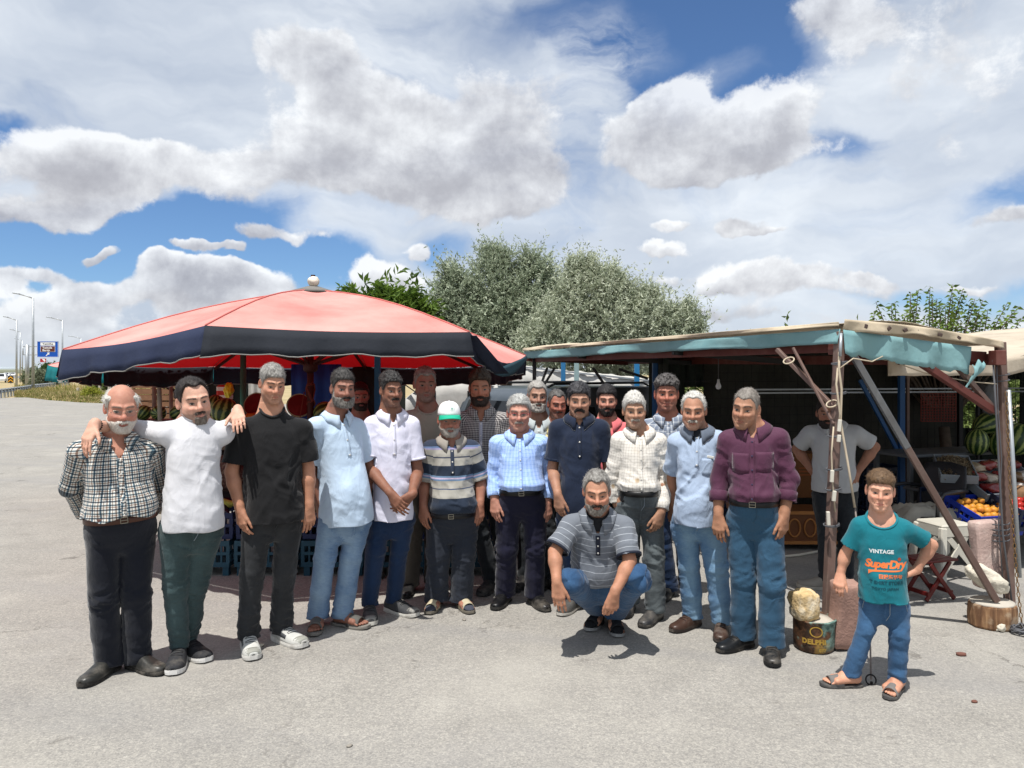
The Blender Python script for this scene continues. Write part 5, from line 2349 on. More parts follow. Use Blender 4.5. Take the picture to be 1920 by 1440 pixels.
def crown_points(blobs, n, seed, d0, depth=1.0, shell=.55):
	rs = np.random.RandomState(seed)
	vol = np.array([(b[2] * b[3]) ** .78 for b in blobs], dtype=float)
	pick = rs.choice(len(blobs), n, p=vol / vol.sum())
	u = rs.normal(size=(n, 3))
	u /= np.linalg.norm(u, axis=1)[:, None]
	r = (rs.uniform(0, 1, n) ** (1 / 3.0)) * (1 - shell) + shell * rs.uniform(.55, 1.0, n)
	B = np.array(blobs, dtype=float)[pick]
	k = d0 / FPX
	rx, rz = B[:, 2] * k, B[:, 3] * k
	ry = np.minimum(rx, rz) * depth
	cx = (B[:, 0] - 960) * k
	cz = EYE - (B[:, 1] - 697) * k
	dd = B[:, 4] if B.shape[1] > 4 else np.zeros(n)
	P = np.stack([cx + u[:, 0] * r * rx, d0 + dd + u[:, 1] * r * ry, cz + u[:, 2] * r * rz], 1)
	return P.astype(f4), u.astype(f4), pick

def limb_path(a, b, r_, n=6, wob=.12):
	a, b = Vector(a), Vector(b)
	L = (b - a).length
	out = []
	for i in range(n + 1):
		f = i / n
		w = math.sin(f * math.pi) * wob * L
		out.append(a.lerp(b, f) + Vector((r_.uniform(-1, 1) * w * .5, r_.uniform(-1, 1) * w * .5, math.sin(f * math.pi) * L * .05)))
	return out

def make_tree(label, base, d0, blobs, ntwig, per, size, aspect, c_lo, c_hi, seed, twig=.30, up=.5, trunk_r=.12, droop=0.0, name='tree', group=None, cat='tree'):
	r_ = random.Random(seed)
	o = empty(name, base)
	tag(o, label, cat, group)
	B = Vector(base)
	P, U, pick = crown_points(blobs, ntwig, seed, d0, 1.0)
	rs = np.random.RandomState(seed + 5)
	T = U * 1.0 + rs.normal(size=P.shape) * .45
	T[:, 2] += up
	T /= np.linalg.norm(T, axis=1)[:, None]
	f = rs.uniform(0, 1, (ntwig, per, 1))
	L = twig * rs.uniform(.6, 1.4, (ntwig, 1, 1)) * np.where(rs.uniform(0, 1, (ntwig, 1, 1)) < .14, 2.1, 1.0)
	Q = P[:, None, :] + T[:, None, :] * f * L
	Q[:, :, 2] -= (droop * (f * L) ** 2)[:, :, 0]
	D = T[:, None, :] * .8 + rs.normal(size=Q.shape) * .75
	D[:, :, 2] -= droop
	tone = np.clip(.5 + rs.normal(size=(ntwig, 1, 1)) * .22 + rs.normal(size=(ntwig, per, 1)) * .18, 0, 1)
	C = np.array(lin(c_lo)) * (1 - tone) + np.array(lin(c_hi)) * tone
	Q = (Q.reshape(-1, 3) - np.array(B)).astype(f4)
	leaf_cloud('crown', LEAF, o, Q, D.reshape(-1, 3).astype(f4), size, aspect, C.reshape(-1, 3).astype(f4), .15, seed)
	bm = bmesh.new()
	k = d0 / FPX
	hub = Vector((0, 0, .9))
	bm_tube(bm, [Vector((0, 0, -.05)), Vector((.03, .02, .45)), hub], [trunk_r * 1.15, trunk_r, trunk_r * .9], 8)
	for b in blobs:
		tip = Vector(((b[0] - 960) * k, d0 + (b[4] if len(b) > 4 else 0), EYE - (b[1] - b[3] * .45 - 697) * k)) - B
		pth = limb_path(hub, tip, r_, 6)
		bm_tube(bm, pth, [trunk_r * .6 * (1 - .13 * i) for i in range(7)], 6)
		for q in range(5):
			a = pth[2 + q % 4]
			b2 = a + Vector((r_.uniform(-1, 1) * b[2] * k * .8, r_.uniform(-1, 1) * b[2] * k * .6, r_.uniform(0, 1) * b[3] * k * .8))
			bm_tube(bm, limb_path(a, b2, r_, 4), [trunk_r * .25 * (1 - .2 * i) for i in range(5)], 5)
	obj_bm('trunk', bm, BARK, o, True)
	return o

def trees():
	d = 17.0
	z0 = lambda px: (PX(px, 697, d).x, d, 0)
	make_tree('tall dark grey green tree with two spires, between the umbrella and the wide tree', z0(955), d,
			[(920, 548, 44, 62), (955, 593, 62, 62), (905, 608, 42, 56), (1005, 548, 30, 50), (1000, 608, 56, 62), (930, 496, 12, 30), (912, 488, 7, 22), (948, 498, 8, 24), (1004, 504, 12, 26), (988, 496, 7, 20), (1022, 508, 7, 20), (960, 646, 84, 46), (882, 568, 16, 34), (870, 606, 26, 40), (970, 538, 14, 34), (1040, 558, 12, 40)],
			6400, 11, .092, .28, '#707e66', '#bcc5ac', 21, twig=.26, up=1.0, trunk_r=.14, group='silvery trees behind the stalls')
	make_tree('widest pale grey green tree behind the van and the stall roof', z0(1130), d - 1.2,
			[(1095, 570, 44, 62), (1090, 523, 17, 32), (1075, 516, 8, 24), (1108, 513, 9, 26), (1140, 546, 26, 36), (1152, 530, 8, 22), (1150, 610, 70, 56), (1060, 618, 58, 54), (1215, 612, 42, 44), (1212, 566, 13, 26), (1228, 574, 8, 24), (1255, 624, 36, 38), (1285, 616, 17, 38), (1300, 608, 7, 30), (1312, 624, 7, 24), (1265, 608, 9, 26), (1110, 661, 104, 46), (1200, 666, 84, 40), (1020, 656, 54, 36), (1180, 566, 12, 36), (1050, 578, 14, 34)],
			9000, 11, .092, .28, '#828d74', '#d3d8c2', 22, twig=.26, up=.85, trunk_r=.15, group='silvery trees behind the stalls')
	make_tree('small slender grey green tree just right of the umbrella top', z0(850), d - .5,
			[(853, 555, 16, 44), (842, 530, 10, 22), (850, 600, 30, 34), (835, 575, 16, 26), (880, 625, 44, 34), (828, 615, 20, 22)],
			1300, 12, .11, .30, '#707e66', '#bcc5ac', 23, twig=.34, up=.7, trunk_r=.07, group='silvery trees behind the stalls')
	make_tree('leafy bright green tree showing over the back of the red umbrella', z0(730), d - 1,
			[(690, 572, 26, 16), (715, 566, 22, 16), (742, 580, 30, 18), (770, 590, 24, 14), (730, 610, 60, 30), (700, 640, 60, 40)],
			900, 10, .20, .34, '#3c5522', '#6f8a34', 24, twig=.45, up=.2, trunk_r=.1, droop=.3)
	make_tree('bushy trees behind the dark stall', (PX(1500, 697, 15).x, 15, 0), 15.0,
			[(1330, 735, 60, 60), (1450, 740, 80, 50), (1600, 740, 80, 50), (1760, 760, 90, 55), (1880, 770, 70, 60)],
			2000, 10, .16, .36, '#4c5e2e', '#8a9a58', 25, twig=.4, up=.3, trunk_r=.1)
	for i, (px, py, rx, ry, dd, a, b, lab) in enumerate((
			(82, 712, 17, 14, 78, '#5b6450', '#98a186', 'rounded grey green shrub beside the lamp posts'),
			(92, 698, 16, 13, 92, '#33482a', '#5a7240', 'dark green tree behind the grey shrub'),
			(60, 708, 10, 11, 88, '#4f5c44', '#869070', 'low olive shrub left of the rounded one'),
			(171, 741, 11, 9, 44, '#7f8a2e', '#b3b04e', 'yellow green broom bush at the edge of the forecourt'),
			(196, 726, 12, 10, 60, '#5c6a3c', '#8c9a60', 'pale shrub behind the broom bush'))):
		make_tree(lab, (PX(px, 697, dd).x, dd, 0), float(dd), [(px, py, rx, ry), (px - rx * .5, py + ry * .4, rx * .6, ry * .6), (px + rx * .5, py + ry * .4, rx * .6, ry * .6)],
				420, 9, .30 if dd > 50 else .16, .4, a, b, 40 + i, twig=.4 if dd > 50 else .2, up=.4, trunk_r=.05, name='shrub', cat='shrub')

def apricot_tree():
	d = 9.6
	base = PX(1770, 697, d)
	o = empty('tree', (base.x, d, 0))
	tag(o, 'green fruit tree with upright shoots of broad leaves over the right roof', 'tree')
	B = Vector((base.x, d, 0))
	r_ = random.Random(9)
	rs = np.random.RandomState(9)
	shoots = [((1672, 650), (1642, 566)), ((1680, 650), (1678, 566)), ((1700, 655), (1700, 585)), ((1718, 655), (1722, 543)), ((1735, 655), (1705, 560)),
			((1745, 655), (1744, 536)), ((1752, 655), (1757, 560)), ((1770, 655), (1787, 533)), ((1775, 650), (1806, 542)), ((1790, 655), (1828, 560)),
			((1800, 655), (1843, 562)), ((1830, 662), (1852, 580)), ((1840, 665), (1890, 566)), ((1850, 668), (1897, 588)), ((1850, 668), (1880, 628)),
			((1760, 655), (1772, 570)), ((1780, 655), (1800, 585)), ((1810, 658), (1820, 600)), ((1725, 655), (1735, 590)), ((1690, 652), (1688, 600)), ((1820, 662), (1862, 610)), ((1765, 650), (1790, 600)), ((1745, 655), (1765, 600))]
	Ps, Ds, Cs = [], [], []
	bm = bmesh.new()
	hub = Vector((0, 0, 1.0))
	bm_tube(bm, [(0, 0, 0), (.05, 0, .5), hub], [.09, .075, .065], 8)
	for (a, b) in shoots:
		dy = r_.uniform(-.35, .35)
		A = PX(a[0], a[1] + 25, d + dy * .6) - B
		T = PX(b[0], b[1], d + dy) - B
		n = 24
		for tw in (0, 1):
			A2 = A + Vector((r_.uniform(-.12, .12), r_.uniform(-.2, .2), 0)) * tw
			T2 = T + Vector((r_.uniform(-.10, .10), r_.uniform(-.2, .2), r_.uniform(-.18, -.02))) * tw
			bend = Vector((r_.uniform(-.05, .05), 0, 0))
			pth = [A2.lerp(T2, i / 8) + bend * math.sin(i / 8 * math.pi) for i in range(9)]
			bm_tube(bm, [hub.lerp(A2, .3 * k) for k in range(1, 4)] + pth, [.022, .018, .014] + [.010 * (1 - i / 9) + .002 for i in range(9)], 5)
			L = (T2 - A2).length
			n = int(L / .017)
			for i in range(n):
				f = (i + .5) / n
				p = A2.lerp(T2, f) + bend * math.sin(f * math.pi)
				ang = i * 2.4 + r_.uniform(-.3, .3)
				dv = Vector((math.cos(ang), math.sin(ang) * .9, .18 - .35 * (1 - f) + r_.uniform(-.25, .1)))
				Ps.append(p)
				Ds.append(dv)
				t = min(max(r_.gauss(.5, .25), 0), 1)
				c = np.array(lin('#33491a')) * (1 - t) + np.array(lin('#728a33')) * t
				Cs.append(c)
	obj_bm('trunk', bm, BARK, o, True)
	leaf_cloud('crown', LEAF, o, np.array([tuple(p) for p in Ps], dtype=f4), np.array([tuple(v) for v in Ds], dtype=f4), .072, .52, np.array(Cs, dtype=f4), .45, 3)

def dry_grass():
	rs = np.random.RandomState(14)
	n = 26000
	px = rs.uniform(28, 330, n)
	dmin = np.interp(px, [28, 50, 90, 150, 200, 330], [49.5, 49.5, 45, 41.5, 40.3, 39.8])
	d = dmin + rs.exponential(9.0, n)
	d = np.minimum(d, 95)
	x = (px - 960) / FPX * d
	P = np.stack([x, d, np.zeros(n)], 1).astype(f4)
	pat = vnoise(np.stack([x * .22, d * .12, np.zeros(n)], 1))
	h = (.16 + .55 * pat * rs.uniform(.4, 1.2, n)) * sst(d - dmin, -.2, 3.0).clip(.25, 1)
	w = rs.uniform(.012, .035, n) * 1.6
	a = rs.uniform(0, 6.28, n)
	lean = rs.normal(size=(n, 2)) * .22
	s = np.stack([np.cos(a), np.sin(a), np.zeros(n)], 1)
	tip = P + np.stack([lean[:, 0] * h, lean[:, 1] * h, h], 1)
	mid = P + np.stack([lean[:, 0] * h * .35, lean[:, 1] * h * .35, h * .55], 1)
	V = np.stack([P - s * w[:, None], P + s * w[:, None], mid + s * (w * .9)[:, None], mid - s * (w * .9)[:, None],
				mid - s * (w * .9)[:, None], mid + s * (w * .9)[:, None], tip + s * .003, tip - s * .003], 1).reshape(-1, 3)
	F = np.arange(n * 8).reshape(-1, 4)
	t = np.clip(.5 * pat + rs.normal(size=n) * .25 + .3, 0, 1)[:, None]
	C = np.array(lin('#7d7a3e')) * (1 - t) + np.array(lin('#cdb987')) * t
	g = rs.uniform(0, 1, n) < .22
	C[g] = np.array(lin('#6f7d33'))
	o = mesh_np('dry_grass', V, F, LEAF, None, smooth=False, col=np.repeat(C, 8, axis=0))
	tag(o, 'dry yellow grass verge beyond the forecourt on the left', 'grass', kind='stuff')

STEEL = mat('galvanised', '#a7acb0', rough=.45, metal=.55, var=.10)
GREYM = mat('grey_metal', '#8b9095', rough=.5, metal=.4, var=.1)

def street_lamp(px_base, d, h, arm, label):
	p = PX(px_base, 697, d)
	o = empty('street_lamp', (p.x, d, 0))
	tag(o, label, 'street lamp', 'street lamps along the road')
	bm = bmesh.new()
	bm_tube(bm, [(0, 0, 0), (0, 0, h * .5), (0, 0, h)], [.13, .10, .07], 8)
	obj_bm('pole', bm, STEEL, o, True)
	bm = bmesh.new()
	bm_tube(bm, [(.02, 0, h - .06), (arm * .5, 0, h + .16), (arm, 0, h + .30)], .05, 6)
	obj_bm('arm', bm, STEEL, o, True)
	bm = bmesh.new()
	bm_box(bm, (arm * 1.22, 0, h + .36), (abs(arm) * .5, .26, .10), Matrix.Rotation(math.atan2(-.14 * arm, abs(arm)) if arm > 0 else .16, 3, 'Y'), .03)
	obj_bm('lamp_head', bm, GREYM, o)

def roadside():
	street_lamp(62, 63, 7.95, -1.15, 'tallest nearest street lamp, right of the blue sign post')
	street_lamp(31, 85, 7.6, -1.0, 'street lamp left of the tallest one')
	street_lamp(38, 118, 8.0, -1.1, 'third street lamp down the road, behind the left one')
	street_lamp(42, 150, 8.0, -1.1, 'fourth street lamp, smallest of the left row')
	street_lamp(117, 90, 7.9, -1.3, 'street lamp rising right behind the blue road sign')
	street_lamp(152, 138, 7.9, -1.6, 'distant street lamp just above the tip of the umbrella')
	d = 80.0
	post = PX(51, 697, d)
	o = empty('road_sign', (post.x, d, 0))
	tag(o, 'blue road sign with a white panel, a brown panel and a white arrow', 'road sign')
	bm = bmesh.new()
	bm_tube(bm, [(0, 0, 0), (0, 0, 4.6)], .20, 10)
	obj_bm('post', bm, STEEL, o, True)
	k = d / FPX
	x0, x1 = (70 - 51) * k, (110.5 - 51) * k
	z1, z0 = EYE + (697 - 640) * k, EYE + (697 - 669.5) * k
	for z in (z0 + .25, z1 - .55):
		b2 = bmesh.new()
		bm_tube(b2, [(-.45, .02, z), (x0 + .2, .02, z)], .05, 6)
		obj_bm('arm', b2, STEEL, o, True)
	b2 = bmesh.new()
	bm_tube(b2, [(-.45, .02, z0 + .25), (-.45, .02, z1 - .55)], .05, 6)
	obj_bm('arm', b2, STEEL, o, True)
	BL = mat('sign_blue', '#0b4fb0', rough=.4, var=.03)
	WH = mat('sign_white', '#e6e8ea', rough=.4, var=.03)
	BR = mat('sign_brown', '#5e2f26', rough=.45, var=.05)
	BK = mat('sign_black', '#101012', rough=.5, var=0)
	b2 = bmesh.new()
	bm_box(b2, ((x0 + x1) / 2, -.05, (z0 + z1) / 2), (x1 - x0, .06, z1 - z0), None, .02)
	pn = obj_bm('panel', b2, BL, o)
	xc = (x0 + x1) / 2
	w = x1 - x0
	H = z1 - z0
	bars = []
	for a, b in (((x0 + .03, z1 - .03), (x1 - .03, z1 - .03)), ((x0 + .03, z0 + .03), (x1 - .03, z0 + .03)), ((x0 + .03, z0 + .03), (x0 + .03, z1 - .03)), ((x1 - .03, z0 + .03), (x1 - .03, z1 - .03))):
		b3 = bmesh.new()
		bm_bar(b3, (a[0], -.088, a[1]), (b[0], -.088, b[1]), .04, .012)
		obj_bm('border', b3, WH, pn)
	b3 = bmesh.new()
	bm_box(b3, (xc + .02, -.088, z1 - H * .17), (w * .68, .012, H * .20))
	obj_bm('name_plate', b3, WH, pn)
	b3 = bmesh.new()
	bm_box(b3, (xc + .02, -.088, z1 - H * .49), (w * .68, .012, H * .36))
	obj_bm('name_plate', b3, WH, pn)
	b3 = bmesh.new()
	bm_box(b3, (xc + .02, -.097, z1 - H * .49), (w * .65, .010, H * .33))
	obj_bm('name_plate', b3, BR, pn)
	text_mesh('lettering', 'Yemliha', H * .17, BK, pn, lambda x, y: Vector((xc + .02 + x, -.0985, z1 - H * .17 + y)), .006, 1.08, sx=1.15)
	text_mesh('lettering', 'Yamula', H * .17, WH, pn, lambda x, y: Vector((xc - .55 + x, -.106, z1 - H * .41 + y)), .008, 1.08, align='LEFT', sx=1.15)
	text_mesh('lettering', 'Barajı', H * .17, WH, pn, lambda x, y: Vector((xc - .55 + x, -.106, z1 - H * .57 + y)), .008, 1.08, align='LEFT', sx=1.15)
	b3 = bmesh.new()
	c = Vector((xc + .02, -.088, z0 + H * .19))
	u = Vector((.72, 0, .69))
	v = Vector((-.69, 0, .72))
	pts = [c - u * .26 - v * .05, c + u * .02 - v * .05, c + u * .02 - v * .17, c + u * .26, c + u * .02 + v * .17, c + u * .02 + v * .05, c - u * .26 + v * .05]
	b3.faces.new([b3.verts.new(p) for p in pts])
	obj_bm('arrow', b3, WH, pn)
	d = 105.0
	p = PX(20, 697, d)
	o = empty('chevron_sign', (p.x, d, 0))
	tag(o, 'black sign with two yellow chevrons at the road bend', 'chevron sign')
	b2 = bmesh.new()
	bm_tube(b2, [(0, .05, 0), (0, .05, 1.1)], .05, 6)
	obj_bm('post', b2, STEEL, o)
	b2 = bmesh.new()
	bm_box(b2, (0, 0, .62), (.80, .03, .98))
	pn = obj_bm('panel', b2, BK, o)
	YE = mat('sign_yellow', '#e0a11c', rough=.5, var=.05)
	for z in (.40, .80):
		b3 = bmesh.new()
		b3.faces.new([b3.verts.new((x, -.018, zz)) for x, zz in ((-.36, z - .18), (0, z + .10), (.36, z - .18), (.36, z - .03), (0, z + .26), (-.36, z - .03))])
		obj_bm('chevron', b3, YE, pn)
	o = empty('guard_rail', (-33, 50, 0))
	tag(o, 'galvanised guard rail between the forecourt and the road', 'guard rail')
	O = Vector((-33, 50, 0))
	A = [PX(-60, 697, 44), PX(0, 697, 48.5), PX(40, 697, 57), PX(66, 697, 66), PX(92, 697, 74), PX(130, 697, 90)]
	A = [Vector((a.x, a.y, 0)) - O for a in A]
	bm = bmesh.new()
	prof = [(-.03, .30), (.05, .36), (-.02, .45), (.05, .54), (-.03, .60)]
	rows = []
	for a in A:
		rows.append([bm.verts.new(a + Vector((q[0], 0, q[1]))) for q in prof])
	for i in range(len(rows) - 1):
		for k in range(4):
			bm.faces.new((rows[i][k], rows[i + 1][k], rows[i + 1][k + 1], rows[i][k + 1]))
	obj_bm('rail', bm, STEEL, o)
	for i in range(len(A) - 1):
		n = max(int((A[i + 1] - A[i]).length / 1.33), 1)
		for k in range(n):
			q = A[i].lerp(A[i + 1], k / n)
			b2 = bmesh.new()
			bm_box(b2, q + Vector((.02, .07, .29)), (.10, .10, .58))
			obj_bm('post', b2, STEEL, o)
	CN = mat('concrete_pale', '#b3aca0', rough=.9, var=.15)
	for i, (px, top, d) in enumerate(((146, 727, 58), (171, 720, 60), (187, 716, 56), (205, 716, 54))):
		p = PX(px, top, d)
		bm = bmesh.new()
		bm_box(bm, (0, 0, p.z / 2), (.16, .16, p.z), None, .02)
		f = obj_bm('fence_post', bm, CN, loc=(p.x, d, 0))
		tag(f, ('leftmost concrete post standing in the dry grass', 'second concrete post from the left in the dry grass', 'third concrete post from the left in the dry grass', 'concrete post in the dry grass behind the bald man')[i], 'fence post', 'concrete posts in the dry grass')
	for i, (px, d, c, lab) in enumerate(((2, 118, '#e3e4e6', 'white car nearest on the road at the left edge'), (13, 230, '#d9dadc', 'small white car far down the road'), (25, 270, '#c9ccd0', 'pale car farthest away, right of the other cars'))):
		car(PX(px, 697, d).x, d, c, lab)
	d = 190.0
	p = PX(81, 697, d)
	o = empty('billboard', (p.x, d, 0))
	tag(o, 'small red and white billboard on a white pole under the blue sign', 'billboard')
	bm = bmesh.new()
	bm_tube(bm, [(0, .1, 0), (0, .1, 4.0)], .22, 6)
	obj_bm('pole', bm, mat('sign_white'), o)
	bm = bmesh.new()
	bm_box(bm, (0, 0, 4.6), (1.5, .12, .9))
	pn = obj_bm('panel', bm, mat('billboard_red', '#a3262c', rough=.5, var=.1), o)
	bm = bmesh.new()
	bm.faces.new([bm.verts.new((x, -.07, z)) for x, z in ((-.3, 5.0), (.3, 4.3), (.65, 4.4), (.45, 4.9))])
	obj_bm('stripe', bm, mat('sign_white'), pn)

def car(x, y, c, label):
	o = empty('car', (x, y, 0), R(26))
	tag(o, label, 'car', 'cars on the road')
	body = mat('carpaint_' + c.strip('#'), c, rough=.25, var=.02, spec=.6)
	gl = mat('car_glass', '#15181c', rough=.1, var=0, spec=.6)
	prof = [(-2.1, .28), (-2.15, .62), (-1.95, .88), (-1.35, .95), (-.85, 1.40), (.75, 1.44), (1.45, 1.0), (2.0, .90), (2.15, .60), (2.1, .28)]
	bm = bmesh.new()
	L = [bm.verts.new((-.84 if z < 1.2 else -.66, u, z)) for u, z in prof]
	Rr = [bm.verts.new((.84 if z < 1.2 else .66, u, z)) for u, z in prof]
	n = len(prof)
	for i in range(n):
		bm.faces.new((L[i], L[(i + 1) % n], Rr[(i + 1) % n], Rr[i]))
	bm.faces.new(L[::-1])
	bm.faces.new(Rr)
	bmesh.ops.recalc_face_normals(bm, faces=bm.faces[:])
	b = obj_bm('body', bm, body, o)
	for q in ([(-.62, -1.36, .99), (.62, -1.36, .99), (.54, -.92, 1.36), (-.54, -.92, 1.36)], [(-.62, 1.40, 1.03), (.62, 1.40, 1.03), (.54, .86, 1.39), (-.54, .86, 1.39)]):
		b2 = bmesh.new()
		off = -.02 if q[0][1] < 0 else .02
		b2.faces.new([b2.verts.new((v[0], v[1] + off, v[2] + .012)) for v in q])
		obj_bm('window', b2, gl, o)
	for sg in (-1, 1):
		b2 = bmesh.new()
		b2.faces.new([b2.verts.new((sg * (.835 if v[1] < 1.05 else .70), v[0], v[1])) for v in ((-1.2, .98), (1.2, 1.0), (.75, 1.36), (-.8, 1.34))])
		obj_bm('window', b2, gl, o)
	for sx in (-1, 1):
		for sy in (-1.3, 1.3):
			b2 = bmesh.new()
			bm_lathe(b2, [(.30, -.09), (.31, 0), (.30, .09)], (sx * .78, sy, .31), 14, Matrix.Rotation(R(90), 3, 'Y'))
			obj_bm('wheel', b2, mat('tyre', '#161617', rough=.8), o)

ground()
hills()
trees()
apricot_tree()
dry_grass()
roadside()
def canvas(name, c, tr=.25, trc=None, dirt=None, bump=.3):
	m = mat(name, c, rough=.85, var=.10, vscale=2.2, bump=bump, bscale=9, dirt=dirt, dirt_scale=2.5, dirt_amt=.45, bdist=.02)
	return translucent(m, tr, trc)

def weave_wall(corner_pts, apex, n_in, bulge, sag, sub=6):
	m = len(corner_pts)
	rings = []
	for j in range(n_in + 1):
		f = j / n_in
		ring = []
		for i in range(m):
			a, b = corner_pts[i], corner_pts[(i + 1) % m]
			for k in range(sub):
				g = k / sub
				e = a.lerp(b, g)
				e = e + Vector((0, 0, -sag[i] * math.sin(g * math.pi)))
				p = e.lerp(apex, f)
				p = p + Vector((0, 0, bulge * math.sin(f * math.pi) * (1 - .45 * math.sin(g * math.pi))))
				ring.append(p)
		rings.append(ring)
	return rings

def umbrella(label, corners, apex, pole_xy, top_m, lining_m, val_specs, valance_h, sag, trim=None, bulge=.06, full=True, group=None):
	o = empty('market_umbrella', (pole_xy[0], pole_xy[1], 0))
	tag(o, label, 'umbrella', group)
	B = Vector((pole_xy[0], pole_xy[1], 0))
	cs = [c - B for c in corners]
	ap = apex - B
	sub = 10
	rings = weave_wall(cs, ap, 8, bulge, sag, sub)
	strip_mesh('canopy', [[p + Vector((0, 0, .006)) for p in r] for r in rings], top_m, o, .0, closed=True)
	m = len(cs)
	rim = rings[0]
	N = len(rim)
	ctr = sum(cs, Vector()) / m
	r_ = random.Random(2)
	for i in range(m):
		seg = [rim[(i * sub + k) % N] for k in range(sub + 1)]
		spec = val_specs[i]
		mt_, h0, h1, hm, flare = spec
		rows = [[], [], [], []]
		n = sub * 3
		for k in range(n + 1):
			f = k / n
			x = f * sub
			j = min(int(x), sub - 1)
			p = seg[j].lerp(seg[j + 1], x - j)
			h = h0 + (h1 - h0) * f + (hm - (h0 + h1) / 2) * math.sin(f * math.pi)
			h *= 1 + .05 * math.sin(f * 17 + i * 2) + .03 * math.sin(f * 41 + i)
			outw = (p - ctr)
			outw.z = 0
			outw.normalize()
			wv = .016 * math.sin(f * 23 + i * 1.3) + .010 * math.sin(f * 51 + i)
			for q, g in enumerate((0, .35, .7, 1.0)):
				rows[q].append(p + Vector((0, 0, -h * g + .004)) + outw * (.006 + (flare + wv) * g))
		v = strip_mesh('valance', rows, mt_, o, .003)
		if trim is not None:
			bm = bmesh.new()
			bm_tube(bm, rows[3], .0045, 5)
			obj_bm('binding', bm, trim, v, True)
	sm_ = mat('canopy_seam', '#b9655f', rough=.9, var=.15)
	for i in range(m):
		bm = bmesh.new()
		bm_tube(bm, [rings[j][i * sub] + Vector((0, 0, .008)) for j in range(9)], .007, 4)
		obj_bm('seam', bm, sm_, o, True)
	wd = mat('umbrella_wood', '#3a1d17', rough=.6, var=.15)
	bm = bmesh.new()
	bm_tube(bm, [(0, 0, 0), (0, 0, ap.z - .05)], .032, 12)
	obj_bm('pole', bm, wd, o, True)
	hub = Vector((0, 0, ap.z - .72))
	for i in range(m):
		bm = bmesh.new()
		bm_bar(bm, ap - Vector((0, 0, .05)), cs[i].lerp(ap, .02) - Vector((0, 0, .035)), .022, .030)
		obj_bm('rib', bm, wd, o)
		bm = bmesh.new()
		bm_bar(bm, hub, cs[i].lerp(ap, .45) - Vector((0, 0, .035 - bulge * .8)), .020, .028)
		obj_bm('strut', bm, wd, o)
	bm = bmesh.new()
	bm_lathe(bm, [(.05, -.06), (.07, -.04), (.07, .04), (.05, .06)], hub, 12)
	obj_bm('runner', bm, wd, o, True)
	bm = bmesh.new()
	bm_lathe(bm, [(.30, -.055), (.16, -.012), (.05, .022), (.02, .03)], ap + Vector((0, 0, .02)), 16)
	obj_bm('top_cap', bm, mat('cap_grey_cloth', '#6f6c68', rough=.9, var=.2), o, True)
	if full:
		bm = bmesh.new()
		bm_tube(bm, [ap, ap + Vector((0, 0, .15))], .022, 8)
		obj_bm('spike', bm, wd, o)
		bm = bmesh.new()
		r = bmesh.ops.create_icosphere(bm, subdivisions=3, radius=.058)
		for v in bm.verts:
			v.co *= 1 + .16 * mnoise.noise(v.co * 28)
			v.co.z *= .85
			v.co += ap + Vector((.012, -.02, .085))
		obj_bm('wrapped_knob', bm, mat('knob_rag', '#d8cfc0', rough=.9, var=.3, vscale=25), o, True)
		bm = bmesh.new()
		pts = []
		for k in range(60):
			a = k * .55
			pts.append(Vector((math.cos(a) * (.036 + .008 * math.sin(k)), math.sin(a) * .038, 1.50 + .10 * math.sin(k * .37) + .02 * math.sin(k * 1.7))))
		bm_tube(bm, pts, .006, 5)
		bm_tube(bm, [Vector((-.05, -.03, 1.52)), Vector((-.10, -.05, 1.2)), Vector((-.11, -.06, .9))], .005, 5)
		obj_bm('rope', bm, mat('rope_red', '#6d3a30', rough=.9, var=.2), o, True)
	return o

def faded(t, tc):
	g = t.new('ShaderNodeNewGeometry')
	n = t.noise(tc.outputs['Object'], 1.3, 5.0, .6)
	top = t.mix(t.sstep(n, .15, .85), (*lin('#c8716a'), 1), (*lin('#dda69d'), 1))
	return t.mix(g.outputs['Backfacing'], top, (*lin('#b3121a'), 1))

PINK = translucent(mat('faded_red_canvas', rough=.85, var=.08, vscale=2.2, fn=faded, bump=.3, bscale=7, bdist=.02), .12, '#e5161c')
REDL = canvas('red_lining', '#a80d14', .55, '#d60f16')
NAVYC = canvas('navy_canvas', '#1b2233', .04)
NAVYB = canvas('blue_navy_canvas', '#252e48', .06)
GREYC = canvas('charcoal_canvas', '#20242c', .04)
TEALC = canvas('faded_teal_canvas', '#2f4d58', .10)
TEALU = canvas('teal_canvas', '#137d82', .35)
BIND = mat('binding_pale', '#85837f', rough=.9, var=.15)

_u = [PX(118, 657, 5.85), PX(385, 612, 4.97), PX(880, 624, 5.42), PX(986, 668, 7.0)]
_c = Vector((-1.93, 7.15, 0))
_z = 1.765
_back = [Vector((2 * _c.x - _u[0].x, 2 * _c.y - _u[0].y, _z)), Vector((2 * _c.x - _u[1].x, 2 * _c.y - _u[1].y, _z)),
		Vector((2 * _c.x - _u[2].x, 2 * _c.y - _u[2].y, _z)), Vector((2 * _c.x - _u[3].x, 2 * _c.y - _u[3].y, _z))]
umbrella('big faded red market umbrella with a navy valance and a wrapped knob on top', _u + _back, PX(587, 545, 7.15), (_c.x, _c.y), PINK, REDL,
		[(NAVYB, .235, .20, .19, .03), (GREYC, .20, .18, .165, .05), (NAVYC, .15, .16, .10, -.04), (NAVYC, .18, .2, .2, 0), (GREYC, .2, .2, .2, 0), (NAVYC, .2, .2, .2, 0), (GREYC, .2, .2, .2, 0), (NAVYC, .2, .22, .2, .02)],
		.2, [.03, .02, .14, .03, .02, .02, .02, .02], BIND, .07, group='market umbrellas')
_um = bpy.data.objects['market_umbrella']
_rows = []
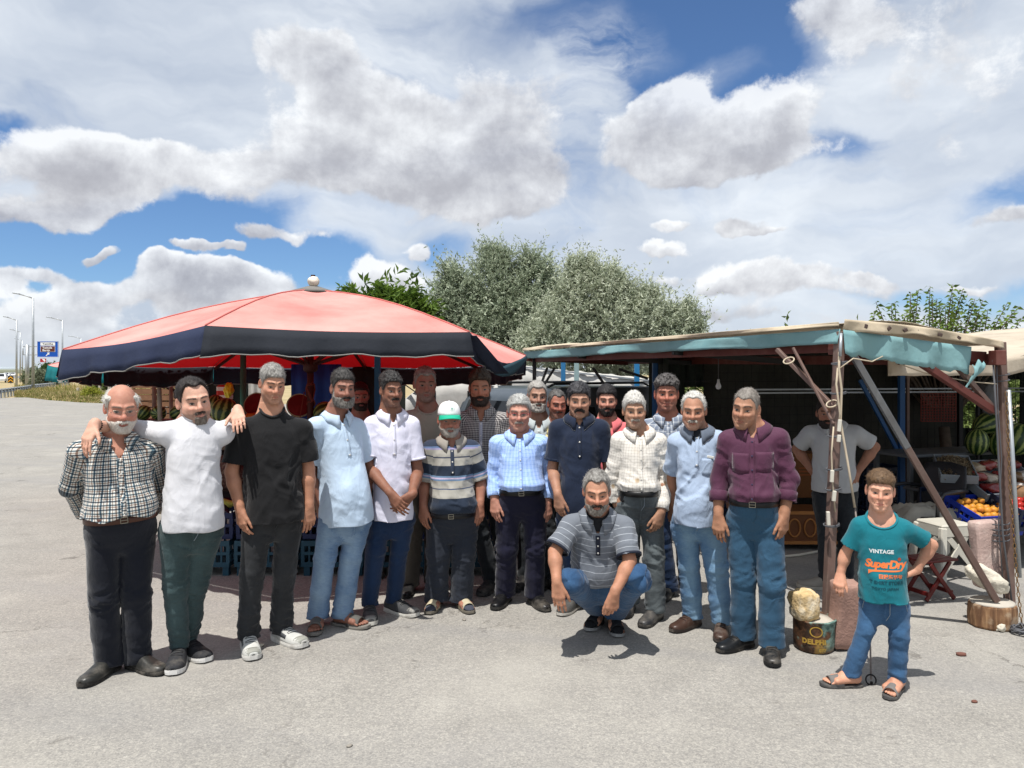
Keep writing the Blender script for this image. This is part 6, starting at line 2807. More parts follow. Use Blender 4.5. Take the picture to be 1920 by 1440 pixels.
for _j in range(5):
	_r = []
	for _k in range(13):
		_f = _k / 12
		_a = PX(862 + 66 * _f, 627 + 74 * _f ** .85, 5.40 + .5 * _f)
		_b = PX(894 + 60 * _f, 630 + 70 * _f, 5.46 + .55 * _f)
		_p = _a.lerp(_b, _j / 4)
		_p.y += .02 * math.sin(_j * 1.2 + _f * 6)
		_r.append(_p - _um.location)
	_rows.append(_r)
strip_mesh('valance', _rows, NAVYC, _um, .004)
_rows = []
for _j in range(4):
	_r = []
	for _k in range(13):
		_f = _k / 12
		_a = PX(926 + 62 * _f, 694 - 26 * _f, 5.95 + 1.0 * _f)
		_r.append(_a + Vector((0, .01, -.075 * (_j / 3) * math.sin(_f * math.pi) - .010 * _j)) - _um.location)
	_rows.append(_r)
strip_mesh('valance', _rows, TEALC, _um, .004)
_pts = []
_cc = Vector((-4.55, 10.2, 0))
for k in range(8):
	a = R(200 + k * 45)
	_pts.append(Vector((_cc.x + 1.55 * math.cos(a), _cc.y + 1.55 * math.sin(a), 1.79)))
umbrella('teal edged market umbrella behind the left end of the navy one', _pts, Vector((_cc.x, _cc.y, 2.12)), (_cc.x, _cc.y), PINK, REDL,
		[(TEALU, .19, .19, .18, .02)] * 8, .18, [.03] * 8, None, .03, full=False, group='market umbrellas')

RUST = mat('brown_paint_steel', '#6b554d', rough=.55, var=.14, vscale=9, dirt='#8a7f76', dirt_scale=8, dirt_amt=.35, spec=.4)
RUSTR = mat('red_oxide_steel', '#5f302a', rough=.6, var=.14, vscale=7, dirt='#7d5a50', dirt_scale=5, dirt_amt=.4)
DARKST = mat('dark_steel', '#1b1a1b', rough=.6, var=.15)
GREYST_ = mat('bare_grey_steel', '#7e8083', rough=.42, metal=.6, var=.2, vscale=12, dirt='#4d443f', dirt_scale=6, dirt_amt=.5)
BLUEST = mat('blue_paint_steel', '#1f4f82', rough=.5, var=.15)
BEIGE = canvas('beige_tarpaulin', '#c3b49c', .05, dirt='#8f826e')
WHITETARP = canvas('dirty_white_tarpaulin', '#b9ad9b', .04, dirt='#7d7263')
TEALT = canvas('pale_teal_net', '#80a7aa', .12, dirt='#5d8d94')
DTARP = mat('dark_green_tarpaulin', '#262d29', rough=.9, var=.2, vscale=2)
ROPE = mat('rope_pale', '#b9ab95', rough=.9, var=.15)
CABLE = mat('cable_grey', '#55565a', rough=.6, var=.1)
WHITEP = mat('white_plastic_part', '#cfcabd', rough=.5, var=.05)

C_ = Vector((2.085, 4.72, 1.985))
RR_ = Vector((3.36, 5.15, 1.865))
LB_ = Vector((.17, 10.0, 1.985))
RB_ = Vector((1.62, 10.45, 1.93))

def sheet(name, fn, nu, nv, mt, parent, thick=.004):
	rows = [[fn(i / nu, j / nv) for i in range(nu + 1)] for j in range(nv + 1)]
	return strip_mesh(name, rows, mt, parent, thick)

def bl(a, b, c, d, u, v):
	return a.lerp(b, u).lerp(c.lerp(d, u), v)

def stall_one():
	o = empty('market_stall', (C_.x, C_.y, 0))
	tag(o, 'market stall awning with a beige tarpaulin roof and a pale teal valance', 'market stall', 'market stalls')
	B = Vector((C_.x, C_.y, 0))
	c, r, l, rb = C_ - B, RR_ - B, LB_ - B, RB_ - B

	def roof(u, v):
		p = bl(c, r, l, rb, u, v)
		p = p + Vector((0, 0, .03 + .035 * math.sin(u * math.pi) + .018 * mnoise.noise(Vector((u * 5, v * 14, 1)))))
		p.z += .075 * math.exp(-((v - .97) / .035) ** 2) * math.sin(u * math.pi) + .03 * math.exp(-((v - .62) / .05) ** 2) * math.sin(u * math.pi)
		if v < .03:
			p.z += .035 * math.sin(min(u * 1.4, 1) * math.pi)
		return p
	sheet('roof', roof, 16, 60, BEIGE, o)

	def edge(a, b, h0, h1, drop, name, mt, n, out, seed, ragged=.0, top=.0):
		def fn(u, v):
			p = a.lerp(b, u)
			h = h0 + (h1 - h0) * u
			h *= 1 + .16 * mnoise.noise(Vector((u * 11, seed, 0))) + .20 * mnoise.noise(Vector((u * 3.1, seed, 5)))
			h += ragged * max(0, mnoise.noise(Vector((u * 30, seed, 2)))) * v
			wv = .022 * math.sin(u * 22 + seed) + .014 * mnoise.noise(Vector((u * 25, v * 2, seed)))
			return p + Vector((0, 0, drop - h * v + top * math.sin(u * math.pi))) + out * (.012 + wv * v)
		return sheet(name, fn, n, 5, mt, o, .003)
	fo = Vector((.31, -.95, 0))
	lo = Vector((-.95, -.31, 0))
	edge(c, c.lerp(r, .80), .150, .185, -.01, 'valance', TEALT, 44, fo, 1.0, .02)
	edge(c, l, .092, .090, -.005, 'valance', TEALT, 90, lo, 2.0, .01)
	edge(c + fo * .014, r + fo * .014, .070, .050, .055, 'roof_fold', BEIGE, 40, fo, 4.0, 0, .02)
	edge(c + lo * .014, l + lo * .014, .026, .034, .040, 'roof_fold', BEIGE, 60, lo, 6.0)
	q = c.lerp(r, .80)

	def rag(u, v):
		p = q + (r - c).normalized() * (.0 + .10 * u - .05 * v * v) + fo * (.02 + .02 * math.sin(v * 5))
		return p + Vector((0, 0, -.03 - .12 * u * 0 - (.10 + .17 * v) * (1 - .4 * u) - .02 * math.sin(u * 9)))
	sheet('torn_net', rag, 8, 8, TEALT, o, .003)
	bm = bmesh.new()
	base = PX(1549, 1208, 4.70)
	bm_bar(bm, Vector((base.x, 4.70, .02)) - B, c + Vector((.0, .03, -.02)), .052, .052, .004, R(8))
	obj_bm('post', bm, RUST, o)
	bm = bmesh.new()
	pb = PX(1893, 1150, 5.17)
	bm_bar(bm, Vector((pb.x, 5.17, .08)) - B, r + Vector((.02, .02, .05)), .055, .055, .004, R(12))
	obj_bm('post', bm, RUST, o)
	bm = bmesh.new()
	bm_tube(bm, [Vector((pb.x + .035, 5.12, .3)) - B, r + Vector((.045, -.03, -.28))], .014, 8)
	obj_bm('pipe', bm, STEEL, o, True)
	for a, b, w, h, mt, nm in ((c + Vector((.10, .06, -.105)), l + Vector((.10, .06, -.105)), .05, .085, RUSTR, 'beam'), (c + Vector((-.02, .12, -.13)), r + Vector((-.05, .09, -.05)), .05, .07, RUSTR, 'beam'),
							(r + Vector((0, 0, -.07)), rb + Vector((0, 0, -.07)), .05, .08, RUSTR, 'beam'), (l + Vector((0, 0, -.09)), rb + Vector((0, 0, -.09)), .05, .08, RUSTR, 'beam'),
							(c.lerp(l, .35) + Vector((0, 0, -.10)), r.lerp(rb, .35) + Vector((0, 0, -.10)), .04, .05, DARKST, 'beam'), (c.lerp(l, .7) + Vector((0, 0, -.10)), r.lerp(rb, .7) + Vector((0, 0, -.10)), .04, .05, DARKST, 'beam')):
		b2 = bmesh.new()
		bm_bar(b2, a, b, w, h, .003)
		obj_bm(nm, b2, mt, o)
	b2 = bmesh.new()
	bm_box(b2, r + Vector((-.045, -.05, -.06)), (.07, .09, .10), None, .004)
	obj_bm('bracket', b2, RUSTR, o)
	s0 = PX(1593, 655, 4.78) - B
	s1 = PX(1868, 1126, 4.98) - B
	mid = s0.lerp(s1, .38)
	b2 = bmesh.new()
	bm_bar(b2, s0, mid, .055, .04, .003, R(20))
	obj_bm('strut', b2, GREYST_, o)['label'] = 'bare grey upper length of the leaning strut'
	b2 = bmesh.new()
	bm_bar(b2, mid, s1, .054, .039, .003, R(20))
	obj_bm('strut', b2, RUST, o)
	for a, b, da, db, w, mt in (((1457, 655), (1570, 770), 5.15, 4.72, .026, RUST), ((1487, 652), (1563, 795), 5.0, 4.70, .016, RUST), ((1722, 677), (1862, 770), 4.95, 5.14, .045, RUSTR), ((1790, 682), (1870, 775), 5.05, 5.16, .032, RUST)):
		b2 = bmesh.new()
		bm_bar(b2, PX(*a, da) - B, PX(*b, db) - B, w, w, .002)
		obj_bm('brace', b2, mt, o)
	for px, d in ((1002, 9.9), (905, 9.6)):
		b2 = bmesh.new()
		p = PX(px, 697, d)
		bm_bar(b2, Vector((p.x, d, 0)) - B, Vector((p.x, d, 1.9)) - B, .05, .05)
		obj_bm('post', b2, DARKST, o)
	for a, b, d in (((1040, 690), (1012, 735), 9.4), ((1026, 690), (1014, 722), 9.4), ((1112, 690), (1136, 725), 8.6), ((1160, 692), (1215, 710), 8.2)):
		b2 = bmesh.new()
		bm_bar(b2, PX(*a, d) - B, PX(*b, d) - B, .035 if a[0] != 1160 else .02, .03)
		obj_bm('brace', b2, DARKST, o)
	def cord(pts, r, mt, nm):
		b3 = bmesh.new()
		bm_tube(b3, [p - B for p in pts], r, 6)
		obj_bm(nm, b3, mt, o, True)
	cord([PX(1574, 660, 4.66), PX(1573, 690, 4.64), PX(1578, 730, 4.64), PX(1576, 790, 4.64), PX(1590, 870, 4.60), PX(1603, 952, 4.55)], .0075, ROPE, 'rope')
	cord([PX(1571, 690, 4.66), PX(1568, 720, 4.64), PX(1575, 775, 4.63), PX(1573, 800, 4.64)], .0065, ROPE, 'rope')
	cord([PX(1577, 625, 4.66), PX(1576, 650, 4.64), PX(1575, 668, 4.64)], .010, STEEL, 'tie_rod')
	for py, n in ((683, 3), (738, 2), (818, 2), (880, 2), (918, 2), (985, 2)):
		pts = []
		xc = 1577 - (py - 620) * .050
		for k in range(n * 10 + 1):
			a = k / 10 * 2 * math.pi
			p = PX(xc, py, 4.71)
			pts.append(p + Vector((.047 * math.cos(a), .047 * math.sin(a), .006 * math.sin(k * .7) + .004 * k / 10)))
		cord(pts, .0045, CABLE, 'wire')
	cord([PX(1575, 690, 4.64), PX(1600, 672, 4.66), PX(1635, 678, 4.7), PX(1655, 668, 4.75)], .004, ROPE, 'wire')
	cord([PX(1688, 683, 4.9), PX(1735, 700, 5.0), PX(1815, 715, 5.08), PX(1868, 720, 5.1)], .004, ROPE, 'wire')
	cord([PX(1563, 800, 4.63), PX(1559, 850, 4.63), PX(1561, 905, 4.63), PX(1566, 960, 4.63)], .005, ROPE, 'wire')
	for (px, py, h, tilt) in ((1574, 798, .075, .1), (1573, 822, .045, .1), (1560, 893, .075, .06), (1564, 930, .065, .1), (1553, 972, .085, -.05)):
		b3 = bmesh.new()
		bm_box(b3, PX(px, py, 4.625) - B, (.021, .018, h), Matrix.Rotation(tilt, 3, 'Y'), .003)
		obj_bm('connector', b3, WHITEP, o)
	for px, py in ((1479, 676), (1560, 757)):
		pts = [PX(px, py, 4.95 if px < 1500 else 4.70) + Vector((.035 * math.cos(k * .5), .02 * math.sin(k * .5), .022 * math.sin(k * .5 + .6))) for k in range(14)]
		cord(pts, .005, ROPE, 'wire')
	cord([PX(1868, 660, 5.1), PX(1871, 760, 5.1), PX(1878, 860, 5.1), PX(1872, 990, 5.1), PX(1886, 1150, 5.08)], .004, CABLE, 'wire')
	cord([PX(1862, 675, 5.1), PX(1868, 780, 5.1), PX(1880, 1000, 5.08), PX(1904, 1180, 5.05)], .007, CABLE, 'wire')
	for py in (722, 1000, 1010, 1020):
		pts = [PX(1877, py, 5.16) + Vector((.05 * math.cos(k * .63), .05 * math.sin(k * .63), .004 * k)) for k in range(22)]
		cord(pts, .004, CABLE, 'wire')
	for u, on in ((.12, 1), (.26, 1), (.36, 1), (.43, 1), (.58, 1), (.70, 1), (.76, 1)):
		b3 = bmesh.new()
		bm_box(b3, c.lerp(r, u) + fo * .03 + Vector((0, 0, .02 + .02 * math.sin(u * math.pi))), (.022, .012, .028), Matrix.Rotation(u * 3, 3, 'Y'), .003)
		obj_bm('tie_lug', b3, mat('lug_dark', '#4b3d38', rough=.8), o)

def stall_two():
	S = Vector((4.16, 6.30, 1.80))
	Lf = Vector((2.98, 5.95, 1.80))
	Rt = Vector((8.2, 7.6, 2.35))
	LB2 = Vector((1.55, 10.6, 1.98))
	RB2 = Vector((7.4, 12.4, 2.0))
	o = empty('market_stall', (3.6, 8.0, 0))
	tag(o, 'dark market stall under a sagging dirty white tarpaulin, wire mesh at its back', 'market stall', 'market stalls')
	B = Vector((3.6, 8.0, 0))
	S, Lf, Rt, LB2, RB2 = [p - B for p in (S, Lf, Rt, LB2, RB2)]

	def roof(u, v):
		fr = Lf.lerp(S, u / .35) if u < .35 else S.lerp(Rt, (u - .35) / .65)
		p = fr.lerp(LB2.lerp(RB2, u), v)
		p = p + Vector((0, 0, .16 * math.sin(min(v * 1.3, 1) * math.pi) * .6 + .03 * mnoise.noise(Vector((u * 14, v * 6, 3)))))
		if u > .35:
			p.z += .07 * math.sin((u - .35) / .65 * math.pi)
		return p
	sheet('roof', roof, 50, 24, WHITETARP, o)

	def val(u, v):
		fr = Lf.lerp(S, u / .5) if u < .5 else S.lerp(Rt, (u - .5) * .9)
		out = Vector((.30, -.95, 0))
		h = (.145 + .02 * mnoise.noise(Vector((u * 9, 0, 1)))) if u < .5 else .14 - .10 * (u - .5)
		return fr + out * (.02 + .02 * math.sin(u * 30) * v) + Vector((0, 0, .02 - h * v))
	sheet('valance', val, 60, 5, WHITETARP, o)
	def wall(a, b, z0, z1, mt, nm='curtain'):
		def fn(u, v):
			p = a.lerp(b, u)
			return Vector((p.x + .03 * math.sin(u * 19), p.y + .03 * math.sin(u * 13 + v * 3), z0 + (z1 - z0) * v)) - B
		sheet(nm, fn, 16, 6, mt, o)
	a = Vector((1.70, 9.15, 0))
	b = Vector((7.6, 10.4, 0))

	def at(px):
		t = (px - 960) / FPX
		k = (t * a.y - a.x) / ((b.x - a.x) - t * (b.y - a.y))
		return a.lerp(b, k)
	TARPG = mat('grey_dark_tarpaulin', '#3c3c37', rough=.9, var=.3, vscale=3)
	wall(at(1217), at(1284), 0, 2.1, DTARP)
	wall(at(1284), at(1320), 0, 1.32, DTARP)
	wall(at(1284), at(1320), 1.52, 2.1, DTARP)
	wall(at(1320), at(1798), 0, 2.1, TARPG)
	wall(at(1798), at(1832), 0, .95, DTARP)
	wall(at(1798), at(1832), 1.56, 2.1, DTARP)
	wall(at(1832), at(1880), 0, 2.1, DTARP)
	wall(at(1880), at(1914), 0, .98, DTARP)
	wall(at(1880), at(1914), 1.60, 2.1, DTARP)
	wall(at(1914), b, 0, 2.1, DTARP)
	wall(Vector((7.6, 10.4, 0)), Vector((7.9, 7.2, 0)), 0, 2.0, DTARP)
	wall(Vector((1.70, 9.15, 0)), Vector((1.80, 8.6, 0)), 0, 2.1, DTARP)
	bm = bmesh.new()
	off = Vector((.03, -.14, 0))
	L = (b - a).length
	n = int(L / .105)
	for i in range(n + 1):
		p = a.lerp(b, i / n) + off - B
		bm_box(bm, (p.x, p.y, 1.0), (.0055, .0055, 2.0))
	for j in range(19):
		z = .12 + j * .105
		bm_bar(bm, a + off - B + Vector((0, -.006, z)), b + off - B + Vector((0, -.006, z)), .0055)
	tag(obj_bm('wire_mesh', bm, DARKST, o), kind='stuff')
	for (px, d, w, mt, nm, z0, z1) in ((1229, 8.9, .07, BLUEST, 'post', 0, 2.0), (1690, 7.9, .055, BLUEST, 'post', 0, 2.0), (1702, 7.95, .03, RUST, 'post', 0, 2.0), (1800, 8.9, .05, DARKST, 'post', 0, 2.0), (1834, 9.0, .03, DARKST, 'post', 0, 2.0)):
		p = PX(px, 697, d)
		b2 = bmesh.new()
		bm_box(b2, Vector((p.x, d, (z0 + z1) / 2)) - B, (w, w, z1 - z0), None, .003)
		obj_bm(nm, b2, mt, o)
	b2 = bmesh.new()
	bm_bar(b2, PX(1612, 712, 7.9) - B, PX(1692, 862, 7.9) - B, .035)
	obj_bm('brace', b2, BLUEST, o)
	for z in (1.46, 1.50):
		b2 = bmesh.new()
		bm_bar(b2, Vector((2.8, 8.75, z)) - B, Vector((7.4, 9.7, z)) - B, .018)
		obj_bm('rail', b2, STEEL, o)
	b2 = bmesh.new()
	p0 = PX(1727, 790, 8.6) - B
	w_, h_ = .40, .32
	for i in range(13):
		bm_box(b2, p0 + Vector((w_ * i / 12, 0, h_ / 2)), (.012, .008, h_))
	for j in range(11):
		bm_box(b2, p0 + Vector((w_ / 2, -.007, h_ * j / 10)), (w_, .008, .010))
	tag(obj_bm('lattice_panel', b2, mat('lattice_red', '#6d2f26', rough=.7, var=.2), o), kind='stuff')
	b2 = bmesh.new()
	bm_lathe(b2, [(.012, .06), (.014, .03), (.03, -.01), (.024, -.035), (.006, -.045)], PX(1347, 722, 7.6) - B, 12)
	obj_bm('bulb', b2, mat('bulb_glass', '#c9ccd0', rough=.2, var=0), o, True)
	b2 = bmesh.new()
	bm_tube(b2, [PX(1347, 715, 7.6) - B, PX(1347, 690, 7.6) - B + Vector((0, 0, .1))], .004, 5)
	obj_bm('bulb_cord', b2, CABLE, o)

stall_one()
stall_two()

STONE = mat('limestone', '#c7ab7c', rough=.95, var=.35, vscale=11, bump=1.0, bscale=34, dirt='#e2dac6', dirt_scale=7, dirt_amt=.9, bdist=.012)
PINKST = mat('pink_tuff', '#9a7a6e', rough=.95, var=.18, vscale=16, bump=.9, bscale=70, dirt='#7d655b', dirt_scale=9, dirt_amt=.4, bdist=.006)
PALEST = mat('pale_pink_tuff', '#b29a92', rough=.95, var=.15, vscale=14, bump=.9, bscale=60, dirt='#d2c6bc', dirt_scale=6, dirt_amt=.5, bdist=.006)

def rock(name, c, s, mt, rot=0.0, amp=.14, seed=1, cube=.6, tilt=0.0, sub=4):
	bm = bmesh.new()
	bmesh.ops.create_icosphere(bm, subdivisions=sub, radius=1.0)
	for v in bm.verts:
		n = v.co.normalized()
		m = max(abs(n.x), abs(n.y), abs(n.z))
		k = cube / m + (1 - cube)
		p = n * k
		p *= 1 + amp * mnoise.noise(n * 1.7 + Vector((seed, 0, 0))) + amp * .45 * mnoise.noise(n * 5 + Vector((seed, 3, 0))) + amp * .2 * mnoise.noise(n * 14)
		v.co = Matrix.Rotation(rot, 3, 'Z') @ Matrix.Rotation(tilt, 3, 'Y') @ Vector((p.x * s[0], p.y * s[1], p.z * s[2]))
	return obj_bm(name, bm, mt, None, True, c)

def rough_slab(name, a, b, w, t, mt, seed, rot):
	bm = bmesh.new()
	bm_box(bm, (0, 0, 0), (w, t, (Vector(b) - Vector(a)).length), None, .012)
	bmesh.ops.subdivide_edges(bm, edges=bm.edges[:], cuts=9, use_grid_fill=True)
	for v in bm.verts:
		nz = mnoise.noise(v.co * 9 + Vector((seed, 0, 0))) * .010 + mnoise.noise(v.co * 30 + Vector((seed, 2, 0))) * .005
		v.co += Vector((v.co.x / w, v.co.y / t, v.co.z * .4)) * nz * 2.2
	M = frame_to(Vector(b) - Vector(a), Vector((0, 1, 0))) @ Matrix.Rotation(rot, 3, 'Z')
	for v in bm.verts:
		v.co = M @ v.co
	return obj_bm(name, bm, mt, None, True, (Vector(a) + Vector(b)) / 2)

def paint_tin():
	c = PX(1535, 1236, 4.50)
	o = empty('paint_tin', (c.x + .02, 4.62, 0), -.40)
	tag(o, 'rusty printed paint tin filled with concrete under the corner post', 'paint tin')

	def lab(t, tc):
		v = tc.outputs['Object']
		n = t.noise(v, 9, 6.0, .7)
		n2 = t.noise(v, 22, 4.0, .7)
		x, y, z = t.sep(v)
		base = t.mix(t.sstep(n, .42, .58), (*lin('#3a2a1f'), 1), (*lin('#6b4a34'), 1))
		teal = t.mix(t.sstep(n2, .35, .6), (*lin('#2f6a66'), 1), (*lin('#8fb9ae'), 1))
		f = t.math('MULTIPLY', t.sstep(t.noise(t.vmath('ADD', v, (4, 1, 2)), 6.5, 4.0, .6), .44, .52), t.sstep(z, .0, .05))
		base = t.mix(t.math('MULTIPLY', f, .62), base, teal)
		return t.mix(t.math('MULTIPLY', t.sstep(t.noise(v, 5, 3.0, .5), .6, .66), .6), base, (*lin('#b3924a'), 1))
	m = mat('rusty_tin', rough=.6, var=0, fn=lab, metal=.2, bump=.4, bscale=40)
	bm = bmesh.new()
	bm_lathe(bm, [(.105, 0), (.118, .012), (.122, .05), (.124, .14), (.127, .185), (.131, .19), (.129, .196), (.120, .196), (.118, .182)], (0, 0, 0), 28)
	for v in bm.verts:
		v.co.x += .008 * mnoise.noise(v.co * 14)
		v.co.y += .008 * mnoise.noise(v.co * 14 + Vector((5, 0, 0)))
	t_ = obj_bm('tin', bm, m, o, True)
	bm = bmesh.new()
	bm_lathe(bm, [(.116, .12), (.116, .186), (.05, .194), (.01, .192)], (0, 0, 0), 20)
	obj_bm('concrete_fill', bm, mat('concrete_pale'), o, True)
	G_ = mat('print_gold', '#a58436', rough=.6, var=.2, vscale=50)
	text_mesh('lettering', 'DELPHI', .040, G_, t_, lambda x, y: Vector((.1275 * math.sin(x / .126 + .02), -.1275 * math.cos(x / .126 + .02), .078 + y)), .0022, 1.1)
	text_mesh('lettering', '077', .026, G_, t_, lambda x, y: Vector((.1270 * math.sin(x / .126 + .42), -.1270 * math.cos(x / .126 + .42), .030 + y)), .001, 1.1)
	bm = bmesh.new()
	for k in range(20):
		a0, a1 = 2 * math.pi * k / 20, 2 * math.pi * (k + 1) / 20
		q = []
		for a, r in ((a0, .032), (a1, .032), (a1, .026), (a0, .026)):
			x, y = r * math.cos(a) * 1.2, r * math.sin(a)
			q.append(bm.verts.new(Vector((.1272 * math.sin(x / .126 + .12), -.1272 * math.cos(x / .126 + .12), .140 + y))))
		bm.faces.new(q)
	obj_bm('emblem', bm, G_, t_)

paint_tin()
tag(rock('stone', (PX(1514, 1180, 4.55).x, 4.60, .275), (.078, .075, .092), STONE, .3, .13, 3, .55), 'yellowish limestone rock wedged on the paint tin beside the post', 'stone')
tag(rough_slab('stone_block', PX(1578, 1216, 4.62) + Vector((0, 0, .02)), PX(1590, 1092, 4.58), .16, .13, PINKST, 2, .15), 'tall pink stone block under the hand of the boy', 'stone block')
tag(rough_slab('stone_block', Vector((3.38, 5.26, .20)), Vector((3.36, 5.28, .66)), .235, .10, PALEST, 5, .1), 'pale pink stone slab tied to the right post', 'stone block')
tag(rock('stone', (PX(1858, 1078, 5.02).x, 5.06, .31), (.135, .07, .065), mat('white_stone', '#c9c2b2', rough=.95, var=.15, vscale=12, bump=.9, bscale=40, bdist=.008), -.2, .2, 8, .35, .55), 'long whitish stone lying against the strut', 'stone')
tag(rock('stone', (PX(1872, 1178, 4.95).x, 4.93, .028), (.045, .035, .032), mat('white_stone'), .5, .2, 12, .35), 'small white stone at the foot of the stump', 'stone')

def stump():
	c = PX(1866, 1150, 5.0)
	o = empty('wood_stump', (c.x, 5.03, 0))
	tag(o, 'sawn wooden stump under the leaning strut', 'wood stump')

	def wood(t, tc):
		v = tc.outputs['Object']
		mp = t.new('ShaderNodeMapping')
		t.link(v, mp.inputs['Vector'])
		mp.inputs['Scale'].default_value = (1, 1, .12)
		n = t.noise(mp.outputs[0], 26, 5.0, .65, '3D', .6)
		n2 = t.noise(v, 7, 5.0, .6)
		b = t.ramp(n, [(.3, lin('#3d2a1e')), (.5, lin('#75553c')), (.72, lin('#a58360'))])
		return t.mix(t.math('MULTIPLY', t.sstep(n2, .5, .66), .65), b, (*lin('#b8a58c'), 1))
	m = mat('stump_wood', rough=.85, var=0, fn=wood, bump=.7, bscale=40)
	bm = bmesh.new()
	bm_lathe(bm, [(.125, 0), (.135, .01), (.138, .08), (.134, .150), (.128, .158)], (0, 0, 0), 9)
	for v in bm.verts:
		v.co.x *= 1.12
	bmesh.ops.bevel(bm, geom=bm.edges[:], offset=.006, segments=1, affect='EDGES')
	obj_bm('trunk_piece', bm, m, o)
	bm = bmesh.new()
	bm_lathe(bm, [(.124, .150), (.120, .168), (.02, .172)], (0, 0, 0), 18)
	for v in bm.verts:
		v.co.x *= 1.12
		v.co.z += .006 * mnoise.noise(v.co * 20)
	obj_bm('mortar_top', bm, mat('concrete_pale'), o, True)

stump()

def chain(label, pts, link=.026):
	o = empty('chain', pts[0])
	tag(o, label, 'chain')
	B = Vector(pts[0])
	pts = [Vector(p) - B for p in pts]
	L, out = 0, [pts[0]]
	acc = 0
	for a, b in zip(pts, pts[1:]):
		n = max(int((b - a).length / link), 1)
		for k in range(1, n + 1):
			out.append(a.lerp(b, k / n))
	m = mat('rusty_chain', '#7d6242', rough=.55, metal=.5, var=.25, vscale=30)
	proto = None
	for i in range(len(out) - 1):
		c = (out[i] + out[i + 1]) / 2
		d = (out[i + 1] - out[i]).normalized()
		M = frame_to(d) @ Matrix.Rotation(R(90) * (i % 2) + .3, 3, 'Z')
		if proto is None:
			bm = bmesh.new()
			ring = [Vector((.0085 * math.copysign(abs(math.cos(a)) ** .8, math.cos(a)), 0, .0165 * math.sin(a))) for a in [2 * math.pi * k / 10 for k in range(11)]]
			bm_tube(bm, ring, .0030, 4, cap=False)
			e = obj_bm('link', bm, m, o)
			proto = e
		else:
			e = proto.copy()
			COL.objects.link(e)
			e.parent = o
		e.matrix_local = Matrix.Translation(c) @ M.to_4x4()

chain('long rusty chain hanging down beside the right post', [PX(1887, 735, 5.0), PX(1893, 900, 4.98), PX(1901, 1010, 4.96), PX(1909, 1110, 4.94), PX(1917, 1178, 4.90)], .030)
bm = bmesh.new()
rr = random.Random(3)
pts = []
cc = PX(1912, 1190, 4.88)
for k in range(90):
	a = k * .55
	pts.append(Vector(((.045 + .02 * rr.random()) * math.cos(a), (.05 + .02 * rr.random()) * math.sin(a), .012 + .05 * rr.random() * abs(math.sin(k * .21)))))
bm_tube(bm, pts, .006, 5)
tag(obj_bm('wire_coil', bm, CABLE, None, True, (cc.x, 4.86, 0)), 'tangled coil of grey wire on the ground below the chain', 'wire coil')

def ground_anchor():
	p = PX(1638, 1285, 4.05)
	o = empty('tie_down', (p.x, 4.08, 0))
	tag(o, 'thin cord tied to a ring in the ground between the legs of the boy', 'tie down')
	B = Vector((p.x, 4.08, 0))
	bm = bmesh.new()
	bm_tube(bm, [Vector((0, 0, .03)), PX(1632, 1215, 4.25) - B, PX(1622, 1100, 4.45) - B, PX(1603, 952, 4.56) - B], .005, 5)
	obj_bm('cord', bm, mat('cord_grey', '#7e746e', rough=.9), o, True)
	bm = bmesh.new()
	bm_tube(bm, [Vector((.028 * math.cos(a), .008 * math.sin(a), .026 + .026 * math.sin(a))) for a in [2 * math.pi * k / 16 for k in range(17)]], .0045, 6, cap=False)
	obj_bm('ring', bm, DARKST, o, True)
	bm = bmesh.new()
	bm_tube(bm, [(0, .0, -.03), (.004, .0, .016)], .008, 6)
	obj_bm('peg', bm, DARKST, o)

ground_anchor()

def folding_stool():
	o = empty('folding_stool', (PX(1757, 1120, 5.55).x, 5.65, 0), R(18))
	tag(o, 'small red wooden folding stool standing in the shade', 'stool')
	m = mat('red_varnish', '#5e1714', rough=.4, var=.2, vscale=12, dirt='#3b2018', dirt_scale=10, dirt_amt=.4)
	for i in range(4):
		bm = bmesh.new()
		bm_box(bm, (0, -.085 + i * .057, .30), (.33, .046, .018), None, .004)
		obj_bm('slat', bm, m, o)
	for y in (-.095, .095):
		for sg in (-1, 1):
			bm = bmesh.new()
			yy = y + sg * .009
			bm_bar(bm, (-sg * .125, yy, .012), (sg * .105, yy, .288), .018, .030, .003)
			obj_bm('leg', bm, m, o)
	for x in (-.11, .11):
		bm = bmesh.new()
		bm_bar(bm, (x, -.10, .06), (x, .10, .06), .022, .03, .003)
		obj_bm('stretcher', bm, m, o)

folding_stool()

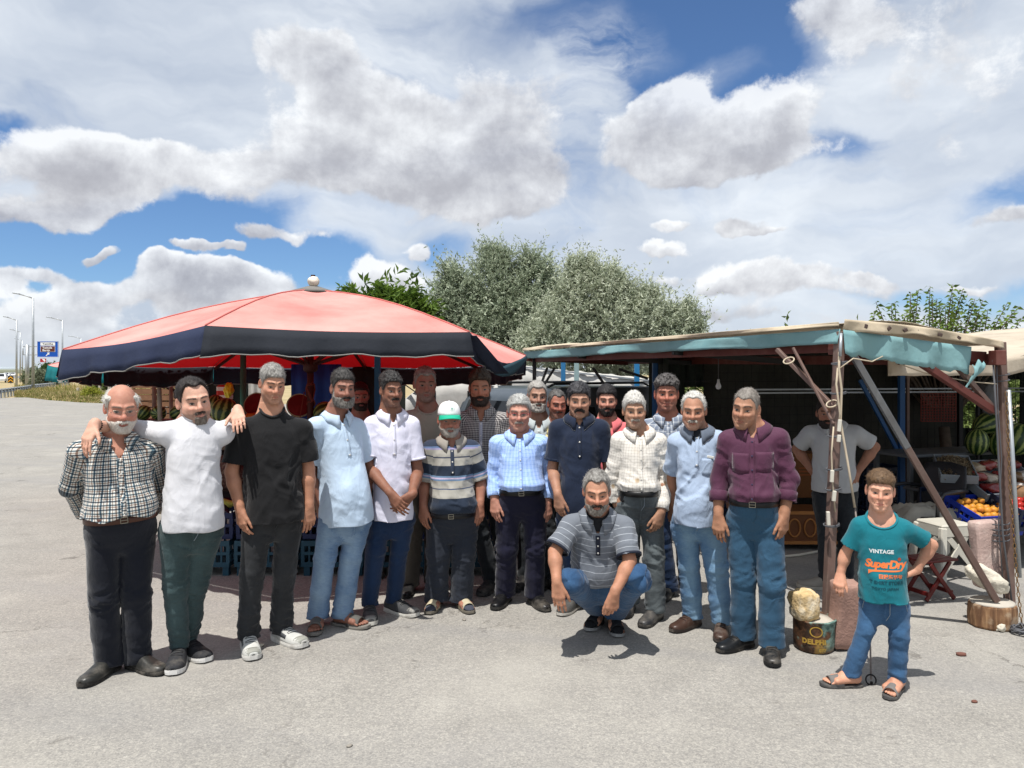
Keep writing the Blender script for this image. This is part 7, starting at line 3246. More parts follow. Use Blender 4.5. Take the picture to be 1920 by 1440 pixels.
def plastic_stool():
	p = PX(1804, 1070, 6.0)
	o = empty('plastic_stool', (p.x, 6.25, 0), R(12))
	tag(o, 'white woven pattern plastic stool behind the strut', 'stool')
	m = mat('white_plastic', '#bdb9ad', rough=.5, var=.08, bump=.5, bscale=130)
	bm = bmesh.new()
	bm_box(bm, (0, 0, .445), (.30, .30, .03), None, .012)
	obj_bm('seat', bm, m, o)
	for sx in (-1, 1):
		for sy in (-1, 1):
			bm = bmesh.new()
			bm_bar(bm, (sx * .185, sy * .185, 0), (sx * .135, sy * .135, .435), .06, .05, .01)
			obj_bm('leg', bm, m, o)
	for k, (sx, sy) in enumerate(((0, -1), (0, 1), (-1, 0), (1, 0))):
		bm = bmesh.new()
		t = Vector((-sy, sx, 0))
		c = Vector((sx * .142, sy * .142, .40))
		bm_bar(bm, c - t * .13, c + t * .13, .016, .075)
		bm2 = bmesh.new()
		c2 = Vector((sx * .168, sy * .168, .14))
		bm_bar(bm2, c2 - t * .15 + Vector((0, 0, -.06)), c2 + t * .09 + Vector((-sx * .03, -sy * .03, .22)), .014, .045)
		obj_bm('apron', bm, m, o)
		obj_bm('diagonal', bm2, m, o)
		bm3 = bmesh.new()
		bm_bar(bm3, c2 + t * .15 + Vector((0, 0, -.06)), c2 - t * .09 + Vector((-sx * .03, -sy * .03, .22)), .013, .045)
		obj_bm('diagonal', bm3, m, o)

plastic_stool()

def garden_chair():
	p = PX(1752, 1000, 6.6)
	o = empty('plastic_chair', (p.x, 6.75, 0), R(-62))
	tag(o, 'dark grey plastic armchair inside the stall behind the boy', 'chair')
	m = mat('charcoal_plastic', '#26272b', rough=.45, var=.08)
	bm = bmesh.new()
	bm_box(bm, (0, 0, .42), (.46, .44, .03), None, .012)
	obj_bm('seat', bm, m, o)
	rows = []
	for j in range(8):
		z = .43 + .42 * j / 7
		y = .20 + .10 * (j / 7)
		w = .22 - .03 * (j / 7) ** 3
		rows.append([Vector((-w + 2 * w * k / 10, y + .03 * math.cos((k / 10 - .5) * math.pi), z + (.03 * math.sin(k / 10 * math.pi) if j == 7 else 0))) for k in range(11)])
	strip_mesh('backrest', rows, m, o, .012)
	for sx in (-1, 1):
		for sy, dx in ((-1, .03), (1, .03)):
			bm = bmesh.new()
			bm_bar(bm, (sx * (.22 + dx), sy * .24, 0), (sx * .20, sy * .19, .42), .045, .03, .006)
			obj_bm('leg', bm, m, o)
		bm = bmesh.new()
		pth = [(sx * .24, -.20, .42), (sx * .26, -.22, .60), (sx * .27, -.15, .655), (sx * .265, .10, .66), (sx * .22, .26, .64)]
		bm_tube(bm, [Vector(q) for q in pth], .018, 6)
		obj_bm('armrest', bm, m, o, True)

garden_chair()
rows = []
cb = PX(1760, 990, 6.5)
for j in range(17):
	row = []
	for k in range(23):
		u, v = k / 22 - .5, j / 16 - .5
		z = .455 + .05 * mnoise.noise(Vector((u * 6, v * 6, 2))) + .025 * mnoise.noise(Vector((u * 15, v * 15, 4))) + .035
		z -= max(0, abs(u) - .33) * .55 + max(0, -v - .25) * .7
		row.append(Vector((u * .56, v * .40, z)))
	rows.append(row)
cl = strip_mesh('cloth', rows, mat('rag_white', '#a9a498', rough=.95, var=.2), None, .004)
cl.location = (PX(1752, 1000, 6.6).x, 6.70, 0)
tag(cl, 'crumpled whitish cloth lying on the dark plastic chair', 'cloth')
bm = bmesh.new()
bm_tube(bm, [PX(1466, 1046, 6.85) * 1.0 - Vector((0, 0, PX(1466, 1046, 6.85).z - .012)), Vector((PX(1500, 1041, 6.9).x, 6.92, .012)), Vector((PX(1578, 1030, 7.1).x, 7.2, .012)), Vector((PX(1660, 1020, 7.3).x, 7.5, .012))], .012, 6)
tag(obj_bm('white_hose', bm, mat('hose_white', '#d6d1c2', rough=.6), None, True), 'thin white hose lying across the shaded ground', 'hose')
def van():
	o = empty('van', (1.35, 10.9, 0), R(40))
	o.scale = (1, 1, .93)
	tag(o, 'dark grey minivan parked behind the group under the stall roof', 'van')
	body = mat('van_paint', '#3f474f', rough=.28, var=.05, spec=.6, dirt='#5d6064', dirt_scale=3, dirt_amt=.25)
	gl = mat('car_glass', '#15181c', rough=.1, var=0, spec=.6)
	trim = mat('black_plastic', '#121315', rough=.6, var=.05)
	prof = [(-2.15, .35), (-2.2, .75), (-2.13, 1.05), (-2.02, 1.42), (-1.88, 1.56), (-1.5, 1.61), (.2, 1.60), (.75, 1.52), (1.35, 1.08), (1.95, .98), (2.15, .78), (2.18, .35)]
	secs = []
	for sx, k in ((-.86, 0), (-.80, 1), (.80, 1), (.86, 0)):
		secs.append([Vector((u, sx if z < 1.1 else sx * (.88 if abs(sx) > .82 else .80), z + (.02 if k and z > 1.3 else 0))) for u, z in prof])
	bm = bmesh.new()
	rows = [[bm.verts.new(p) for p in s] for s in secs]
	n = len(prof)
	for i in range(3):
		for k in range(n):
			bm.faces.new((rows[i][k], rows[i][(k + 1) % n], rows[i + 1][(k + 1) % n], rows[i + 1][k]))
	bm.faces.new(rows[0][::-1])
	bm.faces.new(rows[3])
	bmesh.ops.recalc_face_normals(bm, faces=bm.faces[:])
	bmesh.ops.bevel(bm, geom=[e for e in bm.edges if e.calc_face_angle(0) > .35], offset=.035, segments=2, affect='EDGES')
	obj_bm('body', bm, body, o, True)
	for sg in (-1, 1):
		for (u0, u1, u2, u3) in ((-1.85, -1.05, -1.02, -1.72), (-.98, -.05, -.05, -.95), (.03, 1.10, .62, .03)):
			bm = bmesh.new()
			bm.faces.new([bm.verts.new((u, sg * (.862 - (z - 1.08) * .31 + .012), z)) for u, z in ((u0, 1.10), (u1, 1.10), (u2, 1.47), (u3, 1.47))])
			obj_bm('window', bm, gl, o)
		bm = bmesh.new()
		bm_tube(bm, [(-1.7, sg * .62, 1.63), (-1.6, sg * .64, 1.675), (.1, sg * .64, 1.675), (.25, sg * .62, 1.62)], .018, 6)
		obj_bm('roof_rail', bm, trim, o, True)
		for u in (-1.35, 1.35):
			bm = bmesh.new()
			bm_lathe(bm, [(.20, -.10), (.31, -.10), (.325, 0), (.31, .10), (.20, .10)], (u, sg * .78, .32), 20, Matrix.Rotation(R(90), 3, 'X'))
			w = obj_bm('wheel', bm, mat('tyre', '#161617', rough=.8), o)
			bm = bmesh.new()
			bm_lathe(bm, [(.05, -.012), (.19, -.01), (.19, .01), (.05, .03)], (u, sg * .885, .32), 14, Matrix.Rotation(R(90 * -sg), 3, 'X'))
			obj_bm('rim', bm, STEEL, w)
	bm = bmesh.new()
	bm.faces.new([bm.verts.new(v) for v in ((-2.135, -.66, 1.08), (-2.135, .66, 1.08), (-2.03, .58, 1.44), (-2.03, -.58, 1.44))])
	obj_bm('rear_window', bm, gl, o)
	bm = bmesh.new()
	bm.faces.new([bm.verts.new(v) for v in ((1.36, -.70, 1.10), (1.36, .70, 1.10), (.80, .60, 1.52), (.80, -.60, 1.52))])
	obj_bm('windscreen', bm, gl, o)
	for sg in (-1, 1):
		bm = bmesh.new()
		bm_box(bm, (-2.165, sg * .72, .95), (.06, .16, .34), None, .02)
		obj_bm('tail_light', bm, mat('lamp_red', '#6d1216', rough=.2, var=0), o)

van()
SHEETW = canvas('white_sheet', '#c9c7c2', .18, dirt='#a8a49c')

def sheeted_load():
	o = empty('covered_cart', (-.95, 10.6, 0))
	tag(o, 'rounded white sheeted cart between the umbrella and the van, black straps over it', 'covered cart')
	B = Vector((-.95, 10.6, 0))
	rows = []
	for j in range(13):
		y = -.45 + 1.7 * j / 12
		row = []
		for k in range(29):
			a = math.pi * k / 28
			x = -math.cos(a) * (.98 + .04 * math.sin(j))
			z = 1.60 * (math.sin(a) ** .42)
			nz = .02 * mnoise.noise(Vector((x * 4, y * 3, z * 4)))
			row.append(Vector((x + nz + .25, y, max(z + nz, .0))))
		rows.append(row)
	strip_mesh('sheet', rows, SHEETW, o, .004)
	fr = []
	for v in range(9):
		f = v / 8
		fr.append([Vector((p.x * 1.0, p.y + .02 * math.sin(p.x * 30), p.z * f)) for p in rows[0]])
	strip_mesh('sheet', fr, SHEETW, o, .004)
	for x in (-.10, .36, .80):
		bm = bmesh.new()
		bm_bar(bm, (x, -.47, .1), (x, -.47, 1.45), .03, .012)
		obj_bm('strap', bm, DARKST, o)
	bm = bmesh.new()
	bm_bar(bm, (-.62, -.50, 1.62), (.10, -.52, 1.12), .035, .012)
	obj_bm('strap', bm, DARKST, o)

def sheeted_truck():
	o = empty('covered_trailer', (1.3, 13.6, 0), R(0))
	tag(o, 'long low load under white sheeting behind the van, its top sloping to the right', 'covered trailer')
	prof = []
	rows = []
	for j in range(7):
		y = 1.6 * j / 6
		row = []
		for k in range(31):
			x = -1.3 + 2.75 * k / 30
			zt = 1.80 - .27 * k / 30 - .02 * abs(math.sin(k * .9)) + .02 * mnoise.noise(Vector((x * 3, y * 3, 0)))
			row.append(Vector((x, y, zt + .05 * math.sin(j / 6 * math.pi))))
		rows.append(row)
	strip_mesh('sheet', rows, SHEETW, o, .004)
	fr = []
	for v in range(7):
		f = v / 6
		fr.append([Vector((p.x, -.02 - .05 * f + .02 * math.sin(p.x * 14 + v), .35 + (p.z - .35) * (1 - f))) for p in rows[0]])
	strip_mesh('sheet', fr, SHEETW, o, .004)
	bm = bmesh.new()
	bm_bar(bm, rows[0][0] + Vector((0, -.04, .015)), rows[0][-1] + Vector((0, -.04, .015)), .03)
	obj_bm('edge_rail', bm, STEEL, o)
	bm = bmesh.new()
	bm_box(bm, (.1, .8, .30), (2.6, 1.5, .16))
	obj_bm('deck', bm, DARKST, o)
	for x in (-.7, .8):
		for y in (.15, 1.45):
			bm = bmesh.new()
			bm_lathe(bm, [(.26, -.08), (.27, 0), (.26, .08)], (x, y, .27), 14, Matrix.Rotation(R(90), 3, 'X'))
			obj_bm('wheel', bm, mat('tyre'), o)
	for i, (px, d, c) in enumerate(((1056, 12.6, '#2f6f9e'), (1081, 12.4, '#8fa6a6'), (1194, 11.6, '#2f79ad'))):
		p = PX(px, 697, d)
		bm = bmesh.new()
		bm_box(bm, (0, 0, 1.0), (.075, .075, 2.0), None, .004)
		bm2 = obj_bm('post', bm, mat('post_' + c.strip('#'), c, rough=.5, var=.12), None, loc=(p.x, d, 0))
		tag(bm2, ('blue painted post left of the pale one behind the van', 'pale grey green post behind the van', 'blue post at the left end of the dark stall')[i], 'post')

sheeted_load()
sheeted_truck()

def melon_skin(t, tc):
	v = tc.outputs['Generated']
	c = t.vmath('SUBTRACT', v, (.5, .5, .5))
	x, y, z = t.sep(c)
	a = t.math('ARCTAN2', y, x)
	n = t.noise(c, 7, 4.0, .7)
	w = t.math('SINE', t.math('ADD', t.math('MULTIPLY', a, 11), t.math('MULTIPLY', t.math('SUBTRACT', n, .5), 5.0)))
	return t.ramp(t.math('ADD', t.math('MULTIPLY', w, .5), .5), [(.0, lin('#1c3216')), (.42, lin('#22401b')), (.62, lin('#5f7038')), (.9, lin('#7f8b4e'))])

MEL = mat('watermelon_rind', rough=.35, var=.08, fn=melon_skin)
MELR = mat('watermelon_flesh', '#5a1515', rough=.4, var=.2, vscale=16, dirt='#7d2f2a', dirt_scale=8, dirt_amt=.4)
MELW = mat('watermelon_white', '#8f9474', rough=.5, var=.05)

def watermelon(loc, r, k, rot, label, group, half=False):
	bm = bmesh.new()
	bmesh.ops.create_uvsphere(bm, u_segments=28, v_segments=18, radius=1.0)
	M = Matrix.Rotation(rot[2], 3, 'Z') @ Matrix.Rotation(rot[1], 3, 'Y') @ Matrix.Rotation(rot[0], 3, 'X')
	for v in bm.verts:
		v.co.x *= r * (1 + .02 * mnoise.noise(v.co * 2))
		v.co.y *= r
		v.co.z *= r * k
	if half:
		bmesh.ops.bisect_plane(bm, geom=bm.verts[:] + bm.edges[:] + bm.faces[:], plane_co=(0, 0, 0), plane_no=(0, -1, 0), clear_outer=True)
	o = obj_bm('watermelon', bm, MEL, None, True, loc)
	o.rotation_euler = M.to_euler()
	tag(o, label, 'watermelon', group)
	if half:
		for nm, rr, yy, m in (('rind_edge', 1.0, -.001, MELW), ('flesh', .90, -.004, MELR)):
			b2 = bmesh.new()
			b2.faces.new([b2.verts.new((r * rr * math.cos(a), yy, r * rr * k * math.sin(a))) for a in [2 * math.pi * q / 28 for q in range(28)]])
			obj_bm(nm, b2, m, o)
	return o

def crate_mesh(w, d, h, mt, nm='plastic_crate'):
	bm = bmesh.new()
	t = .012
	bm_box(bm, (0, 0, .012), (w - .03, d - .03, .012))
	for sy in (-1, 1):
		for z, hh in ((.022, .04), (h * .52, .025), (h - .022, .044)):
			bm_box(bm, (0, sy * (d / 2 - t / 2), z), (w, t, hh))
		n = max(int(w / .055), 3)
		for i in range(n + 1):
			bm_box(bm, (-w / 2 + .012 + (w - .024) * i / n, sy * (d / 2 - t / 2 - .001), h / 2), (.016 if 0 < i < n else .03, t - .003, h - .06))
	for sx in (-1, 1):
		for z, hh in ((.022, .04), (h * .52, .025), (h - .022, .044)):
			bm_box(bm, (sx * (w / 2 - t / 2), 0, z + .001), (t, d - 2 * t - .002, hh))
		n = max(int(d / .055), 3)
		for i in range(1, n):
			bm_box(bm, (sx * (w / 2 - t / 2 - .001), -d / 2 + d * i / n, h / 2), (t - .003, .016, h - .06))
	return obj_bm(nm, bm, mt)

CR_NAVY = mat('crate_navy', '#16224a', rough=.5, var=.1)
CR_TEAL = mat('crate_petrol', '#1b4557', rough=.5, var=.12)
CR_BLUE = mat('crate_blue', '#14309a', rough=.45, var=.08)
CR_DARK = mat('crate_dark_blue', '#10203a', rough=.5, var=.1)
protos = {}

def crate(kind, m, loc, label, group, rz=0.0, tilt=0.0, w=.52, d=.36, h=.22):
	key = (kind, w, d, h)
	if key not in protos:
		c = crate_mesh(w, d, h, m)
		protos[key] = c
	else:
		c = protos[key].copy()
		COL.objects.link(c)
	c.location = loc
	c.rotation_euler = (tilt, 0, rz)
	tag(c, label, 'crate', group)
	return c

def fruit_mesh(nm, prof, m, n=12, bend=0.0):
	bm = bmesh.new()
	bm_lathe(bm, prof, (0, 0, 0), n)
	for v in bm.verts:
		v.co.x += bend * v.co.z * v.co.z
	return obj_bm(nm, bm, m, None, True)

AUB = mat('aubergine_skin', '#1c0d20', rough=.25, var=.1)
PEP = mat('pepper_yellow', '#bdb65a', rough=.35, var=.15)
PEA = mat('peach_skin', '#c78a2e', rough=.5, var=.15, vscale=20, dirt='#a8482a', dirt_scale=14, dirt_amt=.8)
TOM = mat('tomato_skin', '#a5261c', rough=.3, var=.1)
ORM = mat('melon_orange', '#b58034', rough=.5, var=.2, vscale=10)

def scatter(nm, cat, label, group, proto_fn, spots, rs):
	p0 = None
	for (x, y, z, s) in spots:
		if p0 is None:
			p0 = proto_fn()
			e = p0
		else:
			e = p0.copy()
			COL.objects.link(e)
		e.location = (x, y, z)
		e.scale = (s, s, s)
		e.rotation_euler = (rs.uniform(-.5, .5), rs.uniform(-.5, .5), rs.uniform(0, 6.28))
		tag(e, label, cat, group)

def lying(fn):
	def f():
		o = fn()
		o.data.transform(Matrix.Rotation(R(90), 4, 'X'))
		return o
	return f

def produce_stand():
	rs = random.Random(8)
	xs = [-2.62, -2.06, -1.50, -.94, -.38]
	names = ['leftmost', 'second', 'middle', 'fourth', 'rightmost']
	for i, x in enumerate(xs):
		crate('teal', CR_TEAL, (x, 6.42, .075), '%s petrol blue crate in the bottom row under the umbrella' % names[i], 'petrol blue crates under the umbrella', rs.uniform(-.03, .03))
		crate('navy', CR_NAVY, (x, 6.46, .30), '%s navy crate of the upper row under the umbrella' % names[i], 'navy crates under the umbrella', rs.uniform(-.03, .03))
		o = empty('crate_stand', (x, 6.42, 0))
		tag(o, '%s short legged stand below the petrol blue crates' % names[i], 'stand', 'stands under the crates')
		for sx in (-1, 1):
			for sy in (-1, 1):
				bm = bmesh.new()
				bm_box(bm, (sx * .22, sy * .14, .0375), (.05, .05, .073))
				obj_bm('leg', bm, CR_TEAL, o)
	aub = lambda: fruit_mesh('aubergine', [(.004, -.09), (.026, -.082), (.038, -.05), (.036, 0), (.027, .045), (.014, .072), (.006, .09)], AUB, 10, 3.0)
	pep = lambda: fruit_mesh('pepper', [(.003, -.075), (.014, -.06), (.022, -.02), (.026, .03), (.020, .05), (.005, .056)], PEP, 10, -2.5)
	sp1 = [(xs[k] + rs.uniform(-.21, .21), 6.46 + rs.uniform(-.15, .12), .53 + rs.uniform(-.03, .05), rs.uniform(.85, 1.1)) for k in (0, 1, 3) for _ in range(13)]
	scatter('aubergine', 'aubergine', 'dark aubergine heaped with yellow peppers in the navy crates', 'aubergines in the navy crates', lying(aub), sp1, rs)
	sp2 = [(xs[k] + rs.uniform(-.21, .21), 6.44 + rs.uniform(-.15, .10), .565 + rs.uniform(-.02, .05), rs.uniform(.85, 1.15)) for k in (0, 1, 3) for _ in range(9)]
	scatter('pepper', 'pepper', 'pale yellow pepper heaped over the aubergines', 'peppers in the navy crates', lying(pep), sp2, rs)
	tom = lambda: fruit_mesh('tomato', [(.006, -.030), (.028, -.024), (.037, 0), (.030, .022), (.010, .028)], TOM, 12)
	scatter('tomato', 'tomato', 'red tomato in the rightmost navy crate under the umbrella', 'tomatoes under the umbrella', tom, [(xs[4] + rs.uniform(-.2, .2), 6.46 + rs.uniform(-.14, .14), .51 + rs.uniform(0, .03), 1) for _ in range(16)], rs)
	rsn = np.random.RandomState(5)
	n = 1400
	P = np.stack([rsn.uniform(-.25, .25, n), rsn.uniform(-.18, .18, n), np.zeros(n)], 1)
	P[:, 2] = .16 * (1 - (P[:, 0] / .27) ** 2) * (1 - (P[:, 1] / .2) ** 2) * rsn.uniform(.5, 1, n)
	D = rsn.normal(size=(n, 3))
	t = rsn.uniform(0, 1, (n, 1))
	C = np.array(lin('#6d6248')) * (1 - t) + np.array(lin('#b5a885')) * t
	o = leaf_cloud('dried_stalks', LEAF, None, P.astype(f4), D.astype(f4), .12, .10, C.astype(f4), 0, 4)
	o.location = (xs[2], 6.46, .50)
	tag(o, 'heap of dry pale stalks in the middle crate under the umbrella', 'stalks', kind='stuff')
	o = empty('market_table', (-1.6, 7.3, 0))
	tag(o, 'wooden display table under the red umbrella carrying melons', 'table')
	wd = mat('grey_plank', '#6e655a', rough=.9, var=.25, vscale=10, bump=.4, bscale=40)
	for i in range(5):
		bm = bmesh.new()
		bm_box(bm, (0, -.36 + i * .18, 1.02), (3.0, .17, .03))
		obj_bm('plank', bm, wd, o)
	for sx in (-1.4, 0, 1.4):
		for sy in (-.38, .38):
			bm = bmesh.new()
			bm_box(bm, (sx, sy, .5), (.06, .06, 1.0))
			obj_bm('leg', bm, wd, o)
	bm = bmesh.new()
	bm_box(bm, (0, -.445, .76), (3.0, .02, .46))
	obj_bm('skirt', bm, mat('skirt_dark', '#2a1a1c', rough=.9, var=.3), o)
	def wm(px, py, d, r, k, rot, half, lab):
		p = PX(px, py, d)
		watermelon((p.x, d, p.z), r, k, rot, lab, 'watermelons under the umbrella', half)
	wm(421, 772, 7.0, .125, 1.05, (0, .3, .9), False, 'striped watermelon beside the ear of the man in white')
	wm(478, 758, 7.2, .12, 1.0, (-.35, 0, -.2), True, 'cut watermelon showing red flesh left of the black t-shirt')
	wm(561, 760, 7.2, .12, 1.0, (-.35, 0, .25), True, 'cut watermelon showing red flesh right of the black t-shirt')
	wm(404, 757, 7.5, .09, 1.0, (0, .2, 0), False, 'small dark watermelon behind the striped one')
	wm(610, 776, 7.2, .12, 1.0, (0, 1.2, .4), False, 'watermelon lying behind the pale blue polo')
	mel = lambda: fruit_mesh('melon', [(.01, -.11), (.06, -.09), (.085, 0), (.06, .09), (.01, .11)], ORM, 14)
	scatter('melon', 'melon', 'orange yellow melon in the heap on the table', 'orange melons on the table', lying(mel),
			[(-3.0 + .15 * (i % 4) + .07 * (i // 4), 6.95 + .12 * (i // 4 % 2), 1.13 + .10 * (i // 4) + .01 * (i % 3), .95) for i in range(8)], rs)
	o = empty('market_table', (-2.78, 7.0, 0))
	tag(o, 'small plank table carrying the orange melons at the left', 'table')
	bm = bmesh.new()
	bm_box(bm, (0, 0, 1.02), (.75, .5, .03))
	obj_bm('table_top', bm, wd, o)
	for sx in (-.33, .33):
		for sy in (-.2, .2):
			bm = bmesh.new()
			bm_box(bm, (sx, sy, .5), (.05, .05, 1.0))
			obj_bm('leg', bm, wd, o)
	NET = mat('net_bag_red', '#4a2a26', rough=.85, var=.45, vscale=60, bump=.8, bscale=90, dirt='#8a7a6a', dirt_scale=40, dirt_amt=.8)
	for i, (x, z, s) in enumerate(((-2.58, .80, .17), (-2.25, .78, .15), (-1.62, .80, .17), (-1.25, .82, .16), (-.75, .78, .17))):
		r = rock('net_bag', (x, 6.74, z), (s, .09, .16), NET, .2 * i, .12, 20 + i, .25)
		tag(r, '%s net bag of onions propped behind the navy crates' % ('leftmost', 'second', 'third', 'fourth', 'rightmost')[i], 'net bag', 'net bags behind the crates')

produce_stand()

def left_market():
	wd = mat('weathered_pole', '#8a8072', rough=.95, var=.2, vscale=12, bump=.5, bscale=30)
	r_ = random.Random(6)
	for i, (px, d, lean, w) in enumerate(((286, 9.4, .02, .05), (302, 9.0, -.03, .055), (318, 9.9, .02, .05), (336, 8.9, .05, .06))):
		p = PX(px, 697, d)
		bm = bmesh.new()
		bm_tube(bm, [(0, 0, 0), (lean * .5, .02, .9), (lean, 0, 1.78)], [w * .6, w * .52, w * .5], 8)
		o = obj_bm('wooden_post', bm, wd, None, True, (p.x, d, 0))
		tag(o, '%s weathered wooden post behind the men on the left' % ('leftmost', 'second', 'third', 'rightmost')[i], 'post', 'wooden posts of the far stall')
	cw = mat('crate_wood', '#7d5a42', rough=.9, var=.25, vscale=14)

	def wooden_crate(loc, rz, lab):
		o = empty('wooden_crate', loc, rz)
		tag(o, lab, 'crate', 'wooden crates of the far stall')
		for sy in (-1, 1):
			for j in range(3):
				bm = bmesh.new()
				bm_box(bm, (0, sy * .20, .05 + j * .10), (.58, .014, .08))
				obj_bm('slat', bm, cw, o)
		for sx in (-1, 1):
			for j in range(3):
				bm = bmesh.new()
				bm_box(bm, (sx * .284, 0, .05 + j * .10), (.012, .38, .08))
				obj_bm('slat', bm, cw, o)
			for sy in (-1, 1):
				bm = bmesh.new()
				bm_box(bm, (sx * .262, sy * .178, .15), (.03, .03, .30))
				obj_bm('corner_post', bm, cw, o)
		bm = bmesh.new()
		bm_box(bm, (0, 0, .006), (.54, .36, .012))
		obj_bm('bottom', bm, cw, o)
	k = 0
	labs = ['bottom left wooden crate in the stack at the far stall', 'bottom right wooden crate in the stack at the far stall', 'middle left wooden crate in the stack at the far stall', 'middle right wooden crate in the stack at the far stall', 'top left wooden crate in the stack at the far stall', 'top right wooden crate in the stack at the far stall']
	for j in range(3):
		for i in range(2):
			x = PX(268, 697, 12.5).x + i * .62
			wooden_crate((x, 12.5, .62 + j * .305), r_.uniform(-.06, .06), labs[k])
			k += 1
	o = empty('market_table', (PX(285, 697, 12.4).x + .1, 12.4, 0))
	tag(o, 'low bench under the wooden crates of the far stall', 'bench')
	bm = bmesh.new()
	bm_box(bm, (0, 0, .59), (1.6, .7, .04))
	obj_bm('table_top', bm, wd, o)
	for sx in (-.7, .7):
		for sy in (-.28, .28):
			bm = bmesh.new()
			bm_box(bm, (sx, sy, .285), (.06, .06, .57))
			obj_bm('leg', bm, wd, o)
	o = empty('market_table', (-4.25, 9.2, 0))
	tag(o, 'trestle table of the far stall behind the bald man', 'table')
	bm = bmesh.new()
	bm_box(bm, (0, 0, 1.10), (1.5, .6, .03))
	obj_bm('table_top', bm, wd, o)
	for sx in (-.65, .65):
		for sy in (-.25, .25):
			bm = bmesh.new()
			bm_bar(bm, (sx * 1.05, sy * 1.2, 0), (sx, sy, 1.09), .05)
			obj_bm('leg', bm, wd, o)
	for i in range(6):
		watermelon((-4.75 + .21 * i, 9.15 + .05 * (i % 2), 1.205), .09, 1.05, (0, i * .7, i), '%s dark watermelon on the trestle of the far stall' % ('leftmost', 'second', 'third', 'fourth', 'fifth', 'rightmost')[i], 'watermelons of the far stall')
	d = 8.2
	p0, p1 = PX(411, 751, d), PX(432, 722, d)

	def strp(t, tc):
		z = t.sep(tc.outputs['Object'])[2]
		f = t.math('FRACT', t.math('MULTIPLY', z, 11.0))
		return t.ramp(f, [(0, lin('#b8372c')), (.52, lin('#d9d6d2'))], 'CONSTANT')
	bm = bmesh.new()
	bm_box(bm, ((p0.x + p1.x) / 2, d, (p0.z + p1.z) / 2), (p1.x - p0.x + .03, .12, p1.z - p0.z), None, .02)
	bb = obj_bm('striped_bag', bm, mat('striped_bag', rough=.7, var=.1, fn=strp), None)
	tag(bb, 'red and white striped bag hanging beside the yellow one', 'bag')
	y = rock('plastic_bag', tuple(PX(429, 731, 8.0)), (.045, .04, .075), mat('bag_yellow', '#d8c629', rough=.4, var=.15, bump=.5, bscale=30), 0, .35, 5, .2)
	tag(y, 'crumpled yellow plastic bag hanging under the umbrella', 'bag')
	bm = bmesh.new()
	bm_tube(bm, [(0, 0, 0), (0, 0, 2.0)], .035, 10)
	g = obj_bm('post', bm, mat('post_green', '#3a7d6d', rough=.5, var=.1), None, True, (PX(456, 697, 8.6).x, 8.6, 0))
	tag(g, 'green painted pole left of the black t-shirt', 'post')

	def curtain(px0, px1, d, z0, z1, mt, lab, nm):
		a, b = PX(px0, 697, d), PX(px1, 697, d)
		rows = []
		for j in range(7):
			rows.append([Vector((a.x + (b.x - a.x) * k / 20, d + .04 * math.sin(k * 1.1) * (1 - j / 9), z0 + (z1 - z0) * j / 6)) for k in range(21)])
		o = strip_mesh(nm, rows, mt, None, .004)
		tag(o, lab, 'tarpaulin')
	curtain(466, 512, 9.2, .3, 1.85, SHEETW, 'white hanging sheet left of the black t-shirt', 'tarpaulin')
	curtain(546, 640, 8.9, .3, 1.8, mat('blue_tarpaulin', '#124a9c', rough=.6, var=.15), 'blue hanging tarpaulin behind the umbrella pole', 'tarpaulin')
	curtain(640, 760, 9.3, .2, 1.9, DTARP, 'dark hanging tarpaulin behind the white polo', 'tarpaulin')
	curtain(388, 470, 9.4, .2, 1.72, mat('dark_green_tarpaulin'), 'dark green tarpaulin behind the yellow bag', 'tarpaulin')
	for i, (px, c, lab) in enumerate(((708, '#2d7fb0', 'bright blue post behind the white polo'),)):
		bm = bmesh.new()
		bm_box(bm, (0, 0, .95), (.06, .06, 1.9))
		tag(obj_bm('post', bm, mat('post_b%d' % i, c, rough=.5), None, loc=(PX(px, 697, 8.0).x, 8.0, 0)), lab, 'post')

left_market()

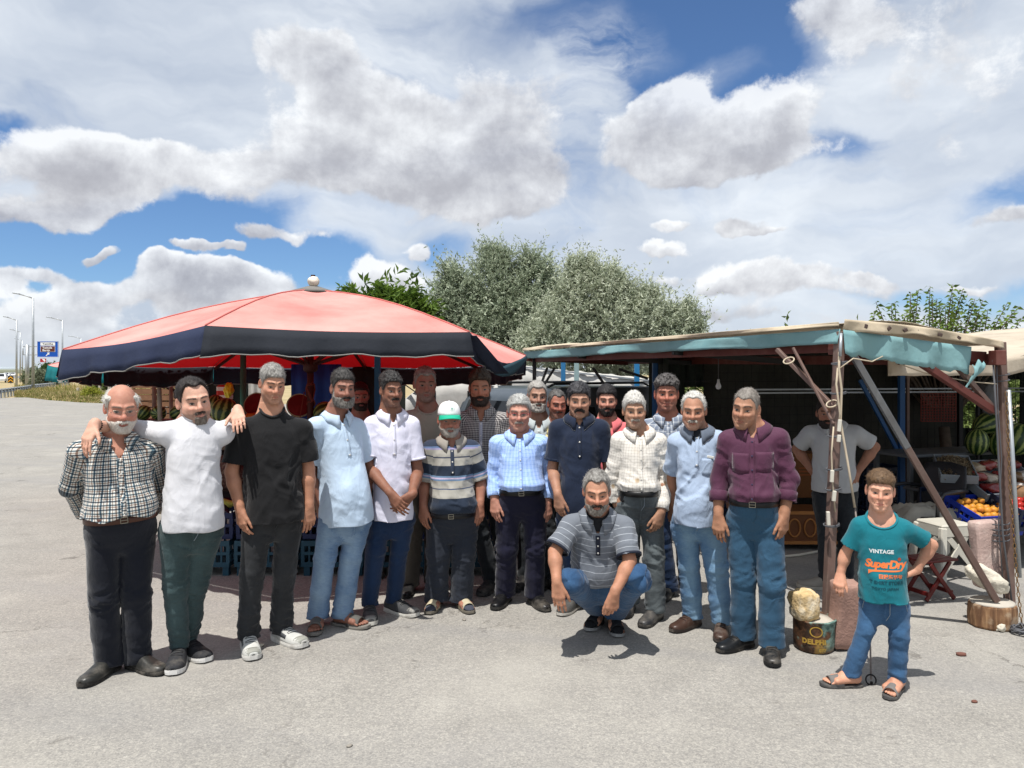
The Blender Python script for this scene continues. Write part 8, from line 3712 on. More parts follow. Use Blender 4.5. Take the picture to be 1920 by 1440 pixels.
def right_goods():
	rs = random.Random(12)
	o = empty('display_rack', (4.95, 7.45, 0), R(17))
	tag(o, 'grey metal display rack of the right stall, melons on top', 'rack')
	gm = mat('rack_grey', '#5b5f63', rough=.5, metal=.3, var=.15)
	for z, y, dp in ((.905, .35, .5), (.60, -.05, .42), (.40, -.45, .40)):
		bm = bmesh.new()
		bm_box(bm, (0, y, z - .015), (2.3, dp, .03), None, .004)
		obj_bm('shelf', bm, gm, o)
	for x in (-1.1, 1.1):
		for y, h in ((.55, .89), (.12, .89), (-.24, .58), (-.63, .38)):
			bm = bmesh.new()
			bm_box(bm, (x, y, h / 2), (.04, .04, h))
			obj_bm('upright', bm, gm, o)
	d = 7.40

	def wm(px, py, r, k, rot, lab, dd=0):
		p = PX(px, py, d + dd)
		watermelon((p.x, d + dd, p.z), r, k, rot, lab, 'watermelons on the right rack')
	wm(1832, 829, .105, 1.25, (.1, 0, .3), 'upright striped watermelon at the left end of the right rack', -.02)
	wm(1874, 832, .105, 1.2, (.1, .15, 1.0), 'second watermelon on the right rack, half behind the post', 0)
	wm(1908, 824, .14, 1.15, (.2, .3, .5), 'biggest watermelon on the right rack at the picture edge', .05)
	wm(1855, 795, .12, 1.5, (0, 1.25, .2), 'long dark watermelon lying on top of the others', .22)
	wm(1950, 830, .13, 1.1, (0, .3, .1), 'watermelon at the far right end of the rack', .1)
	TR_ = mat('tray_grey', '#7d858b', rough=.45, var=.1)

	def tray(c, w, dp, rz, tilt, lab):
		o = empty('tray', c)
		o.rotation_euler = (tilt, 0, rz)
		tag(o, lab, 'tray')
		bm = bmesh.new()
		bm_box(bm, (0, 0, .006), (w, dp, .012))
		obj_bm('base', bm, TR_, o)
		for sx in (-1, 1):
			bm = bmesh.new()
			bm_box(bm, (sx * (w / 2 - .006), 0, .045), (.012, dp - .026, .066), None, .003)
			obj_bm('side', bm, TR_, o)
		for sy in (-1, 1):
			bm = bmesh.new()
			bm_box(bm, (0, sy * (dp / 2 - .006), .045), (w, .012, .068), None, .003)
			obj_bm('side', bm, TR_, o)
		return o
	t1 = tray(PX(1790, 886, 7.0), .30, .50, R(-22), R(16), 'tilted grey tray heaped with nuts left of the packets')
	rsn = np.random.RandomState(9)
	n = 1500
	P = np.stack([rsn.uniform(-.13, .13, n), rsn.uniform(-.24, .24, n), np.zeros(n)], 1)
	P[:, 2] = .04 + .08 * (1 - (P[:, 0] / .15) ** 2) * (1 - (P[:, 1] / .27) ** 2) * rsn.uniform(.6, 1, n)
	t = rsn.uniform(0, 1, (n, 1))
	C = np.array(lin('#4f4232')) * (1 - t) + np.array(lin('#a8977a')) * t
	nm = leaf_cloud('nuts', LEAF, None, P.astype(f4), rsn.normal(size=(n, 3)).astype(f4), .030, .55, C.astype(f4), .1, 3)
	nm.matrix_world = t1.matrix_basis.copy()
	tag(nm, 'heap of shelled nuts in the tilted grey tray', 'nuts', kind='stuff')
	t2 = tray(PX(1868, 905, 7.0), .80, .52, R(16), R(28), 'wide grey tray of dried fruit packets')
	Mw = t2.matrix_basis.copy()
	cols = ['#6d1f22', '#8a5a3c', '#a89a8a', '#b9b2ab', '#7d2f2c', '#6b5236', '#94836c']
	pm = None
	wordpos = ['front left', 'front second', 'front middle', 'front fourth', 'front right', 'middle left', 'middle second', 'middle centre', 'middle fourth', 'middle right', 'back left', 'back second', 'back centre', 'back fourth', 'back right']
	for i in range(15):
		c = cols[(i * 5) % 7]
		m = mat('packet_' + c.strip('#'), c, rough=.22, var=.35, vscale=30, bump=.6, bscale=60, spec=.6)
		p = Mw @ Vector((-.29 + .145 * (i % 5), -.17 + .165 * (i // 5), .075 + rs.uniform(-.01, .02)))
		r = rock('packet', tuple(p), (.082, .075, .042), m, rs.uniform(0, 3), .28, 30 + i, .45, rs.uniform(-.3, .3), 3)
		tag(r, '%s crinkly packet of dried fruit in the wide tray' % wordpos[i], 'packet', 'packets of dried fruit')
	c1 = crate('blue', CR_BLUE, tuple(PX(1838, 985, 6.62)), 'bright blue crate of peaches behind the white stool', 'blue crates of the right stall', R(14), R(18), .50, .40, .20)
	M1 = Matrix.LocRotScale(c1.location, c1.rotation_euler, None)
	pea = lambda: fruit_mesh('peach', [(.006, -.034), (.026, -.028), (.036, 0), (.028, .026), (.008, .032)], PEA, 14)
	sp = []
	for i in range(22):
		p = M1 @ Vector((-.19 + .076 * (i % 6) + rs.uniform(-.008, .008), -.13 + .075 * (i // 6), .16 + .02 * (i // 6 % 2) + rs.uniform(-.01, .015)))
		sp.append((p.x, p.y, p.z, rs.uniform(.9, 1.08)))
	scatter('peach', 'peach', 'yellow orange peach in the bright blue crate', 'peaches in the blue crate', pea, sp, rs)
	c2 = crate('dark', CR_DARK, tuple(PX(1783, 975, 6.85)), 'dark blue crate standing tilted left of the peaches', 'blue crates of the right stall', R(-30), R(35), .50, .40, .20)
	c3 = crate('dark', CR_DARK, tuple(PX(1918, 975, 6.6)), 'dark blue crate of tomatoes at the right edge', 'blue crates of the right stall', R(10), R(16), .50, .40, .20)
	M3_ = Matrix.LocRotScale(c3.location, c3.rotation_euler, None)
	tom = lambda: fruit_mesh('tomato', [(.006, -.030), (.028, -.024), (.037, 0), (.030, .022), (.010, .028)], TOM, 12)
	sp = []
	for i in range(14):
		p = M3_ @ Vector((-.2 + .08 * (i % 5), -.13 + .09 * (i // 5), .17 + rs.uniform(-.01, .015)))
		sp.append((p.x, p.y, p.z, 1.0))
	scatter('tomato', 'tomato', 'red tomato in the dark crate at the right edge', 'tomatoes in the dark crate', tom, sp, rs)
	s = rock('sack', tuple(PX(1915, 935, 6.75)), (.10, .09, .12), mat('sack_brown', '#7d5f44', rough=.9, var=.15), .2, .12, 44, .4)
	tag(s, 'brown paper sack at the right edge of the stall', 'sack')
	p = PX(1493, 898, 7.9)
	bm = bmesh.new()
	bm_box(bm, (0, 0, .23), (.42, .30, .46), None, .006)
	b = obj_bm('cardboard_box', bm, mat('cardboard_brown', '#6b4526', rough=.9, var=.15), None, loc=(p.x, 7.9, .40))
	tag(b, 'tall brown cardboard box behind the maroon shirt', 'box')
	bm = bmesh.new()
	for q in range(3):
		bm_box(bm, (.05, -.1525, .24 + q * .035), (.16, .003, .014))
	obj_bm('printed_mark', bm, mat('mark_red', '#8a4a24', rough=.8), b)
	p = PX(1505, 1008, 7.2)
	o = empty('carved_chest', (p.x + .05, 7.35, 0))
	tag(o, 'low wooden chest with a carved rosette front beside the standing man', 'chest')
	w1 = mat('chest_wood', '#6b4020', rough=.6, var=.2, vscale=8)
	w2 = mat('chest_carving', '#a86f3a', rough=.6, var=.15)
	bm = bmesh.new()
	bm_box(bm, (0, 0, .22), (.8, .4, .30), None, .006)
	obj_bm('box', bm, w1, o)
	for i in range(5):
		bm = bmesh.new()
		bm_tube(bm, [Vector((-.30 + .15 * i + .055 * math.cos(a), -.206, .215 + .085 * math.sin(a))) for a in [2 * math.pi * k / 16 for k in range(17)]], .009, 5, False)
		obj_bm('rosette', bm, w2, o, True)
	for z in (.075, .36):
		bm = bmesh.new()
		bm_box(bm, (0, -.205, z), (.8, .02, .03))
		obj_bm('moulding', bm, w2, o)
	for i, (px, d, z, lab) in enumerate(((1330, 8.3, .0, 'lower dark crate by the back mesh behind the white haired men'), (1330, 8.3, .23, 'upper dark crate by the back mesh behind the white haired men'), (1640, 8.2, .0, 'lowest dark crate behind the boy in the stall'), (1640, 8.2, .23, 'middle dark crate behind the boy in the stall'), (1640, 8.2, .46, 'top dark crate behind the boy in the stall'))):
		crate('dark2', CR_DARK, (PX(px, 697, d).x, d, z), lab, 'dark crates by the mesh', R(15), 0)
	b = rock('plastic_bag', tuple(PX(1858, 745, 7.4)), (.12, .07, .16), mat('bag_grey', '#4b4d50', rough=.3, var=.2, bump=.5, bscale=25), 0, .25, 60, .2)
	tag(b, 'grey plastic bag hanging above the long watermelon', 'bag')

right_goods()
PEB = [mat('pebble_%d' % i, c, rough=.95, var=.15) for i, c in enumerate(('#8a847b', '#b3aa9c', '#6d4a40'))]
rr = random.Random(31)
pebs = [(1802, 1229, .020, 2, 'small dark curl of scrap rubber on the forecourt at right'), (1827, 1317, .012, 2, 'reddish pebble at the lower right of the forecourt'), (1680, 1299, .014, 1, 'pale chip beside the sandal of the boy'),
		(870, 1163, .012, 0, 'small flat stone in front of the capped man'), (1062, 1090, .010, 1, 'pale chip behind the crouching man'), (486, 1212, .020, 1, 'pale scrap between the sneakers of the black t-shirt man'), (655, 1400, .010, 0, 'small pebble near the lower edge of the picture')]
for px, py, r, k, lab in pebs:
	dd = GD(py)
	p = PX(px, py, dd)
	tag(rock('pebble', (p.x, dd, r * .45), (r * 1.5, r, r * .55), PEB[k], rr.uniform(0, 3), .3, int(px), .3, 0, 2), lab, 'pebble')
def V3(*a):
	return Vector(a)

def plaid_brown(t, uv, ob):
	u, v, _ = t.sep(uv)
	fu = t.math('FRACT', t.math('ADD', t.math('DIVIDE', u, .043), 40))
	fv = t.math('FRACT', t.math('ADD', t.math('DIVIDE', v, .043), 40))
	L = lin
	ru = t.ramp(fu, [(0, L('#e9e8e4')), (.14, L('#9a8478')), (.27, L('#e9e8e4')), (.42, L('#6d8796')), (.52, L('#4a5f6e')), (.64, L('#e9e8e4')), (.80, L('#8f7d72')), (.88, L('#e9e8e4'))], 'CONSTANT')
	rv = t.ramp(fv, [(0, L('#e6e5e0')), (.12, L('#3a4a58')), (.32, L('#e6e5e0')), (.46, L('#94796a')), (.57, L('#e6e5e0')), (.68, L('#45606e')), (.86, L('#e6e5e0'))], 'CONSTANT')
	return t.mix(.92, ru, rv, 'MULTIPLY')

M_PLAID = uvmat('plaid_shirt_cloth', plaid_brown, wrinkle=.45)
M_TEEW = uvmat('grey_white_jersey', plain('#c9c9cd'), wrinkle=.30)
M_TEEB = uvmat('black_jersey', plain('#151517'), wrinkle=.35)
M_POLOB = uvmat('pale_blue_pique', plain('#b3c6da'), wrinkle=.35)
M_POLOW = uvmat('white_pique', plain('#d3d2e2'), wrinkle=.30)
M_TEEG = uvmat('beige_jersey', plain('#9a9486'), wrinkle=.3)

def cap_stripe(t, uv, ob):
	v = t.sep(uv)[1]
	g = '#98958d'
	st = [(0, '#232d3d'), (.30, g), (.392, '#3b4760'), (.405, g), (.488, '#5f7896'), (.505, '#a99bb0'), (.52, '#5d7690'), (.542, '#232d3d'), (.655, g), (.742, '#3b4150'), (.755, g), (.835, '#8d86a4'), (.852, '#5a6c8e'), (.875, '#2a3344')]
	f = t.math('DIVIDE', v, .62, clamp=True)
	return t.ramp(f, [(p, lin(c)) for p, c in st], 'CONSTANT')

M_STRIPE = uvmat('navy_grey_striped_pique', cap_stripe, wrinkle=.35)

def blue_check(t, uv, ob):
	u, v, _ = t.sep(uv)
	fu = t.math('FRACT', t.math('ADD', t.math('DIVIDE', u, .026), 40))
	fv = t.math('FRACT', t.math('ADD', t.math('DIVIDE', v, .026), 40))
	a = t.ramp(fu, [(0, lin('#a9c3f0')), (.60, lin('#6f92d4')), (.72, lin('#a9c3f0')), (.86, lin('#7698d8'))], 'CONSTANT')
	b = t.ramp(fv, [(0, lin('#a2bdee')), (.70, lin('#7b9cda')), (.86, lin('#a2bdee'))], 'CONSTANT')
	return t.mix(.45, a, b)

M_BLUECK = uvmat('blue_checked_poplin', blue_check, wrinkle=.4)
M_NAVY = uvmat('navy_pique', plain('#1a2438'), wrinkle=.3)

def white_check(t, uv, ob):
	u, v, _ = t.sep(uv)
	fu = t.math('FRACT', t.math('ADD', t.math('DIVIDE', u, .019), 40))
	fv = t.math('FRACT', t.math('ADD', t.math('DIVIDE', v, .019), 40))
	a = t.ramp(fu, [(0, lin('#d6d1c8')), (.84, lin('#a19a92'))], 'CONSTANT')
	b = t.ramp(fv, [(0, lin('#d8d3cb')), (.84, lin('#a39c93'))], 'CONSTANT')
	c = t.mix(.5, a, b)
	n = t.noise(ob, 9.0, 4.0, .6)
	c = t.mix(t.math('MULTIPLY', t.sstep(n, .55, .75), .35), c, (*lin('#a8926c'), 1))
	d = t.vmath('DISTANCE', uv, (-.018, .185, 0))
	return t.mix(t.math('MULTIPLY', t.sstep(t.math('ADD', d, t.math('MULTIPLY', n, .012)), .012, .028, 1, 0), .7), c, (*lin('#9a7a48'), 1))

M_WHITECK = uvmat('white_checked_cotton', white_check, wrinkle=.5)
M_GREYBL = uvmat('grey_blue_jersey', plain('#8e9fb8', .5, '#a9b8cc'), wrinkle=.5)
M_MAROON = uvmat('maroon_poplin', plain('#4f2a40'), wrinkle=.42, rough=.7)
M_GREYST = uvmat('grey_striped_jersey', stripes([(0, '#6b7078'), (.88, '#a9aeb4'), (.955, '#6b7078')], .040), wrinkle=.4)
M_TEAL = uvmat('teal_jersey', plain('#0f6a76'), wrinkle=.35)

def bw_check(t, uv, ob):
	u, v, _ = t.sep(uv)
	fu = t.math('FRACT', t.math('ADD', t.math('DIVIDE', u, .0135), 40))
	fv = t.math('FRACT', t.math('ADD', t.math('DIVIDE', v, .0135), 40))
	a = t.math('GREATER_THAN', fu, .40)
	b = t.math('GREATER_THAN', fv, .40)
	return t.ramp(t.math('MULTIPLY', t.math('ADD', a, b), .5), [(0, lin('#c9c4c0')), (.3, lin('#8d8886')), (.8, lin('#2e2b2f'))], 'CONSTANT')

M_BWCK = uvmat('black_white_check', bw_check, wrinkle=.3)

def grey_plaid(t, uv, ob):
	u, v, _ = t.sep(uv)
	fu = t.math('FRACT', t.math('ADD', t.math('DIVIDE', u, .042), 40))
	fv = t.math('FRACT', t.math('ADD', t.math('DIVIDE', v, .042), 40))
	a = t.ramp(fu, [(0, lin('#70798a')), (.5, lin('#8c95a2')), (.78, lin('#d9dcde')), (.90, lin('#70798a'))], 'CONSTANT')
	b = t.ramp(fv, [(0, lin('#6b7484')), (.5, lin('#8992a0')), (.78, lin('#dfe1e2')), (.90, lin('#6b7484'))], 'CONSTANT')
	return t.mix(.5, a, b)

M_GREYPL = uvmat('grey_white_plaid', grey_plaid, wrinkle=.3)
M_PINK = uvmat('pink_pique', plain('#cf6a6e'), wrinkle=.3)
M_YELLOW = uvmat('pale_yellow_cotton', plain('#cfc086'), wrinkle=.3)
M_GREYCK = uvmat('grey_check_cotton', plain('#9aa4a8', .5, '#bcc4c4'), wrinkle=.3)
M_POLOG = uvmat('light_grey_pique', plain('#a4a6a8'), wrinkle=.3)
M_DARKTEE = uvmat('dark_jersey', plain('#24262a'), wrinkle=.3)  # plain dark cloth, one even colour

J_NAVYT = uvmat('navy_suiting', plain('#10141f'), wrinkle=.25, sheen=.25)
J_GREEN = uvmat('green_grey_denim', denim('#1e2c2e', '#4c6163', .55), wrinkle=.45)
J_BLACK = uvmat('black_denim', denim('#131416', '#3b3d40', .5), wrinkle=.45)
J_LIGHT = uvmat('light_blue_denim', denim('#3a5c86', '#93aabd', .75), wrinkle=.4)
J_DARK = uvmat('dark_blue_denim', denim('#0d1c36', '#213a5c', .35), wrinkle=.4)
J_SLATE = uvmat('slate_cotton', plain('#272c36'), wrinkle=.4)
J_PURPL = uvmat('dark_navy_wool', plain('#14142a'), wrinkle=.35)
J_MID = uvmat('mid_blue_denim', denim('#173353', '#44698f', .55), wrinkle=.45)
J_GREY = uvmat('grey_denim', denim('#2b3136', '#70787a', .7), wrinkle=.45)
J_FADE = uvmat('faded_blue_denim', denim('#35618f', '#8fadbe', .7), wrinkle=.45)
J_TEAL = uvmat('petrol_blue_cotton', plain('#26465f', .4, '#32546c'), wrinkle=.45, rough=.75)
J_KID = uvmat('kid_blue_denim', denim('#1a3858', '#4a7197', .6), wrinkle=.45)
J_KHAKI = uvmat('grey_khaki', plain('#5b554d'), wrinkle=.4)
J_CHAR = uvmat('charcoal_denim', denim('#15181c', '#2e3338', .4), wrinkle=.4)
TR_DARK = mat('dark_trim', '#1d2230', rough=.8, var=.05)
TR_WHITE = mat('white_trim', '#d9dadb', rough=.8, var=.05)
SEAM_L = mat('pale_stitch', '#8f9aa3', rough=.9, var=.1)
SEAM_D = mat('dark_stitch', '#3a3d40', rough=.9, var=.1)

def inner_tee(s, c, r=.066, z=.004):
	m = mat('undershirt_' + c.strip('#'), c, rough=.9, var=.05)
	rows = []
	for dz, k in ((-.085, 1.28), (-.05, 1.12), (-.015, 1.0), (-.004, .97)):
		rows.append([s.pel + s.M @ Vector((math.sin(a) * r * s.sc * k, -math.cos(a) * (r * .92) * s.sc * k - .008 - .006 * k, s.L + (z + dz + .02 * (1 - math.cos(a))) * s.sc)) for a in [2 * math.pi * i / 28 for i in range(28)]])
	strip_mesh('undershirt', rows, m, s.obj, .002, closed=True)

def x1(s, o, hm):
	pass

person(dict(
	label='old man with bald top, white mustache and glasses in a plaid shirt', seed=1.3,
	d=4.23, head=(229, 722, 813), hd=-.05, yaw=6, pitch=10, belly=.055, waist=.022, tyaw=4,
	sh=[(150, 848), (284, 843)], hip=[(193, 990), (261, 990)], el=[(133, 912, .10), (300, 908, .12)], wr=[(160, 966, .22), (280, 962, .24)],
	hand=['hide', 'hide'], toe=[(155, 1292, -33), (304, 1268, 34)],
	skin='#a97562', ruddy=1.5, hair=dict(line=.07, bald=1.0, top=.010, side=.015, fuzz=.014, rough=.5), hairc=('#8f8b84', '#c9c6be', .5),
	beard=dict(full=.0035, must=.0075, c=('#c9c3ba', '#a79a90', .35), mc=('#dcd9d2', '#b9b3aa', .3)), stubble=.30, stubc=(.55, .50, .46), browc='#6b5f55',
	face=dict(width=1.07, jaw=1.05, nose=1.15, open=.0032, mouth=.2, mustw=.036), glasses=dict(c='#8c8578', metal=.8, half=True),
	shirt=dict(style='shirt', mat=M_PLAID, sleeve=1.93, vee=.13, veew=.50, hem=.155, loose=True, cuff=dict(w=.05), fold=1.2, gap=.42, armw=1.06, allcuffs=True, buttons=5, hemwave=.012),
	trousers=dict(mat=J_NAVYT, top=.17, legs=(.098, .082, .080), belt=dict(c='#4a2c20'), fold=.75, seams=False, stack=.22),
	shoe='leather', shoec='#2b2b29', solec='#1d1c1b', fs=1.06))

person(dict(
	label='bearded man in a white t-shirt with an arm over each neighbour', seed=2.9,
	d=4.36, head=(366, 706, 796), chinx=14, hd=-.03, yaw=16, pitch=4, roll=-9, belly=.05, waist=.015, tyaw=6, shw=.19,
	sh=[(311, 812), (418, 812)], hip=[(328, 985), (390, 985)], el=[(236, 806, .22), (428, 806, .22)], wr=[(176, 797, -.05), (446, 769, .0)],
	hand=[dict(d=(-.10, -.50, -.80), n=(.25, .75, -.55), ts=1, curl=(.20, .25, .2), thumb=(.75, .1)), dict(d=(.30, -.70, -.52), n=(-.05, .45, -.80), ts=-1, curl=(.12, .28, .25), thumb=(.7, .1))],
	toe=[(329, 1266, -4), (384, 1243, 27)],
	skin='#b98c78', ruddy=.9, hair=dict(line=.084, recede=.6, top=.010, side=.006, rough=.3, quiff=.003), hairc=('#1e1a18', '#3a3330', .25),
	beard=dict(must=.0025, chin=.0045, c=('#4a4039', '#8a8178', .45), mc=('#3b322d', '#5a4e46', .3)), stubble=.50, stubc=(.10, .08, .07),
	face=dict(width=1.10, jaw=1.10, open=.0034),
	shirt=dict(style='tee', mat=M_TEEW, sleeve=(.92, .92), hem=-.02, neckr=.068, neckf=.010, neckz=.03, fold=.75, cmat=M_TEEW),
	trousers=dict(mat=J_GREEN, top=.16, legs=(.093, .068, .056), seammat=SEAM_L, fold=1.25, stack=.30, hemz=.085),
	shoe='sneaker', shoec='#26272a', solec='#d8d6d2', lace='#121214', fs=1.02, extra=lambda s, o, hm: (bracelet(s, o, 0, '#3a2420', .004), bracelet(s, o, 1, '#b5b3ad', .003))))

person(dict(
	label='tall grey haired man in a black t-shirt looking down', seed=3.4,
	d=4.62, head=(513, 681, 758), hd=-.04, yaw=14, pitch=13, belly=.04, tyaw=6,
	sh=[(452, 804), (567, 804)], hip=[(483, 965), (541, 965)], el=[(434, 884), (578, 879)], wr=[(450, 955, -.06), (580, 950, -.04)],
	toe=[(478, 1238, 12), (566, 1216, 34)],
	skin='#a9796280'[:7], ruddy=1.2, hair=dict(line=.058, top=.013, side=.005, rough=.30), hairc=('#4b4844', '#a19e99', .55), stubble=.22,
	face=dict(width=1.06, jaw=1.08, open=.0024, eyez=-.001, nose=1.05),
	shirt=dict(style='tee', mat=M_TEEB, sleeve=.80, hem=-.05, neckr=.074, neckf=.016, neckz=.045, fold=1.1),
	trousers=dict(mat=J_BLACK, top=.14, legs=(.094, .074, .066), seammat=SEAM_D, fold=1.2, stack=.32, stackamp=1.3, hemz=.07),
	shoe='sneaker', shoec='#b9b9b4', solec='#cfcdc7', lace='#27282a', toecap='#8f8f87', panel='#3f4144', fs=1.03))

person(dict(
	label='man with a grey black beard in a pale blue polo and light jeans', seed=4.7,
	d=4.98, head=(645, 690, 764), hd=-.06, yaw=16, pitch=4, belly=.085, waist=.01, tyaw=18,
	sh=[(592, 800, -.02), (668, 802, .04)], hip=[(622, 968), (672, 965)], el=[(584, 882, .08), (690, 876, .10)], wr=[(600, 946, .04), (687, 945, .08)],
	hand=[dict(), dict()], toe=[(591, 1195, -2), (689, 1181, 52)],
	skin='#83594a', ruddy=.8, hair=dict(line=.062, top=.013, side=.006), hairc=('#1f1d1c', '#55524f', .30),
	beard=dict(full=.0060, must=.0060, c=('#85817c', '#4a4541', .45), mc=('#1f1a18', '#2f2926', .4)), stubble=.6, stubc=(.07, .06, .055),
	face=dict(width=1.0, jaw=.98, nose=1.12, open=.0036), browc='#17120f',
	shirt=dict(style='polo', mat=M_POLOB, sleeve=.78, hem=-.06, vee=.075, fold=1.1, gap=.30),
	trousers=dict(mat=J_LIGHT, top=.14, legs=(.093, .075, .076), seammat=SEAM_L, fold=1.0, stack=.2, hemz=.055),
	shoe='sandal', solec='#77746e', bandc='#54524e', bands=((.50, .80),), fs=1.0))

person(dict(
	label='slim dark man with a mustache in a white polo, hands clasped', seed=5.2,
	d=5.20, head=(736, 695, 765), hd=-.04, yaw=22, pitch=3, belly=.02, tyaw=10,
	sh=[(699, 797), (770, 797)], hip=[(713, 962), (757, 962)], el=[(690, 876, -.02), (783, 884, -.02)], wr=[(733, 925, -.26), (772, 928, -.22)],
	hand=[dict(d=(.55, -.25, -.62), n=(.05, .9, .2), ts=-1, curl=(.2, .35, .3)), dict(d=(-.72, -.30, -.50), n=(-.15, .85, .25), ts=1, curl=(.25, .45, .4))],
	toe=[(697, 1174, 6), (777, 1158, 44)],
	skin='#7d5443', ruddy=.7, hair=dict(line=.066, top=.020, side=.008, rough=.5), hairc=('#1c1a1a', '#4a4847', .30),
	beard=dict(must=.0050, mc=('#1a1614', '#2b2522', .3)), stubble=.34, stubc=(.05, .045, .045), browc='#14100e',
	face=dict(width=.97, jaw=.95, nose=1.15, open=.0036),
	shirt=dict(style='polo', mat=M_POLOW, sleeve=.74, hem=-.05, vee=.085, fold=.9, gap=.30, cuff=dict(w=.012)),
	trousers=dict(mat=J_DARK, top=.14, legs=(.088, .068, .060), fold=1.0, stack=.22, hemz=.075),
	shoe='sneaker', shoec='#3a3b3d', solec='#c9c6bd', lace='#1b1b1c', toecap='#8a8882', fs=1.0))

person(dict(
	label='short stout man in a white and green cap and navy grey striped polo', seed=6.8,
	d=5.40, head=(843, 752, 820), hd=-.03, yaw=6, pitch=2, belly=.085, waist=.035, tyaw=4, hs=.99,
	sh=[(808, 842), (884, 842)], hip=[(826, 975), (872, 975)], el=[(797, 902, .03), (903, 898, .03)], wr=[(794, 948, -.05), (900, 946, -.05)],
	toe=[(806, 1154, -12), (881, 1153, 16)],
	skin='#936553', ruddy=1.6, hair=dict(line=.060, top=.003, side=.007), hairc=('#77736e', '#8e8a85', .5), cap=True,
	beard=dict(full=.0035, must=.0030, c=('#a59f97', '#7b736b', .45)), stubble=.40, stubc=(.22, .2, .18),
	face=dict(width=1.08, jaw=1.12, nose=1.12, open=.0026), browc='#4b3c33',
	shirt=dict(style='polo', mat=M_STRIPE, sleeve=.94, tuck=True, hem=.10, vee=.085, fold=.8, gap=.34, cmat=uvmat('collar_grey_pique', plain('#908a82')), armw=1.10, cuff=dict(w=.014, mat=uvmat('collar_grey_pique', plain('#908a82')))),
	trousers=dict(mat=J_SLATE, top=.13, legs=(.108, .088, .090), belt=dict(c='#17171a', bx=-.02), fold=1.1, crease=True, stack=.24, seams=False),
	shoe='sandal', solec='#6d675c', bandc='#b0a68c', bands=((.48, .82),), fs=.95, extra=lambda s, o, hm: socks(s, o, '#3c3f4a')))

person(dict(
	label='white haired man with red rimmed glasses in a blue checked shirt', seed=7.1,
	d=5.42, head=(973, 738, 810), hd=-.03, yaw=0, pitch=3, belly=.055, waist=.022, tyaw=0,
	sh=[(934, 832), (1014, 832)], hip=[(953, 940), (1003, 940)], el=[(924, 893, .03), (1027, 893, .05)], wr=[(927, 937, -.05), (1027, 942, -.02)],
	hand=[dict(), dict()], toe=[(929, 1146, -18), (1024, 1149, 22)],
	skin='#a97868', ruddy=1.1, hair=dict(line=.066, top=.013, side=.010, rough=.35), hairc=('#757573', '#b4b4b1', .5),
	beard=dict(must=.0040, mc=('#a39b93', '#7d756d', .5)), stubble=.10, browc='#6e655e',
	face=dict(width=1.08, jaw=1.08, nose=1.12, open=.0034), glasses=dict(c='#8e2430', metal=.4, half=True, r=.0015, h=.0155),
	shirt=dict(style='shirt', mat=M_BLUECK, sleeve=1.86, tuck=True, hem=.15, vee=.055, fold=.9, gap=.32, cuff=dict(w=.075, r=.004), pockets=()),
	trousers=dict(mat=J_PURPL, top=.20, legs=(.104, .082, .078), belt=dict(c='#121213'), fold=.9, crease=True, seams=False, stack=.16, hemz=.06),
	shoe='leather', shoec='#121214', solec='#2b2a28', lace='#0c0c0d'))

person(dict(
	label='man with a thick black mustache in a navy polo with white collar edge', seed=8.6,
	d=5.30, head=(1086, 715, 786), hd=-.03, yaw=2, pitch=3, belly=.03, tyaw=0,
	sh=[(1046, 803), (1126, 803)], hip=[(1064, 962), (1110, 962)], el=[(1036, 880, .02), (1142, 880, .03)], wr=[(1046, 928, -.16), (1146, 936, -.04)],
	hand=[dict(d=(.10, -.12, -.95)), 'hide'], toe=[(1052, 1157, -25), (1128, 1160, 14)],
	skin='#99705c', ruddy=.8, hair=dict(line=.058, top=.018, side=.009, rough=.3), hairc=('#18171a', '#5d5c60', .20),
	beard=dict(must=.0085, mc=('#17120f', '#241d19', .3)), stubble=.18, stubc=(.06, .05, .05), browc='#1d1714',
	face=dict(width=1.05, jaw=1.02, nose=1.05, open=.0034, musth=1.35, mustw=.038, droop=.75),
	shirt=dict(style='polo', mat=M_NAVY, sleeve=.76, hem=-.06, vee=.075, fold=.8, gap=.30, trim=TR_WHITE, cuff=dict(w=.016), pmat=M_NAVY),
	trousers=dict(mat=J_DARK, top=.14, fold=1.0), shoe='leather', shoec='#4b4a48', solec='#b9b5ad'))

person(dict(
	label='elderly white haired man in a stained white checked long sleeved shirt', seed=9.5,
	d=5.14, head=(1190, 734, 805), hd=-.03, yaw=5, pitch=2, belly=.06, waist=.012, tyaw=4,
	sh=[(1163, 827), (1234, 829)], hip=[(1176, 945), (1220, 945)], el=[(1150, 894, .03), (1250, 893, .02)], wr=[(1156, 945, .02), (1240, 960, -.10)],
	hand=['hide', dict(d=(-.30, -.10, -.9), n=(-.35, .9, .1), curl=(.35, .5, .4))], toe=[(1172, 1162, -8), (1200, 1178, -30)],
	skin='#99725c', ruddy=.8, hair=dict(line=.060, top=.016, side=.009, rough=.25, parted=.03), hairc=('#989590', '#d3d0c9', .5),
	beard=dict(must=.0048, mc=('#b9b2a8', '#8d8378', .4)), stubble=.12, stubc=(.3, .28, .26), browc='#5d5249',
	face=dict(width=1.05, jaw=1.05, nose=1.15, open=.0028),
	shirt=dict(style='shirt', mat=M_WHITECK, sleeve=1.92, tuck=True, hem=.16, vee=.06, fold=1.3, gap=.34, cuff=dict(w=.06), pockets=()),
	trousers=dict(mat=J_GREY, top=.21, legs=(.092, .076, .076), belt=dict(c='#1b1a1a', buckle=False), seammat=SEAM_L, fold=1.2, stack=.24, hemz=.06),
	shoe='leather', shoec='#2c2d30', solec='#222222', extra=lambda s, o, hm: phone_pouch(s, o)))

